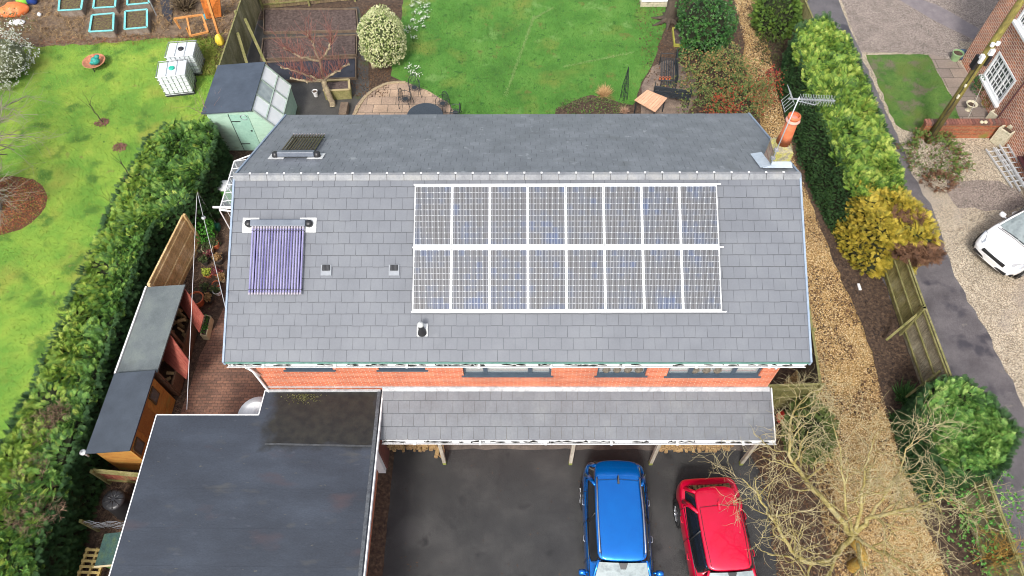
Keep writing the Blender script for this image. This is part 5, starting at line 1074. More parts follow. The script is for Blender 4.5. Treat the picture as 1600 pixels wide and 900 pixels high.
def car(name,label,loc,rz,paint,Lr=2.2,Lf=2.25,W=.93,belt=.98,roofz=1.62,rw=.60,rear_top=1.75,rear_base=2.1,wt=-.75,wb=-1.35,roofdark=None,rails=None,hatch_spoiler=.25,wheel_r=.34):
    t=thing(name,label,'car',loc,rz); b=belt
    def sec(w,ztop,zc,zb=.25):
        return [(w*.80,zb),(w*.96,zb+.05),(w,zb+.25),(w*1.0,.62),(w*.975,ztop-.08),(w*.93,ztop-.012),(w*.80,ztop+.015),(w*.4,zc),(0,zc+.01)]
    S_=[(Lr,sec(W*.72,.82,.84,.38)),(Lr-.04,sec(W*.84,b-.04,b-.0,.32)),(Lr-.22,sec(W*.95,b+.02,b+.03)),(Lr-.6,sec(W*.995,b+.02,b+.02)),(.9,sec(W,b+.01,b)),(.2,sec(W*.985,b,b-.02)),(-.6,sec(W*.985,b-.01,b-.01)),(-1.0,sec(W*.99,b-.015,b+.02)),(wb-.02,sec(W,b-.02,b+.03)),(wb-.35,sec(W*.995,b-.07,b-.01)),(-Lf+.32,sec(W*.95,b-.17,b-.10)),(-Lf+.12,sec(W*.84,b-.27,b-.2,.3)),(-Lf,sec(W*.68,.60,.62,.36))]
    loft('body',S_,paint,t,sub=2)
    # cabin: roof panel
    rz_=roofz; R=[]
    def rsec(w,z,crown): return [(w,z-.05),(w*.985,z-.012),(w*.9,z+crown*.45),(w*.5,z+crown*.9),(0,z+crown)]
    yb=rear_top
    R=[(yb+hatch_spoiler,rsec(rw*.93,rz_-.10,.02)),(yb+.02,rsec(rw*.99,rz_-.055,.035)),(yb-.4,rsec(rw*1.02,rz_-.02,.045)),(.5,rsec(rw*1.05,rz_,.05)),(0,rsec(rw*1.05,rz_,.045)),(wt+.25,rsec(rw*1.03,rz_-.03,.045)),(wt,rsec(rw*1.0,rz_-.085,.04))]
    rf=loft('roof',R,roofdark or paint,t,sub=2)
    if roofdark:
        pass
    # glass house: one dark volume under roof + paint pillars
    yb2=rear_base; Gs=[]
    def gsec(wb_,wt_,zt,zb): return [(wb_,zb),(wb_*.995,zb+.02),((wb_+wt_)/2+.015,(zb+zt)/2),(wt_,zt-.03),(wt_*.96,zt),(0,zt+.01)]
    cw=W*.90
    G_=[(yb2,gsec(cw*.86,rw*.9,b+.06,b-.05)),(yb2-.02,gsec(cw*.88,rw*.9,b+.1,b-.03)),(yb+.02,gsec(cw*.95,rw*.97,rz_-.07,b-.02)),(yb-.4,gsec(cw*.99,rw*1.0,rz_-.035,b-.02)),(.3,gsec(cw,rw*1.03,rz_-.015,b-.03)),(wt+.2,gsec(cw*.99,rw*1.01,rz_-.045,b-.03)),(wt,gsec(cw*.985,rw*.985,rz_-.10,b-.03))]
    loft('side_glass',G_,cglass,t,sub=1)
    # windscreen
    def grid(fn,nu,nv,name,mat,th=0):
        mb=MB(); mb.v=[fn(i/nu,j/nv) for j in range(nv+1) for i in range(nu+1)]
        for j in range(nv):
            for i in range(nu): a=j*(nu+1)+i; mb.f.append((a,a+1,a+nu+2,a+nu+1)); mb.mi.append(0)
        o=mb.build(name,mat,t); fixn(o); o.data.polygons.foreach_set('use_smooth',np.ones(len(o.data.polygons),dtype=bool)); return o
    def ws_(u,v):
        x=(u*2-1); w=(rw*.97)+(cw*.93-rw*.97)*v; y=wt-.0+(wb-wt)*v+.10*(x*x)*(.3+.7*v)*1.0-.03; z=(rz_-.085)+((b-.02)-(rz_-.085))*v+.045*(1-x*x)*(1-v)+.02*(1-x*x); return (x*w,y,z+.012)
    grid(ws_,12,6,'windscreen',screen_m)
    mb=MB()
    for sg in (-1,1):
        mb.tube([(sg*(rw*.985),wt+.05,rz_-.07),(sg*((rw+cw)*.49),(wt+wb)/2+.09,(rz_+b)/2-.02),(sg*cw*.95,wb+.10,b-.01)],[.035,.038,.045],6)
    mb.build('front_pillar',paint,t,smooth=True)
    mb=MB()
    for sg in (-1,1):
        mb.tube([(sg*(rw*1.0),yb-.45,rz_-.045),(sg*((rw+cw)*.5+.01),yb-.18,(rz_+b)/2),(sg*cw*.965,yb-.0,b-.0)],[.04,.065,.09],6)
        mb.tube([(sg*(rw*.88),yb+.12,rz_-.11),(sg*cw*.84,yb2-.08,b-.0)],[.05,.065],6)
    mb.build('rear_pillar',paint,t,smooth=True)
    mb=MB()
    for sg in (-1,1):
        mb.tube([(sg*(rw*1.045),.45,rz_-.04),(sg*(cw*1.0),.35,b)],[.022,.03],6)
        mb.tube([(sg*(cw*1.005),yb-.1,b+.02),(sg*(cw*1.012),.4,b-.0),(sg*(cw*1.0),wt-.3,b-.01)],.012,5)
    mb.build('door_pillar',trim_m,t,smooth=True)
    # rear window & bumper & lamps & plate
    mb=MB(); mb.slab([(-cw*.72,yb2+.0,b+.06),(cw*.72,yb2+.0,b+.06),(rw*.8,yb+.16,rz_-.13),(-rw*.8,yb+.16,rz_-.13)],.02); fixn(mb.build('rear_window',cglass,t))
    for sg in (-1,1):
        mb=MB(); mb.box(min(sg*W*.6,sg*W*.8),max(sg*W*.6,sg*W*.8),Lr-.16,Lr-.03,b-.26,b-.12); mb.build('tail_lamp',tail_m,t,bevel=.03)
        mb=MB(); mb.add([(sg*W*.97,-Lf+.62,b-.16),(sg*W*.90,-Lf+.30,b-.24),(sg*W*.66,-Lf+.13,b-.26),(sg*W*.62,-Lf+.22,b-.17),(sg*W*.86,-Lf+.55,b-.115)],[(0,1,2,3,4)] if sg>0 else [(4,3,2,1,0)]); o=mb.build('headlight',lampg,t); md=o.modifiers.new('x','SOLIDIFY'); md.thickness=.04; md.offset=0
        mb=MB(); mb.lathe([(0,-.1),(.03,-.1),(.1,-.09),(.115,0),(.1,.09),(.03,.1),(0,.1)],(sg*(W+.10),wt-.16,b+.04),12,Matrix.Diagonal((1,.75,.85)).to_3x3()@Matrix.Rotation(pi/2,3,'Y')); mb.tube([(sg*(W-.08),wt-.14,b-.01),(sg*(W+.06),wt-.15,b+.01)],.03,6); mb.build('wing_mirror',paint,t,smooth=True)
        for yy in (-.05,.95):
            mb=MB(); mb.tube([(sg*(W*.985),yy-.09,b-.17),(sg*(W*1.02),yy-.06,b-.165),(sg*(W*1.02),yy+.06,b-.165),(sg*(W*.985),yy+.09,b-.17)],.014,6); mb.build('door_handle',rim_m if rails else paint,t,smooth=True)
        for yy in (Lr-.85,-Lf+.88):
            mb=MB(); mb.lathe([(wheel_r+.07,-.02),(wheel_r+.07,.012),(wheel_r-.08,.014)],(sg*(W*.99),yy,wheel_r),28,Matrix.Rotation(sg*pi/2,3,'Y')); mb.build('wheel_arch',trim_m,t)
            mb=MB(); r_=wheel_r; mb.lathe([(r_*.66,-.2),(r_*.95,-.2),(r_,-.15),(r_,-.01),(r_*.95,.035),(r_*.68,.035)],(sg*(W*.995),yy,r_),28,Matrix.Rotation(sg*pi/2,3,'Y')); w_=mb.build('wheel',tyre_m,t,smooth=True)
            mb=MB(); mt=Matrix.Rotation(sg*pi/2,3,'Y'); mb.lathe([(r_*.70,.03),(r_*.64,.028),(r_*.6,-.03),(0,-.04)],(sg*(W*.995),yy,r_),24,mt)
            for k in range(5):
                a=2*pi*k/5
                for da in (-.16,.16):
                    p0=mt@Vector((.05*math.cos(a),.05*math.sin(a),.02)); p1=mt@Vector((r_*.64*math.cos(a+da),r_*.64*math.sin(a+da),.03)); c=Vector((sg*(W*.995),yy,r_)); mb.beam(c+p0,c+p1,.035,.03)
            mb.build('rim',rim_m,w_)
    mb=MB()
    for sg in (-1,1):
        for yy in (-.62,.38,1.2): mb.tube([(sg*(W*.88),yy,b+.012),(sg*(W*.955),yy,b-.012),(sg*(W*.992),yy+.0,b-.1),(sg*(W*1.001),yy+.0,.62),(sg*(W*.985),yy,.40)],.0065,4)
        mb.tube([(sg*rw*.86,wt+.05,rz_-.012),(sg*rw*.93,.3,rz_+.033),(sg*rw*.9,yb-.35,rz_+.01)],.008,4)
    mb.tube([(-rw*.9,yb-.33,rz_+.016),(0,yb-.30,rz_+.036),(rw*.9,yb-.33,rz_+.016)],.006,4)
    mb.tube([(-W*.8,wb-.1,b+.015),(0,wb-.06,b+.045),(W*.8,wb-.1,b+.015)],.008,4)
    mb.build('panel_seams',trim_m,t)
    mb=MB(); mb.box(-.45,.45,Lr-.03,Lr+.015,.45,.62); mb.build('number_plate_panel',trim_m,t)
    if rails:
        for sg in (-1,1):
            mb=MB(); xs=rw*.93; pts=[(sg*xs*.98,yb-.25,rz_+.0),(sg*xs*1.0,yb-.3,rz_+.055),(sg*xs*1.03,.5,rz_+.085),(sg*xs*1.01,wt+.25,rz_+.05),(sg*xs*1.0,wt+.2,rz_-.0)]; mb.tube(pts,.02,8); mb.build('roof_rail',rim_m,t,smooth=True)
    mb=MB(); y=yb-.33; mb.v=[(-.03,y+.1,rz_+.03),(.03,y+.1,rz_+.03),(.03,y-.1,rz_+.035),(-.03,y-.1,rz_+.035),(-.006,y+.12,rz_+.12),(.006,y+.12,rz_+.12)]; mb.f=[(0,1,2,3),(0,4,5,1),(1,5,2),(2,5,4,3),(0,3,4)]; mb.mi=[0]*5; fixn(mb.build('aerial_fin',trim_m if rails else paint,t))
    mb=MB(); mb.add([(-.12,wt-.02,rz_-.03),(.12,wt-.02,rz_-.03),(.07,wt-.16,rz_-.11),(-.07,wt-.16,rz_-.11)],[(0,1,2,3)]); o=mb.build('mirror_mount',trim_m,t); o.location=(0,-.02,.045)
    for y_ in (wb-.02,):
        mb=MB(); mb.tube([(-cw*.75,wb-.06,b+.055),(0,wb-.02,b+.09)],.012,5); mb.tube([(.05,wb-.02,b+.08),(cw*.8,wb-.0,b+.06)],.012,5); mb.build('wiper',trim_m,t)
    return t
blue=M('blue_paint',[hexc('0076d8'),hexc('0082e4')],rough=.24,coat=1,metal=.75,scale=2)
red=M('red_paint',[hexc('dc0836'),hexc('e40a40')],rough=.28,coat=1,metal=.4,scale=2)
cwhite=M('white_car_paint',[(.8,.8,.8)],rough=.3,coat=1)
car('parked_car','glossy blue estate car with pale roof rails parked nose out by the canopy',(2.72,4.95,0),-.015,blue,rails=True,Lr=2.13,rear_top=1.66,rear_base=2.06,W=.93,rw=.64,roofz=1.64,wt=-.82,wb=-1.45,hatch_spoiler=.3,belt=1.02)
car('parked_car','glossy red hatchback parked under the bare tree beside the blue car',(5.5,4.55,0),.055,red,Lr=2.08,rear_top=1.38,rear_base=1.84,W=.90,rw=.58,roofz=1.52,wt=-.62,wb=-1.3,hatch_spoiler=.28,belt=.95)
wc=car('parked_car','white car with black grille parked on the pale gravel at the right edge',(18.45,15.65,0),rad(-59),cwhite,Lr=2.2,Lf=2.2,W=.92,rw=.62,roofz=1.6,wt=-.55,wb=-1.2,belt=1.0)
mb=MB()
for z,w0,yy,h in ((.66,.45,-2.16,.05),(.42,.66,-2.15,.055)):
    mb.prismX([(yy-.04,z-h),(yy-.035,z+h),(yy+.2,z+h*1.3),(yy+.2,z-h)],-w0,w0)
mb.build('grille',trim_m,wc,bevel=.02)
mb=MB(); 
for sg in (-1,1): mb.box(min(sg*.66,sg*.82),max(sg*.66,sg*.82),-2.08,-1.9,.38,.5)
mb.build('fog_lamp',trim_m,wc,bevel=.02)
mb=MB(); mb.box(-.26,.26,-2.215,-2.2,.5,.6); mb.build('number_plate_panel',M('plate_white',[(.75,.75,.72)],rough=.4),wc)
# ================================================================ BRICK COTTAGE, WALL, POLE, LADDERS
HX=19.6
ct=thing('brick_cottage','old red brick cottage with white sash windows at the right picture edge','house',(22,20,0))
mb=MB(); ops=[(22.2,24.0,.65,1.9),(22.7,24.2,3.2,4.5),(18.2,19.45,.5,1.6)]
ops.sort(); segs=[]; YC=25.75
def wall_with_holes(mb,y0,y1,z0,z1,holes,xa,xb):
    ys=sorted({y0,y1}|{h[0] for h in holes}|{h[1] for h in holes})
    for a,b in zip(ys[:-1],ys[1:]):
        hs_=sorted([(h[2],h[3]) for h in holes if h[0]<=a and h[1]>=b]); z=z0
        for p,q in hs_: mb.box(xa,xb,a,b,z,p); z=q
        mb.box(xa,xb,a,b,z,z1)
wall_with_holes(mb,8,YC,0,5.4,ops,HX,HX+.3); mb.box(HX+.3,29,YC-.3,YC,0,5.4)
mb.build('wall',brick_r,ct,world=True)
mb=MB(); mb.slab([(HX-.2,8,5.38),(HX-.2,YC+.15,5.38),(24.5,YC+.15,8.2),(24.5,8,8.2)],.12); mb.slab([(24.5,8,8.2),(24.5,YC+.15,8.2),(29.3,YC+.15,5.38),(29.3,8,5.38)],.12); mb.build('roof',tile_old,ct,world=True)
def sash(y0,y1,z0,z1,nx,nz_,fm,label=None,fw=.09):
    mb=MB(); mb.box(HX-.02,HX+.1,y0,y1,z0,z0+fw); mb.box(HX-.02,HX+.1,y0,y1,z1-fw,z1); mb.box(HX-.02,HX+.1,y0,y0+fw,z0+fw,z1-fw); mb.box(HX-.02,HX+.1,y1-fw,y1,z0+fw,z1-fw)
    n=3; 
    for k in (1,2): yy=y0+(y1-y0)*k/3; mb.box(HX+.0,HX+.09,yy-.04,yy+.04,z0+fw,z1-fw)
    w=mb.build('window',fm,ct,world=True)
    mb=MB()
    for k in range(1,nx*3):
        if k%nx: yy=y0+(y1-y0)*k/(nx*3); mb.box(HX+.02,HX+.05,yy-.014,yy+.014,z0+fw,z1-fw)
    for k in range(1,nz_): zz=z0+fw+(z1-z0-2*fw)*k/nz_; mb.box(HX+.021,HX+.049,y0+fw,y1-fw,zz-.014,zz+.014)
    if mb.v: mb.build('glazing_bars',fm,w,world=True)
    mb=MB(); mb.box(HX+.055,HX+.06,y0+fw,y1-fw,z0+fw,z1-fw); mb.build('pane',glass,w,world=True)
    mb=MB(); mb.box(HX-.14,HX+.02,y0-.06,y1+.06,z0-.09,z0-.005); mb.build('sill',fm,w,world=True)
sash(22.2,24.0,.65,1.9,3,4,white); sash(22.7,24.2,3.2,4.5,3,4,white); sash(18.2,19.45,.5,1.6,1,1,M('maroon_frame',[hexc('3c2024'),hexc('4c282c')],rough=.5))
mb=MB(); mb.tube([(HX-.05,21.75,.05),(HX-.05,21.75,5.2)],.03,8); mb.build('downpipe',M('pipe_brown',[hexc('5a3a3a')],rough=.5),ct,world=True)
bw=thing('garden_wall','low mossy brick wall running from the cottage to the pole bed','wall',(17.9,21.1,0)); mb=MB(); mb.box(16.25,HX-.02,20.98,21.2,0,.72); mb.build('wall',brick_mat('mossy_brick',hexc('a05638'),hexc('844a34'),hexc('8a7a58'),fine=.25,stain=(hexc('7a7434'),1.6,.58)),bw,world=True)
mb=MB(); x=16.2
while x<HX-.1: mb.box(x+.005,x+.105,20.95,21.23,.72,.83); x+=.115
mb.build('coping',M('brick_coping',[hexc('6a443c'),hexc('8c5a4a'),hexc('5a4a44')],kind='island',rough=.9,fine=(20,.2)),bw,world=True)
for px,lb in ((1533,'left of two pale stones on the low brick wall'),(1539,'right of two pale stones on the low brick wall')):
    c=at(px,192,.83); mb=MB(); mb.lathe([(0.001,0),(.07,.01),(.08,.05),(.05,.09),(.001,.1)],n=9); tag(mb.build('coping_stone',M('pale_stone',[hexc('b8ac90'),hexc('cfc4a8')],scale=8),base=None,smooth=True),lb,'stone').location=c
stone=M('stone_trough',[hexc('a8a088'),hexc('c4bca4'),hexc('8c8a70')],scale=4,rough=.9,fine=(25,.2),bump=.4)
def trough(label,c,s,rz,h):
    t=thing('stone_planter',label,'planter',c,rz); mb=MB(); a,b=s; w=.07
    mb.box(-a,a,-b,-b+w,0,h); mb.box(-a,a,b-w,b,0,h); mb.box(-a,-a+w,-b+w,b-w,0,h); mb.box(a-w,a,-b+w,b-w,0,h); mb.box(-a+w,a-w,-b+w,b-w,0,h*.4); mb.build('trough',stone,t,bevel=.012); mb=MB(); mb.box(-a+w,a-w,-b+w,b-w,h*.4,h*.8); mb.build('soil',soil,t); return t
trough('tall square stone planter in front of the low brick wall by the ladders',(*at(1560,222)[:2],0),(.26,.26),.6,.75)
trough('pale stone planter behind the low brick wall against the cottage',(*at(1556,186)[:2],0),(.34,.25),.5,.4)
c=at(1512,172); t=thing('stone_urn','small round stone urn on the paved path beside the cottage','urn',c); mb=MB(); mb.lathe([(.12,0),(.1,.05),(.07,.12),(.2,.3),(.24,.36),(.2,.37),(.15,.3)],n=18); mb.build('bowl',stone,t,smooth=True); mb=MB(); mb.lathe([(0,.3),(.17,.3)],n=16); mb.build('soil',soil,t)
def pot(label,px,py,r,h,mat,plant=None,group=None,ps=.12,z=0,pn=60,name='plant_pot'):
    t=thing(name,label,'plant pot',at(px,py,z),group=group); mb=MB(); mb.lathe([(.001,.0),(r*.68,0),(r*.92,h*.85),(r,h*.86),(r,h),(r*.9,h),(r*.86,h*.8),(.001,h*.8)],n=20); mb.build('pot',mat,t,smooth=False)
    mb=MB(); mb.lathe([(r*.86,h*.83),(.001,h*.86)],n=14); mb.build('soil',soil,t)
    if plant is not None:
        d=np.array([(RNG.gauss(0,.7),RNG.gauss(0,.7),.8) for _ in range(pn)]); scatter('plant',*LEAF,np.array([(RNG.gauss(0,r*.45),RNG.gauss(0,r*.45),h+RNG.uniform(-.02,ps)) for _ in range(pn)]),frames(d),NR.uniform(ps*.5,ps,pn),plant,t)
    return t
greenpot=M('green_glaze',[hexc('7c9a6c'),hexc('98b488')],rough=.4); bluebag=M('blue_sheet',[hexc('2c3c50'),hexc('46586c')],scale=6,rough=.5)
pot('green glazed pot with bare soil by the corner of the cottage',1491,93,.24,.38,greenpot)
def sack(name,label,c,r,h,mat,cat='bag',seed=0,sq=(1,1)):
    mb=MB(); n=14; r_=random.Random(seed); k=[r_.uniform(.75,1.15) for _ in range(n)]
    for i,(q,z) in enumerate([(.8,0),(1,.12),(.98,.4),(.8,.7),(.45,.93),(.1,1)]):
        for j in range(n): a=2*pi*j/n; w=k[j]*(1+r_.uniform(-.12,.12)); mb.v.append((c[0]+math.cos(a)*r*q*w*sq[0],c[1]+math.sin(a)*r*q*w*sq[1],z*h*(1+r_.uniform(-.1,.1)*(z>0))))
    for i in range(5):
        for j in range(n): mb.f.append((i*n+j,i*n+(j+1)%n,(i+1)*n+(j+1)%n,(i+1)*n+j)); mb.mi.append(0)
    mb.f.append(tuple(5*n+j for j in range(n))); mb.mi.append(0)
    o=mb.build(name,mat,base=(c[0],c[1],0),smooth=True,sub=1); return tag(o,label,cat)
sack('covered_bag','crumpled dark blue sheeting behind the green glazed pot',at(1500,88),.3,.35,bluebag)
# telegraph pole
tpole=thing('telegraph_pole','leaning looking mossy wooden telegraph pole standing in the shrub bed','utility pole',(16.6,20.8,0))
mb=MB(); mb.tube([(16.6,20.8,0),(16.6,20.82,2.0),(16.6,20.85,7.6)],[.15,.14,.115],14); mb.build('pole',M('pole_wood',[hexc('4c4228'),hexc('6c6230'),hexc('86803c')],scale=2.5,rough=.9,fine=(20,.25),stretch=(1,1,.3)),tpole,world=True,smooth=True)
for z,s_ in ((2.4,.1),(2.95,.07)): mb=MB(); mb.box(16.47,16.53,20.64,20.70,z,z+s_*1.6); mb.build('number_tag',M('tag_white',[hexc('d8d0b8')],rough=.5),tpole,world=True)
mb=MB(); mb.box(16.38,16.50,20.62,20.78,4.05,4.35); mb.box(16.55,16.7,20.6,20.72,4.4,4.62); mb.lathe([(.001,0),(.07,.02),(.07,.14),(.001,.16)],(16.48,20.66,4.75),10); mb.lathe([(.001,0),(.07,.02),(.07,.14),(.001,.16)],(16.64,20.66,4.8),10); mb.build('insulator',white,tpole,world=True)
mb=MB(); mb.box(16.36,16.46,20.7,20.95,3.7,4.2); mb.box(16.68,16.78,20.65,20.9,3.9,4.3); mb.build('junction_box',darkplastic,tpole,world=True)
mb=MB(); mb.tube([(16.5,20.7,.0),(16.5,20.68,4.1)],.014,5); mb.tube([(16.62,20.72,4.7),(17.3,21.6,4.6)],.01,4) if False else None; mb.build('cable',darkplastic,tpole,world=True)
# stay wire from the wall to the ground
mb=MB(); mb.tube([(*at(1537,128,1.6)[:2],1.6),(*at(1498,205,.0)[:2],.75)],.012,5); tag(mb.build('wall_cable',M('cable_grey',[hexc('9a968c')],rough=.6),base=(18.2,21,0)),'thin grey stay cable running down to the low brick wall','cable')
# ladders
def ladder(label,a,b,w,group='aluminium ladders lying by the cottage'):
    a=Vector(a);b=Vector(b); t=thing('aluminium_ladder',label,'ladder',a,group=group); d=(b-a).normalized(); s_=d.cross(Vector((0,0,1))).normalized()*w/2; L=(b-a).length
    o0=Vector((0,0,0)); mb=MB(); 
    for k in (-1,1): mb.beam(s_*k,s_*k+d*L,.03,.07)
    mb.build('rail',M('ladder_alu',[hexc('c4c8cc'),hexc('d8dadc')],rough=.4,metal=.3),t)
    for i in range(int(L/.27)): q=d*(.15+i*.27); mb=MB(); mb.beam(q-s_,q+s_,.03,.03,up=d); mb.build('rung',MATS['ladder_alu'],t)
ladder('wide aluminium ladder lying on the gravel, farther from the cottage wall',at(1548,232,.08),at(1590,292,.08),.42)
ladder('aluminium ladder lying closest to the cottage wall',at(1568,226,.2),at(1612,300,.2),.34)
ladder('middle aluminium ladder of the three beside the cottage',at(1558,230,.14),at(1600,298,.14),.3)
mb=MB(); mb.beam(at(1488,224,.3),at(1480,238,.3),.03,.03); tag(mb.build('marker_cane',white,base=(*at(1484,231)[:2],0)),'short white cane stuck in the shrub bed by the pole','cane')
mb=MB(); mb.box(-.045,.045,-.13,.13,0,.06); o=mb.build('white_block',white,bevel=.01); o.location=at(1342,449); tag(o,'small white plastic block lying on the dark soil by the lane fence','block')
# ================================================================ GARDEN FURNITURE
iron=M('dark_iron',[hexc('23282c'),hexc('31383e')],scale=8,rough=.5)
def bench(label,c,rz,L=1.5,d=.55,bars_long=True,seat_pots=0):
    t=thing('metal_bench',label,'bench',c,rz); 
    for sg in (-1,1):
        for y in (-d/2,d/2): mb=MB(); mb.tube([(sg*L/2,y,0),(sg*L/2,y,.42 if y<0 else .9)],.02,6); mb.build('leg',iron,t)
        mb=MB(); mb.tube([(sg*L/2,d/2,.65),(sg*L/2,0,.67),(sg*L/2,-d/2,.62),(sg*L/2,-d/2,.4)],.018,6); mb.build('armrest',iron,t,smooth=True)
    mb=MB(); 
    for i in range(9): y=-d/2+.02+i*(d-.04)/8; mb.box(-L/2,L/2,y-.018,y+.018,.42,.435)
    mb.build('seat',iron,t)
    mb=MB(); mb.box(-L/2,L/2,d/2-.015,d/2+.015,.88,.92); mb.box(-L/2,L/2,d/2-.015,d/2+.015,.5,.53); mb.box(-.02,.02,d/2-.015,d/2+.015,.53,.88)
    if bars_long:
        for i in range(4): mb.box(-L/2,L/2,d/2-.01,d/2+.01,.56+i*.085,.60+i*.085)
    else:
        for i in range(16): x=-L/2+.05+i*(L-.1)/15; mb.box(x-.01,x+.01,d/2-.01,d/2+.01,.53,.88)
    mb.build('backrest',iron,t); return t
bench('dark metal bench facing left at the edge of the back lawn',(*at(1044,112,.4)[:2],0),rad(-96),1.75,.65,False)
bench('dark slatted metal bench behind the square tan table',(*at(1050,146,.4)[:2],0),rad(168),1.5,.6)
qs=[Vector(at(*p,.75)) for p in ((991,156),(1011,140),(1043,153),(1024,175))]
tt=thing('garden_table','square tan slatted garden table close to the back gutter','table',(5.43,22.46,0)); plank_panel([qs[0],qs[1],qs[2],qs[3]],9,.03,'tabletop',M('tan_slat',[hexc('c89878'),hexc('dcae8c')],scale=4,rough=.7,island=.08),tt)
cm=sum(qs,Vector())/4
for p in qs: q=cm.lerp(p,.86); mb=MB(); mb.tube([(q.x,q.y,0),(q.x,q.y,.72)],.025,6); mb.build('leg',iron,tt,world=True)
for i,px in enumerate((1031,1036,1041,1046)):
    pot(['leftmost','second','third','rightmost'][i]+' of the four little terracotta pots on the metal bench',px,124,.055,.11,terra,z=.44,group='small pots on the metal bench')
ob=thing('plant_obelisk','slim black metal obelisk in the border of the back lawn','plant support',at(974,156)); mb=MB()
for a in range(4): mb.tube([(.16*math.cos(a*pi/2),.16*math.sin(a*pi/2),0),(.12*math.cos(a*pi/2),.12*math.sin(a*pi/2),.8),(0,0,1.75)],.012,5)
mb.build('leg',iron,ob); mb=MB()
for z,r_ in ((.3,.15),(.8,.12),(1.2,.08)): mb.tube([(r_*math.cos(a*pi/6),r_*math.sin(a*pi/6),z) for a in range(13)],.008,4)
for k in range(3): mb.tube([(.14*math.cos(z*3+k*2)*(1-z/1.9),.14*math.sin(z*3+k*2)*(1-z/1.9),z) for z in [i*.1 for i in range(17)]],.008,4)
mb.build('hoop',iron,ob)
def chair(label,c,rz):
    t=thing('iron_chair',label,'chair',c,rz,'iron chairs round the oval table'); 
    for sx in (-1,1):
        for sy in (-1,1): mb=MB(); mb.tube([(sx*.2,sy*.2,.42),(sx*.22,sy*.25,.2),(sx*.24,sy*.24,0)],.014,5); mb.build('leg',iron,t)
        mb=MB(); mb.tube([(sx*.21,.2,.65),(sx*.25,0,.66),(sx*.22,-.2,.6),(sx*.2,-.2,.42)],.012,5); mb.build('armrest',iron,t)
    mb=MB(); mb.lathe([(.001,.43),(.1,.43)],n=16); 
    for r_ in (.06,.11,.16,.21): mb.tube([(r_*math.cos(a*pi/10),r_*math.sin(a*pi/10),.43) for a in range(21)],.009,4)
    for a in range(12): mb.tube([(0,0,.43),(.22*math.cos(a*pi/6),.22*math.sin(a*pi/6),.43)],.007,4)
    mb.build('seat',iron,t)
    mb=MB(); mb.tube([(.22*math.cos(a),.21,.45+.48*math.sin(a)) for a in [i*pi/10 for i in range(11)]],.014,5)
    for k in range(-3,4): mb.tube([(k*.055,.2,.43),(k*.06,.21,.45+.48*math.sqrt(1-(k*.06/.22)**2))],.007,4)
    mb.tube([(.11*math.cos(a),.21,.65+.11*math.sin(a)) for a in [i*pi/8 for i in range(17)]],.007,4); mb.build('backrest',iron,t); return t
chair('black iron chair at the top of the patio, pushed out from the table',(*at(648,140,.3)[:2],0),.2); chair('black iron chair left of the oval table',(*at(634,158,.3)[:2],0),1.3); chair('black iron chair right of the oval table on the lawn edge',(*at(692,165,.3)[:2],0),-.7)
chair('black iron chair half hidden by the roof at the right of the patio',(*at(712,182,.2)[:2],0),-1.6)
tb=thing('patio_table','dark oval iron table mostly hidden behind the roof edge','table',(*at(664,181,.7)[:2],0)); mb=MB(); mb.lathe([(.001,.70),(.72,.70),(.74,.715),(.72,.73),(.001,.735)],n=30); mb.build('tabletop',M('table_dark',[hexc('2c343c'),hexc('3c444c')],scale=20,rough=.5),tb); 
for a in range(4): mb=MB(); mb.tube([(.5*math.cos(a*pi/2+.7),.5*math.sin(a*pi/2+.7),0),(.35*math.cos(a*pi/2+.7),.35*math.sin(a*pi/2+.7),.7)],.02,6); mb.build('leg',iron,tb)
# edging stones of the round patio
ed=[(556,176),(560,168),(565,160),(570,153),(577,146),(585,140),(593,136),(602,132),(611,130),(620,129),(629,129)]
for i,(px,py) in enumerate(ed):
    c=at(px,py); mb=MB(); mb.box(-.14,.14,-.06,.06,0,.05); o=mb.build('edging_stone',M('edge_stone',[hexc('8c7c64'),hexc('a89878')],scale=5,rough=.9,fine=(20,.2)),bevel=.01); o.location=c; n_=ed[min(i+1,len(ed)-1)]; p_=ed[max(i-1,0)]; A_=at(*p_);B_=at(*n_); o.rotation_euler=(0,0,math.atan2(B_[1]-A_[1],B_[0]-A_[0])); tag(o,'flat edging stone on the curved rim of the round patio','stone','edging stones of the round patio')
# vegetable beds
board=M('bed_board',[hexc('5c4c40'),hexc('7a6a58')],scale=4,rough=.9,fine=(20,.2)); bedsoil=M('bed_soil',[hexc('3a2f2b'),hexc('524440'),hexc('6a5c54')],scale=8,rough=.95,fine=(50,.35),bump=.8,bscale=30)
sheetm_=M('black_weed_sheet',[hexc('22242c'),hexc('34363f'),hexc('2a2628')],scale=3,rough=.6,bump=.6,bscale=5)
def bed(name,label,q,h,bm_,sm,cat='vegetable bed',t_=.04,lip=None,group=None):
    q=[Vector((*p[:2],0)) for p in q]; c=sum(q,Vector())/4; t=thing(name,label,cat,c,group=group); mb=MB()
    for i in range(4):
        a=q[i];b=q[(i+1)%4]; mb.beam(Vector((a.x,a.y,h/2)),Vector((b.x,b.y,h/2)),t_,h)
    mb.build('board',bm_,t,world=True)
    mb=MB(); qq=[c.lerp(p,.97) for p in q]; mb.slab([(p.x,p.y,h-.05) for p in qq],h-.06); mb.build('soil',sm,t,world=True)
    if lip:
        mb=MB(); 
        for i in range(4): a=q[i];b=q[(i+1)%4]; mb.beam(Vector((a.x,a.y,h+.012)),Vector((b.x,b.y,h+.012)),t_+.05,.024)
        mb.build('rim',lip,t,world=True)
    return t
bed('vegetable_bed','farthest low bed of dark soil in the vegetable garden',[at(*p,.12) for p in ((412,50),(559,47),(557,14),(412,14))],.14,board,bedsoil)
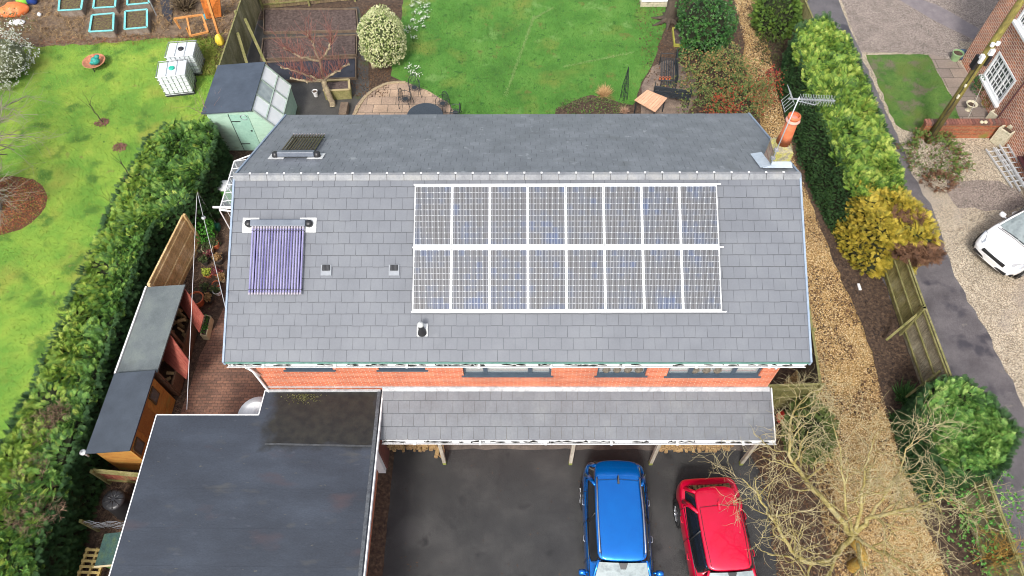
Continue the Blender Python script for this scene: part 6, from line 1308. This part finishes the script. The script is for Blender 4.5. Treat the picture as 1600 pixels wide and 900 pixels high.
bed('vegetable_bed','middle low bed of dark soil behind the pollarded tree',[at(*p,.12) for p in ((407,92),(557,85),(557,54),(411,60))],.14,board,bedsoil)
bed('vegetable_bed','nearest low bed covered with a black weed sheet',[at(*p,.12) for p in ((432,126),(556,121),(556,90),(415,97))],.14,board,sheetm_)
bed('timber_planter','mossy timber planter box beside the pollarded tree trunk',[at(*p,.5) for p in ((506,142),(546,140),(545,124),(508,126))],.5,M('moss_board',[hexc('6c6c3c'),hexc('8c8458')],scale=4,rough=.9,fine=(20,.2)),bedsoil,cat='planter',lip=M('pale_board',[hexc('a89870')],scale=4))
turq=M('turquoise_paint',[hexc('5ab4b8'),hexc('78c4c4'),hexc('8ab4ac')],scale=5,rough=.8,fine=(20,.12)); greyb2=M('grey_board',[hexc('6c5c50'),hexc('8c8074')],scale=4,rough=.9,fine=(20,.2))
weeds=M('weedy_soil',[hexc('3a2c24'),hexc('5c4c38'),hexc('6a6c34')],scale=10,fine=(40,.35),rough=.95,bump=1,bscale=20)
for q,lb in (([(92,17),(127,15),(131,-12),(94,-10)],'leftmost turquoise rimmed raised bed at the top left'),([(146,13),(180,11),(182,-12),(149,-10)],'turquoise raised bed at the picture top between the other two'),([(199,8),(233,5),(232,-14),(200,-14)],'turquoise raised bed at the picture top nearest the wooden frame'),([(140,50),(177,48),(178,21),(144,24)],'left turquoise raised bed of the lower pair near the left lawn'),([(195,46),(230,43),(230,15),(196,18)],'right turquoise raised bed of the lower pair near the left lawn')):
    t=bed('raised_bed',lb,[at(*p,.35) for p in q],.36,greyb2,weeds,cat='raised bed',lip=turq)
# dried weeds over the allotment ground
sheet('allotment_ground',[(-34,28.6),at(60,72)[:2],at(150,68)[:2],at(260,58)[:2],at(335,60)[:2],(-12.5,27),(-12.5,40),(-34,40)],.003,M('allotment_soil',[hexc('4c3e34'),hexc('6e5c4a'),hexc('8a7660')],scale=4,detail=9,fine=(35,.35),rough=.95,bump=1,bscale=25),.1)
def field(name,label,n,pxr,pyr,mat,size,tmpl=TWIG,z=.02,up=.5,cond=None,cat='weeds',base=None):
    pos=[];d=[]
    while len(pos)<n:
        px=RNG.uniform(*pxr);py=RNG.uniform(*pyr)
        if cond and not cond(px,py): continue
        p=at(px,py); pos.append((p[0],p[1],RNG.uniform(0,z))); d.append((RNG.gauss(0,1),RNG.gauss(0,1),abs(RNG.gauss(0,up))))
    b_=base or pos[0]; b_=(b_[0],b_[1],0); o=scatter(name,*tmpl,np.array(pos),frames(np.array(d)),NR.uniform(*size,n),mat,base=b_); return tag(o,label,cat,kind='stuff')
inb=lambda x,y: not any(a-3<x<b+3 and c-4<y<d+3 for a,b,c,d in ((90,131,-15,18),(144,182,-15,14),(196,234,-15,8),(138,180,20,52),(192,232,14,48)))
field('dry_weeds','tangle of dry brown weeds between the raised beds',5200,(-60,372),(-40,70),M('dry_weed',[hexc('5a4434'),hexc('846a4c'),hexc('a88c60'),hexc('6e4c34')],kind='rnd',scale=1.5),(.12,.4),cond=lambda x,y:inb(x,y) and y<70-.03*x and mnoise.noise(Vector((x*.03,y*.05,0)))>-.25)
field('brown_bed_edge','reddish dead growth along the top edge of the left lawn',900,(40,330),(56,72),M('rust_weed',[hexc('6c3c28'),hexc('94583c'),hexc('5c3426')],kind='rnd'),(.08,.2),cond=lambda x,y:abs(y-(72-.045*x))<7)
field('lawn_weeds','long grass and weeds between the tanks and the board fence',1300,(300,345),(60,120),M('long_grass',[hexc('5c6c24'),hexc('7c8a34'),hexc('8c7844')],kind='rnd'),(.15,.35),up=1,cond=lambda x,y:x>300+(y-60)*.1)
# wooden frame, orange panel, yellow sack, bags
wfm=M('orange_frame_wood',[hexc('b0743c'),hexc('c88c50')],scale=5,rough=.8,fine=(20,.15))
t=thing('timber_trellis','empty orange brown timber trellis standing in the weeds near the white tanks','frame',at(305,48)); mb=MB()
for a,b in (((272,29,.8),(316,23,.8)),((292,27,.8),(298,56,.5)),((316,23,.8),(325,50,.5)),((298,56,.5),(325,50,.5)),((272,29,.8),(282,45,.3))): mb.beam(Vector(at(*a)),Vector(at(*b)),.08,.07)
for a in ((298,58,0,.5),(325,52,0,.5)): p=at(a[0],a[1]); mb.beam((p[0],p[1],0),(p[0],p[1],a[3]),.06,.06)
mb.build('frame_bars',wfm,t,world=True)
tag(MB().slab([at(311,-6,1.3),at(343,-8,1.4),at(346,26,.1),at(322,30,.1)],.04).build('orange_sheet',M('rust_sheet',[hexc('a8561c'),hexc('c4702c'),hexc('8a4c24')],scale=3,rough=.8,fine=(15,.2)),base=at(333,15)),'rust orange sheet leaning beside the tall board fence','sheet')
mb=MB(); p=Vector(at(343,58)); mb.beam(p,p+Vector((0,.5,2.3)),.1,.1); tag(mb.build('timber_post',wfm,base=p),'tall orange brown timber post next to the yellow sack','post')
sack('yellow_sack','crumpled yellow plastic sack against the tall board fence',at(345,68),.22,.5,M('yellow_plastic',[hexc('d8b82c'),hexc('ecd454')],scale=5,rough=.5),seed=3)
sack('blue_box','small blue crumpled cover beside the timber frame',at(325,28),.2,.25,M('blue_plastic',[hexc('3a94a8'),hexc('4cacc0')],rough=.5),seed=4)
sack('orange_sack','crumpled bright orange sack at the top left corner',at(24,20),.75,.45,M('orange_plastic',[hexc('d8642c'),hexc('ec8a50')],scale=5,rough=.55),seed=5,sq=(1,.7))
sack('green_sack','bright green sack at the top left corner',at(40,2),.4,.6,M('green_plastic',[hexc('7cc83c'),hexc('96d858')],scale=5,rough=.5),seed=6)
sack('blue_sack','dark blue sack beside the green one at the top left',at(52,4),.3,.6,M('navy_plastic',[hexc('16306c'),hexc('24448c')],scale=5,rough=.5),seed=7)
sack('white_sack','white crumpled sheet just below the orange sack',at(27,36),.42,.15,white,seed=8,sq=(1,.6))
o=tag(MB().lathe([(.001,0),(.08,.02),(.1,.1),(.06,.16),(.001,.17)],n=12).build('white_ball',white,smooth=True),'small white round tub lying among the weeds at the top left','tub'); o.location=at(63,25)
pole_=at(245,25); mb=MB(); mb.tube([pole_,(pole_[0]+.05,pole_[1],1.9)],.03,8); tag(mb.build('metal_pole',alu,base=pole_),'thin grey metal pole standing by the raised beds','pole')
tag(MB().slab([at(248,-8,.05),at(272,-8,.05),at(268,38,.05),at(255,25,.05)],.03).build('weed_sheet',sheetm_,base=at(258,10)),'black weed sheet lying behind the timber frame','sheet')
tuft('dry_clump','large dark brown clump of dry fronds behind the timber frame',290,14,.9,420,M('frond_brown',[hexc('3c3024'),hexc('5c4c38'),hexc('7a6a4c')],kind='rnd'),.9,w=.03)
# IBC tanks
ibcp=M('tank_plastic',[(.62,.66,.68),(.74,.77,.78)],scale=1.5,rough=.35); cage=M('galvanised',[hexc('8c8f92'),hexc('a6a8aa')],rough=.4,metal=.6)
def ibc(label,c,rz,capm):
    t=thing('water_tank',label,'tank',(*c,0),rz,'caged white water tanks on the left lawn'); a,b,h=.58,.48,1.12
    mb=MB(); mb.box(-a,a,-b,b,.16,h-.02); mb.build('bottle',ibcp,t,bevel=.05)
    mb=MB()
    for z in (.16,.36,.56,.76,.96,1.12): mb.tube([(-a-.02,-b-.02,z),(a+.02,-b-.02,z),(a+.02,b+.02,z),(-a-.02,b+.02,z),(-a-.02,-b-.02,z)],.011 if z<1.1 else .018,6)
    for i in range(7):
        x=-a+i*2*a/6
        for y in (-b-.02,b+.02): mb.tube([(x,y,.14),(x,y,1.12)],.010,5)
    for i in range(1,5):
        y=-b+i*2*b/5
        for x in (-a-.02,a+.02): mb.tube([(x,y,.14),(x,y,1.12)],.010,5)
    for x in (-.2,.2): mb.tube([(x,-b-.02,1.13),(x,b+.02,1.13)],.011,5)
    mb.build('cage',cage,t)
    mb=MB(); mb.lathe([(.12,1.1),(.12,1.15),(.09,1.17),(.001,1.17)],n=18); mb.build('cap',capm,t,smooth=False)
    mb=MB(); 
    for y in (-.4,0,.4): mb.box(-.6,.6,y-.05,y+.05,0,.1)
    mb.box(-.6,.6,-.5,.5,.1,.13); mb.build('pallet',M('dark_steel',[hexc('3c3e42')],rough=.6),t)
ibc('white caged water tank with green lid, nearer the green shed',(-14.68,24.08),.16,M('cap_green',[hexc('2aa890')],rough=.5)); ibc('white caged water tank with black lid, farther from the shed',(-14.62,25.33),.10,darkplastic)
# fire bowl with green frog like planter
fb=thing('fire_bowl','round rusty metal fire bowl standing on the left lawn','fire bowl',at(152,104)); mb=MB(); mb.lathe([(.001,.14),(.3,.16),(.46,.28),(.5,.32),(.48,.33),(.44,.28),(.28,.2),(.001,.18)],n=28); mb.build('bowl',M('rust_bowl',[hexc('a8684c'),hexc('bc8060'),hexc('8c5640')],scale=4,rough=.85,fine=(20,.2)),fb,smooth=True)
for a in range(3): mb=MB(); mb.tube([(.28*math.cos(a*2.1+.5),.28*math.sin(a*2.1+.5),.2),(.36*math.cos(a*2.1+.5),.36*math.sin(a*2.1+.5),0)],.02,6); mb.build('leg',darkplastic,fb)
tq=M('teal_glaze',[hexc('1c7a70'),hexc('2c9a8c'),hexc('185a54')],scale=9,rough=.5,fine=(20,.2))
t=thing('garden_ornament','teal lumpy garden ornament sitting in the rusty fire bowl','ornament',(*at(150,97,.3)[:2],.25)); mb=MB(); mb.lathe([(.001,0),(.16,.02),(.2,.12),(.14,.24),(.001,.28)],n=14); mb.lathe([(.001,0),(.08,.02),(.1,.08),(.001,.16)],(-.14,-.1,.02),10); mb.lathe([(.001,0),(.1,.02),(.11,.08),(.001,.14)],(.1,.12,.2),10); o=mb.build('figure',tq,t,smooth=True)
# side yard pots
cream=M('cream_pot',[hexc('b8ac88'),hexc('ccc2a0')],scale=4,rough=.7); dpot=M('dark_pot',[hexc('2c2c2a'),hexc('3c3a36')],rough=.7); gpot=M('grey_pot',[hexc('6a6e5c'),hexc('868a74')],rough=.7)
dg=M('dull_green',[hexc('2c3c20'),hexc('46582c'),hexc('6a6a44')],kind='rnd'); pk=M('pinkish_plant',[hexc('6a2c34'),hexc('8a4a50'),hexc('4a5a30')],kind='rnd'); yl=M('yellow_plant',[hexc('8a9a34'),hexc('bcc850')],kind='rnd'); ten=M('dry_pot_grass',[hexc('8a6c44'),hexc('b09464')],kind='rnd')
for px,py,r_,h,m_,pl_,lb in ((328,394,.22,.3,cream,dg,'wide cream rimmed pot below the clothes post'),(338,386,.17,.25,terra,dg,'terracotta pot behind the cream rimmed pot'),(313,392,.15,.22,gpot,None,'grey green pot against the bark strip'),(311,474,.28,.36,terra,None,'largest terracotta pot in front of the red log store door'),(340,448,.14,.2,terra,None,'small empty terracotta pot beside the blue and white pot'),(349,439,.12,.2,cream,ten,'small cream pot tucked against the house wall'),(342,459,.15,.22,white,dg,'blue and white pot at the wall with pale items round it'),(326,455,.2,.22,dpot,dg,'dark pot with black green plant near the big terracotta pot'),(329,471,.16,.2,dpot,ten,'pot with ochre dried grass in front of the dark pot'),(344,410,.18,.25,dpot,ten,'pot with brown dried hydrangea next to the house wall'),(323,412,.15,.2,dpot,dg,'dark pot with green sprouts left of the brown hydrangea'),(327,431,.17,.18,terra,yl,'pot with spiky yellow green plant in the middle of the row'),(340,428,.15,.15,terra,pk,'low pot with reddish plant near the yellow green one'),(330,402,.14,.18,dpot,pk,'pot with dark red flowers below the cream rimmed pot'),(322,372,.16,.2,dpot,dg,'dark pot below the bright green fern like shrub'),(336,372,.15,.2,gpot,dg,'grey pot between the green basket and the cream rimmed pot')):
    pot(lb,px,py,r_,h,m_,pl_,ps=.16 if pl_ is not None else .1)
t=bed('trough_planter','long pale trough planter with green leaves beside the log store door',[at(*p,.3) for p in ((313,523),(322,524),(329,494),(320,492))],.3,cream,bedsoil,cat='planter',t_=.03)
c=at(320,508,.3); d=NR.normal(size=(70,3)); d[:,2]=abs(d[:,2]); scatter('plant',*LEAF,np.array([(RNG.gauss(0,.06),RNG.gauss(0,.2),.3+RNG.uniform(0,.08)) for _ in range(70)]),frames(d),NR.uniform(.06,.12,70),M('trough_leaf',[hexc('3c7028'),hexc('5a9440')],kind='rnd'),t)
gb=thing('green_basket','dark green square plastic trug under the clothes post','trug',at(338,358)); mb=MB(); mb.box(-.17,.17,-.13,.13,0,.24); mb.build('tub',M('trug_green',[hexc('14503c'),hexc('1c6048')],rough=.5),gb,bevel=.03); mb=MB(); mb.tube([(-.17,0,.24),(-.1,0,.34),(.1,0,.34),(.17,0,.24)],.012,5); mb.build('handle',MATS['trug_green'],gb)
cp=at(337,349); cpz=2.0
cl=thing('washing_line_post','tall pale metal washing line post with lines at the side of the house','washing line',cp); mb=MB(); mb.tube([cp,(cp[0],cp[1],1.85)],.028,8); mb.build('post',alu,cl,world=True); top=Vector((cp[0],cp[1],1.85))
mb=MB(); mb.tube([top,Vector(at(292,640,2.0))],.009,4); mb.tube([top,Vector(atX(352,480,-7.3))],.009,4); mb.build('line',M('line_white',[(.7,.7,.7)],rough=.6),cl,world=True)
mb=MB(); m_=Vector(top).lerp(Vector(atX(352,480,-7.3)),.3); mb.lathe([(.03,-.05),(.07,-.02),(.07,.02),(.03,.05)],m_,10); mb.build('pulley',alu,cl,world=True)
wbt=thing('water_butt','green water butt with white lid beside the gable','water butt',(*at(349,289,.9)[:2],0)); mb=MB(); mb.lathe([(.2,0),(.26,.4),(.25,.85)],n=24); mb.build('barrel',M('butt_green',[hexc('4c9a34'),hexc('64b044')],rough=.45),wbt,smooth=True); mb=MB(); mb.lathe([(.001,.93),(.2,.92),(.27,.88),(.27,.84)],n=24); mb.build('lid',white,wbt,smooth=True)
# greenhouse frame by the gable
gh=thing('greenhouse','white framed lean to greenhouse against the gable wall','greenhouse',(-8.6,16.8,0)); mb=MB(); A=[Vector(at(395,232,2.0)),Vector(at(366,252,1.9)),Vector(at(341,331,1.9)),Vector(at(383,331,2.0))]
A=[Vector((-9.2,18.6,2.0)),Vector(at(366,252,1.7)),Vector(at(343,328,1.7)),Vector((-7.1,15.1,2.1))]
gp=[(A[0],A[1]),(A[1],A[2]),(A[2],A[3])]
for a,b in gp: mb.beam(a,b,.035,.035); mb.beam(Vector((a.x,a.y,.05)),Vector((b.x,b.y,.05)),.035,.035)
for p in A: mb.beam(Vector((p.x,p.y,0)),p,.035,.035)
for k in range(7): p=A[1].lerp(A[2],k/6); mb.beam(p,Vector((-7.0,p.y,2.4)),.02,.02); mb.beam(p,Vector((p.x,p.y,0)),.018,.018)
mb.beam(A[2]+Vector((-.25,.1,.03)),A[2]+Vector((1.6,0,.1)),.06,.05)
mb.build('frame',white,gh,world=True)
mb=MB(); mb.slab([A[1],A[2],Vector((-7.0,A[2].y,2.4)),Vector((-7.0,A[1].y,2.4))],.006); mb.build('pane',M('clear_sheet',[(.8,.84,.86)],rough=.1,trans=.9),gh,world=True)
# items at the right of the canopy
sack('red_cover','bright red crumpled cover at the right end of the canopy',at(1218,655),.17,.5,M('red_plastic',[hexc('b8241c'),hexc('d4382c')],scale=6,rough=.5),seed=9,cat='cover',sq=(.8,1.3))
t=thing('water_dome','white domed porch skylight cover beside the garage notch','skylight',(-7.45,7.95,0)); mb=MB(); mb.lathe([(.30,2.5),(.55,2.3),(.62,2.05),(.62,1.9),(.001,1.9)],n=26); mb.lathe([(.001,2.55),(.30,2.5)],n=26); mb.build('dome',white,t,smooth=True); mb=MB(); mb.lathe([(.58,0),(.58,1.9)],n=20); mb.build('cistern',M('cistern_grey',[hexc('5a5c58')],rough=.7),t)
# tree stump with roots + white cold frame top right of the lawn
stm=thing('old_tree','dark ivy rooted tree trunk at the top right of the back lawn','tree',at(1045,32)); T=Tree(91); B=Vector(at(1045,34)); Ob=dict(O4); T.main([B,B+Vector((.1,.2,.9)),B+Vector((.2,.5,2.2))],[.32,.24,.2],0,Ob,mult=0,n=12)
for a in range(7): q=a*.9; T.seg([B+Vector((0,0,.3)),B+Vector((math.cos(q)*.45,math.sin(q)*.4,.08)),B+Vector((math.cos(q)*.9,math.sin(q)*.7,.0))],[.14,.09,.03],6)
T.build('trunk',[M('dark_bark',[hexc('3c342c'),hexc('5a4e42')],scale=6,rough=.95,bump=.6),greyb],stm); T=Tree(92)
for k in range(4): T.limb(B+Vector((.2,.5,2.1)),Vector((math.cos(k*1.6)*.9,math.sin(k*1.6)*.6+.3,.35)),1.7,.06,2,O4)
T.build('crown',[MATS['dark_bark'],twigm],stm)
cf=thing('cold_frame','pale framed glass cold frame on a low stone base at the top of the lawn','cold frame',(*at(1022,2)[:2],0)); mb=MB(); mb.box(-.7,.7,-.45,.6,0,.22); mb.build('base',stone,cf,bevel=.02); mb=MB(); 
for x in (-.65,-.2,.25,.65): mb.beam((x,-.4,.3),(x,.6,.45),.05,.04)
mb.beam((-.68,-.42,.3),(.68,-.42,.3),.05,.05); mb.beam((-.68,.6,.45),(.68,.6,.45),.05,.05); mb.build('frame',white,cf); mb=MB(); mb.slab([(-.65,-.4,.29),(.65,-.4,.29),(.65,.6,.44),(-.65,.6,.44)],.01); mb.build('pane',milky,cf)
bed('raised_edge_bed','yellow mossy edged small bed between the old trunk and the laurel',[at(*p,.1) for p in ((1054,70),(1068,70),(1066,44),(1051,44))],.14,M('yellow_moss',[hexc('8c8a34'),hexc('a8a44c')],scale=6),bedsoil,cat='plant bed',t_=.06)
# small bits near pollard tree
pot('white bird feeder tub on the slabs beside the pollarded tree',494,150,.12,.28,white); t=thing('stone_post','small pale stone post at the edge of the patio bed','stone post',at(584,106)); mb=MB(); mb.lathe([(.001,0),(.1,0),(.09,.2),(.1,.3),(.001,.31)],n=12); mb.build('post',cream,t,smooth=True)
mb=MB(); mb.box(-.16,.16,-.6,.1,0,.3); o=mb.build('timber_step',board,bevel=.01); o.location=at(540,170); tag(o,'weathered timber step beside the pollarded tree trunk','step')
# ================================================================ LEAF LITTER, PEBBLES
leafm=M('fallen_leaf',[hexc('2e221a'),hexc('463222'),hexc('6a4a2e'),hexc('3a2a1e')],kind='rnd',scale=1)
def litter_poly(name,label,n,xr,yr,mat,size,cond,cat='leaf litter',tmpl=FL,z=(.008,.03),up=.25):
    pos=[];d=[]
    while len(pos)<n:
        x=RNG.uniform(*xr); y=RNG.uniform(*yr)
        if not cond(x,y): continue
        pos.append((x,y,RNG.uniform(*z))); d.append((RNG.gauss(0,1),RNG.gauss(0,1),RNG.gauss(0,up)))
    c=((xr[0]+xr[1])/2,(yr[0]+yr[1])/2,0); o=scatter(name,*tmpl,np.array(pos),frames(np.array(d),ups=np.tile([0,0,1.],(n,1))+NR.normal(size=(n,3))*.35),NR.uniform(*size,n),mat,base=c); return tag(o,label,cat,kind='stuff')
peb=M('loose_pebble',[hexc('7a5c34'),hexc('a68450'),hexc('c4a678'),hexc('dccaa2'),hexc('86704c')],kind='rnd',scale=.8,rough=.8)
PB=([(-.5,0,0),(0,-.45,.05),(.5,0,0),(0,.4,0),(0,0,.45)],[(0,1,4),(1,2,4),(2,3,4),(3,0,4)])
def gp_(x,y):
    xl=np.interp(y,[-8,3,6,8,9.3,11,15,20,26,40],[8.7,8.9,9.0,8.7,9.3,9.7,10.3,10.3,10.2,10.5]); xr=np.interp(y,[-8,3,8,11,14,20,24,40],[12.1,11.9,11.6,11.7,11.4,11.0,11.1,11.4]); return xl<x<xr
litter_poly('loose_pebbles','golden pebbles loose on the gravel path',42000,(8.6,12.3),(2,31),peb,(.018,.045),gp_,cat='gravel',tmpl=PB,z=(.002,.008),up=0)
litter_poly('fallen_leaves','brown leaves strewn on the gravel path',3800,(8.6,12.3),(3,31),leafm,(.035,.085),lambda x,y:gp_(x,y) and nz((x,y,0),.9)>-.05 and (y>8 or RNG.random()<.5))
litter_poly('fallen_leaves','brown leaf litter over the soil strip by the lane fence',3600,(11.3,13.0),(3,16.5),M('dark_leaf_litter',[hexc('231a16'),hexc('3a2a20'),hexc('54402e')],kind='rnd'),(.03,.08),lambda x,y:x>np.interp(y,[3,8,11,14,17],[11.9,11.6,11.7,11.4,11.2]))
litter_poly('fallen_leaves','brown leaf litter under the bare tree beside the drive',2600,(7.2,9.3),(3,9.2),leafm,(.04,.1),lambda x,y:True)
litter_poly('fallen_leaves','leaf litter under the shrubs at the back right of the garden',3800,(5.5,11.5),(19,31),leafm,(.04,.1),lambda x,y:x>5.5+(y<24)*1.2)
litter_poly('fallen_leaves','scattered leaves on the driveway asphalt',140,(-3.5,7.2),(3.2,7.9),leafm,(.025,.05),lambda x,y:nz((x,y,3),.7)>-.1 or x>5.5)
litter_poly('fallen_leaves','scattered leaves and worm casts on the back lawn',420,(-5,6.5),(21.5,30),M('dark_cast',[hexc('3a3020'),hexc('54462c')],kind='rnd'),(.02,.06),lambda x,y:x<0 or RNG.random()<.25)
litter_poly('bed_debris','crumbs of soil and twigs in the shadow behind the hedge and stores',3000,(-12.4,-11),(3,20),twigm,(.1,.3),lambda x,y:True,tmpl=TWIG)
litter_poly('bed_debris','dead ivy and crumbs on the back lawn borders',2000,(-8,-3),(23.5,30),leafm,(.04,.08),lambda x,y:at(612,60)[0]-1.6<x<at(622,60)[0]-.1)
grassb=([(-.08,0,0),(.08,0,0),(0,1,.1)],[(0,1,2)])
def blades(label,n,xr,yr,cond,mat,size=(.05,.11)):
    pos=[];
    while len(pos)<n:
        x=RNG.uniform(*xr);y=RNG.uniform(*yr)
        if cond(x,y): pos.append((x,y,0))
    d=NR.normal(size=(n,3))*.5; d[:,2]=1; c=((xr[0]+xr[1])/2,(yr[0]+yr[1])/2,0)
    o=scatter('grass_blades',*grassb,np.array(pos),frames(d),NR.uniform(*size,n),mat,base=c); return tag(o,label,'grass',kind='stuff')
def pin(poly):
    P=[(p[0],p[1]) for p in poly]
    def f(x,y):
        c=False; j=len(P)-1
        for i in range(len(P)):
            if (P[i][1]>y)!=(P[j][1]>y) and x<(P[j][0]-P[i][0])*(y-P[i][1])/(P[j][1]-P[i][1])+P[i][0]: c=not c
            j=i
        return c
    return f
gbL=M('blade_left',[hexc('5a7a28'),hexc('769634'),hexc('a4a84c')],kind='rnd',scale=.6); gbB=M('blade_back',[hexc('36641f'),hexc('4c802c'),hexc('70963e')],kind='rnd',scale=.8)
L_l=[(-27,at(0,72)[1]-.05),at(60,72)[:2],at(150,68)[:2],at(260,58)[:2],at(330,60)[:2],at(338,100)[:2],(-12.1,22.5),(-12.4,20),(-12.9,17),(-13.4,12),(-13.6,6),(-20,6)]
blades('short grass of the left lawn',60000,(-24,-11.5),(6,29.5),pin(L_l),gbL)
blades('short grass of the back lawn',42000,(-6,7),(21,31),pin(G((632,-30),(628,20),(622,60),(612,90),(612,118),(640,132),(690,155),(720,182),(700,190),(860,190),(870,168),(925,148),(990,165),(1003,130),(1025,85),(1040,40),(1035,-30))),gbB)
blades('short grass of the cottage front lawn',3500,(14.5,20),(20,27),pin(G((1353,86),(1449,85),(1488,152),(1500,190),(1480,208),(1425,208),(1398,195),(1372,130))),M('blade_front',[hexc('36581c'),hexc('4e742a'),hexc('66843a')],kind='rnd'))

# pale mowing / drag tracks across the back lawn
trk=M('pale_blade',[hexc('7c9c58'),hexc('94ac6c')],kind='rnd')
for a,b,lb in (((835,25),(790,150),'pale wheel track running down the back lawn'),((990,82),(880,105),'short pale track across the back lawn'),((865,12),(830,32),'second faint pale track at the top of the back lawn')):
    A_=at(*a);B_=at(*b); n=int(math.dist(A_,B_)*260); P_=np.array([[A_[k]+(B_[k]-A_[k])*u+RNG.gauss(0,.035) for k in (0,1)]+[0] for u in [RNG.random() for _ in range(n)]]); d=NR.normal(size=(n,3))*.6; d[:,2]=.7
    o=scatter('grass_track',*grassb,P_,frames(d),NR.uniform(.05,.1,n),trk,base=(*A_[:2],0)); tag(o,lb,'grass',kind='stuff')
# give every separate piece of these parts a mesh of its own
def split_loose(o):
    me=o.data; nv=len(me.vertices); par=list(range(nv))
    def fd(i):
        while par[i]!=i: par[i]=par[par[i]]; i=par[i]
        return i
    for p in me.polygons:
        v=p.vertices; a=fd(v[0])
        for k in v[1:]: par[fd(k)]=a
    gr={}
    for p in me.polygons: gr.setdefault(fd(p.vertices[0]),[]).append(p)
    if len(gr)<2: return
    for ps in gr.values():
        ids=sorted({i for p in ps for i in p.vertices}); mp={i:k for k,i in enumerate(ids)}
        m=npmesh(o.name,[me.vertices[i].co[:] for i in ids],[mp[i] for p in ps for i in p.vertices],[len(p.vertices) for p in ps],smooth=ps[0].use_smooth)
        m.polygons.foreach_set('material_index',np.array([p.material_index for p in ps],dtype=np.int32))
        q=link(o.name.split('.')[0],m,list(me.materials),o.parent); q.location=o.location; q.rotation_euler=o.rotation_euler
        for md in o.modifiers:
            n_=q.modifiers.new(md.name,md.type)
            if md.type=='BEVEL': n_.width=md.width; n_.segments=md.segments; n_.limit_method='ANGLE'; n_.angle_limit=md.angle_limit
    bpy.data.objects.remove(o)
SPLIT=('verge_trim','debris','pipe_elbow','rear_pillar','front_pillar','door_pillar','insulator','ridge_clips','downpipe','ornament','wiper','junction_box','fog_lamp','bracket','rail','hinge','fascia','support_frame','grille','bearer','wall_bracket')
for o in [o for o in COL.objects if o.type=='MESH' and o.parent and o.name.split('.')[0] in SPLIT and not o.children and not o.parent.name.startswith('roof_vent')]: split_loose(o)
for o in COL.objects:
    if o.name.startswith('ridge_clips'): o.name='ridge_clip'
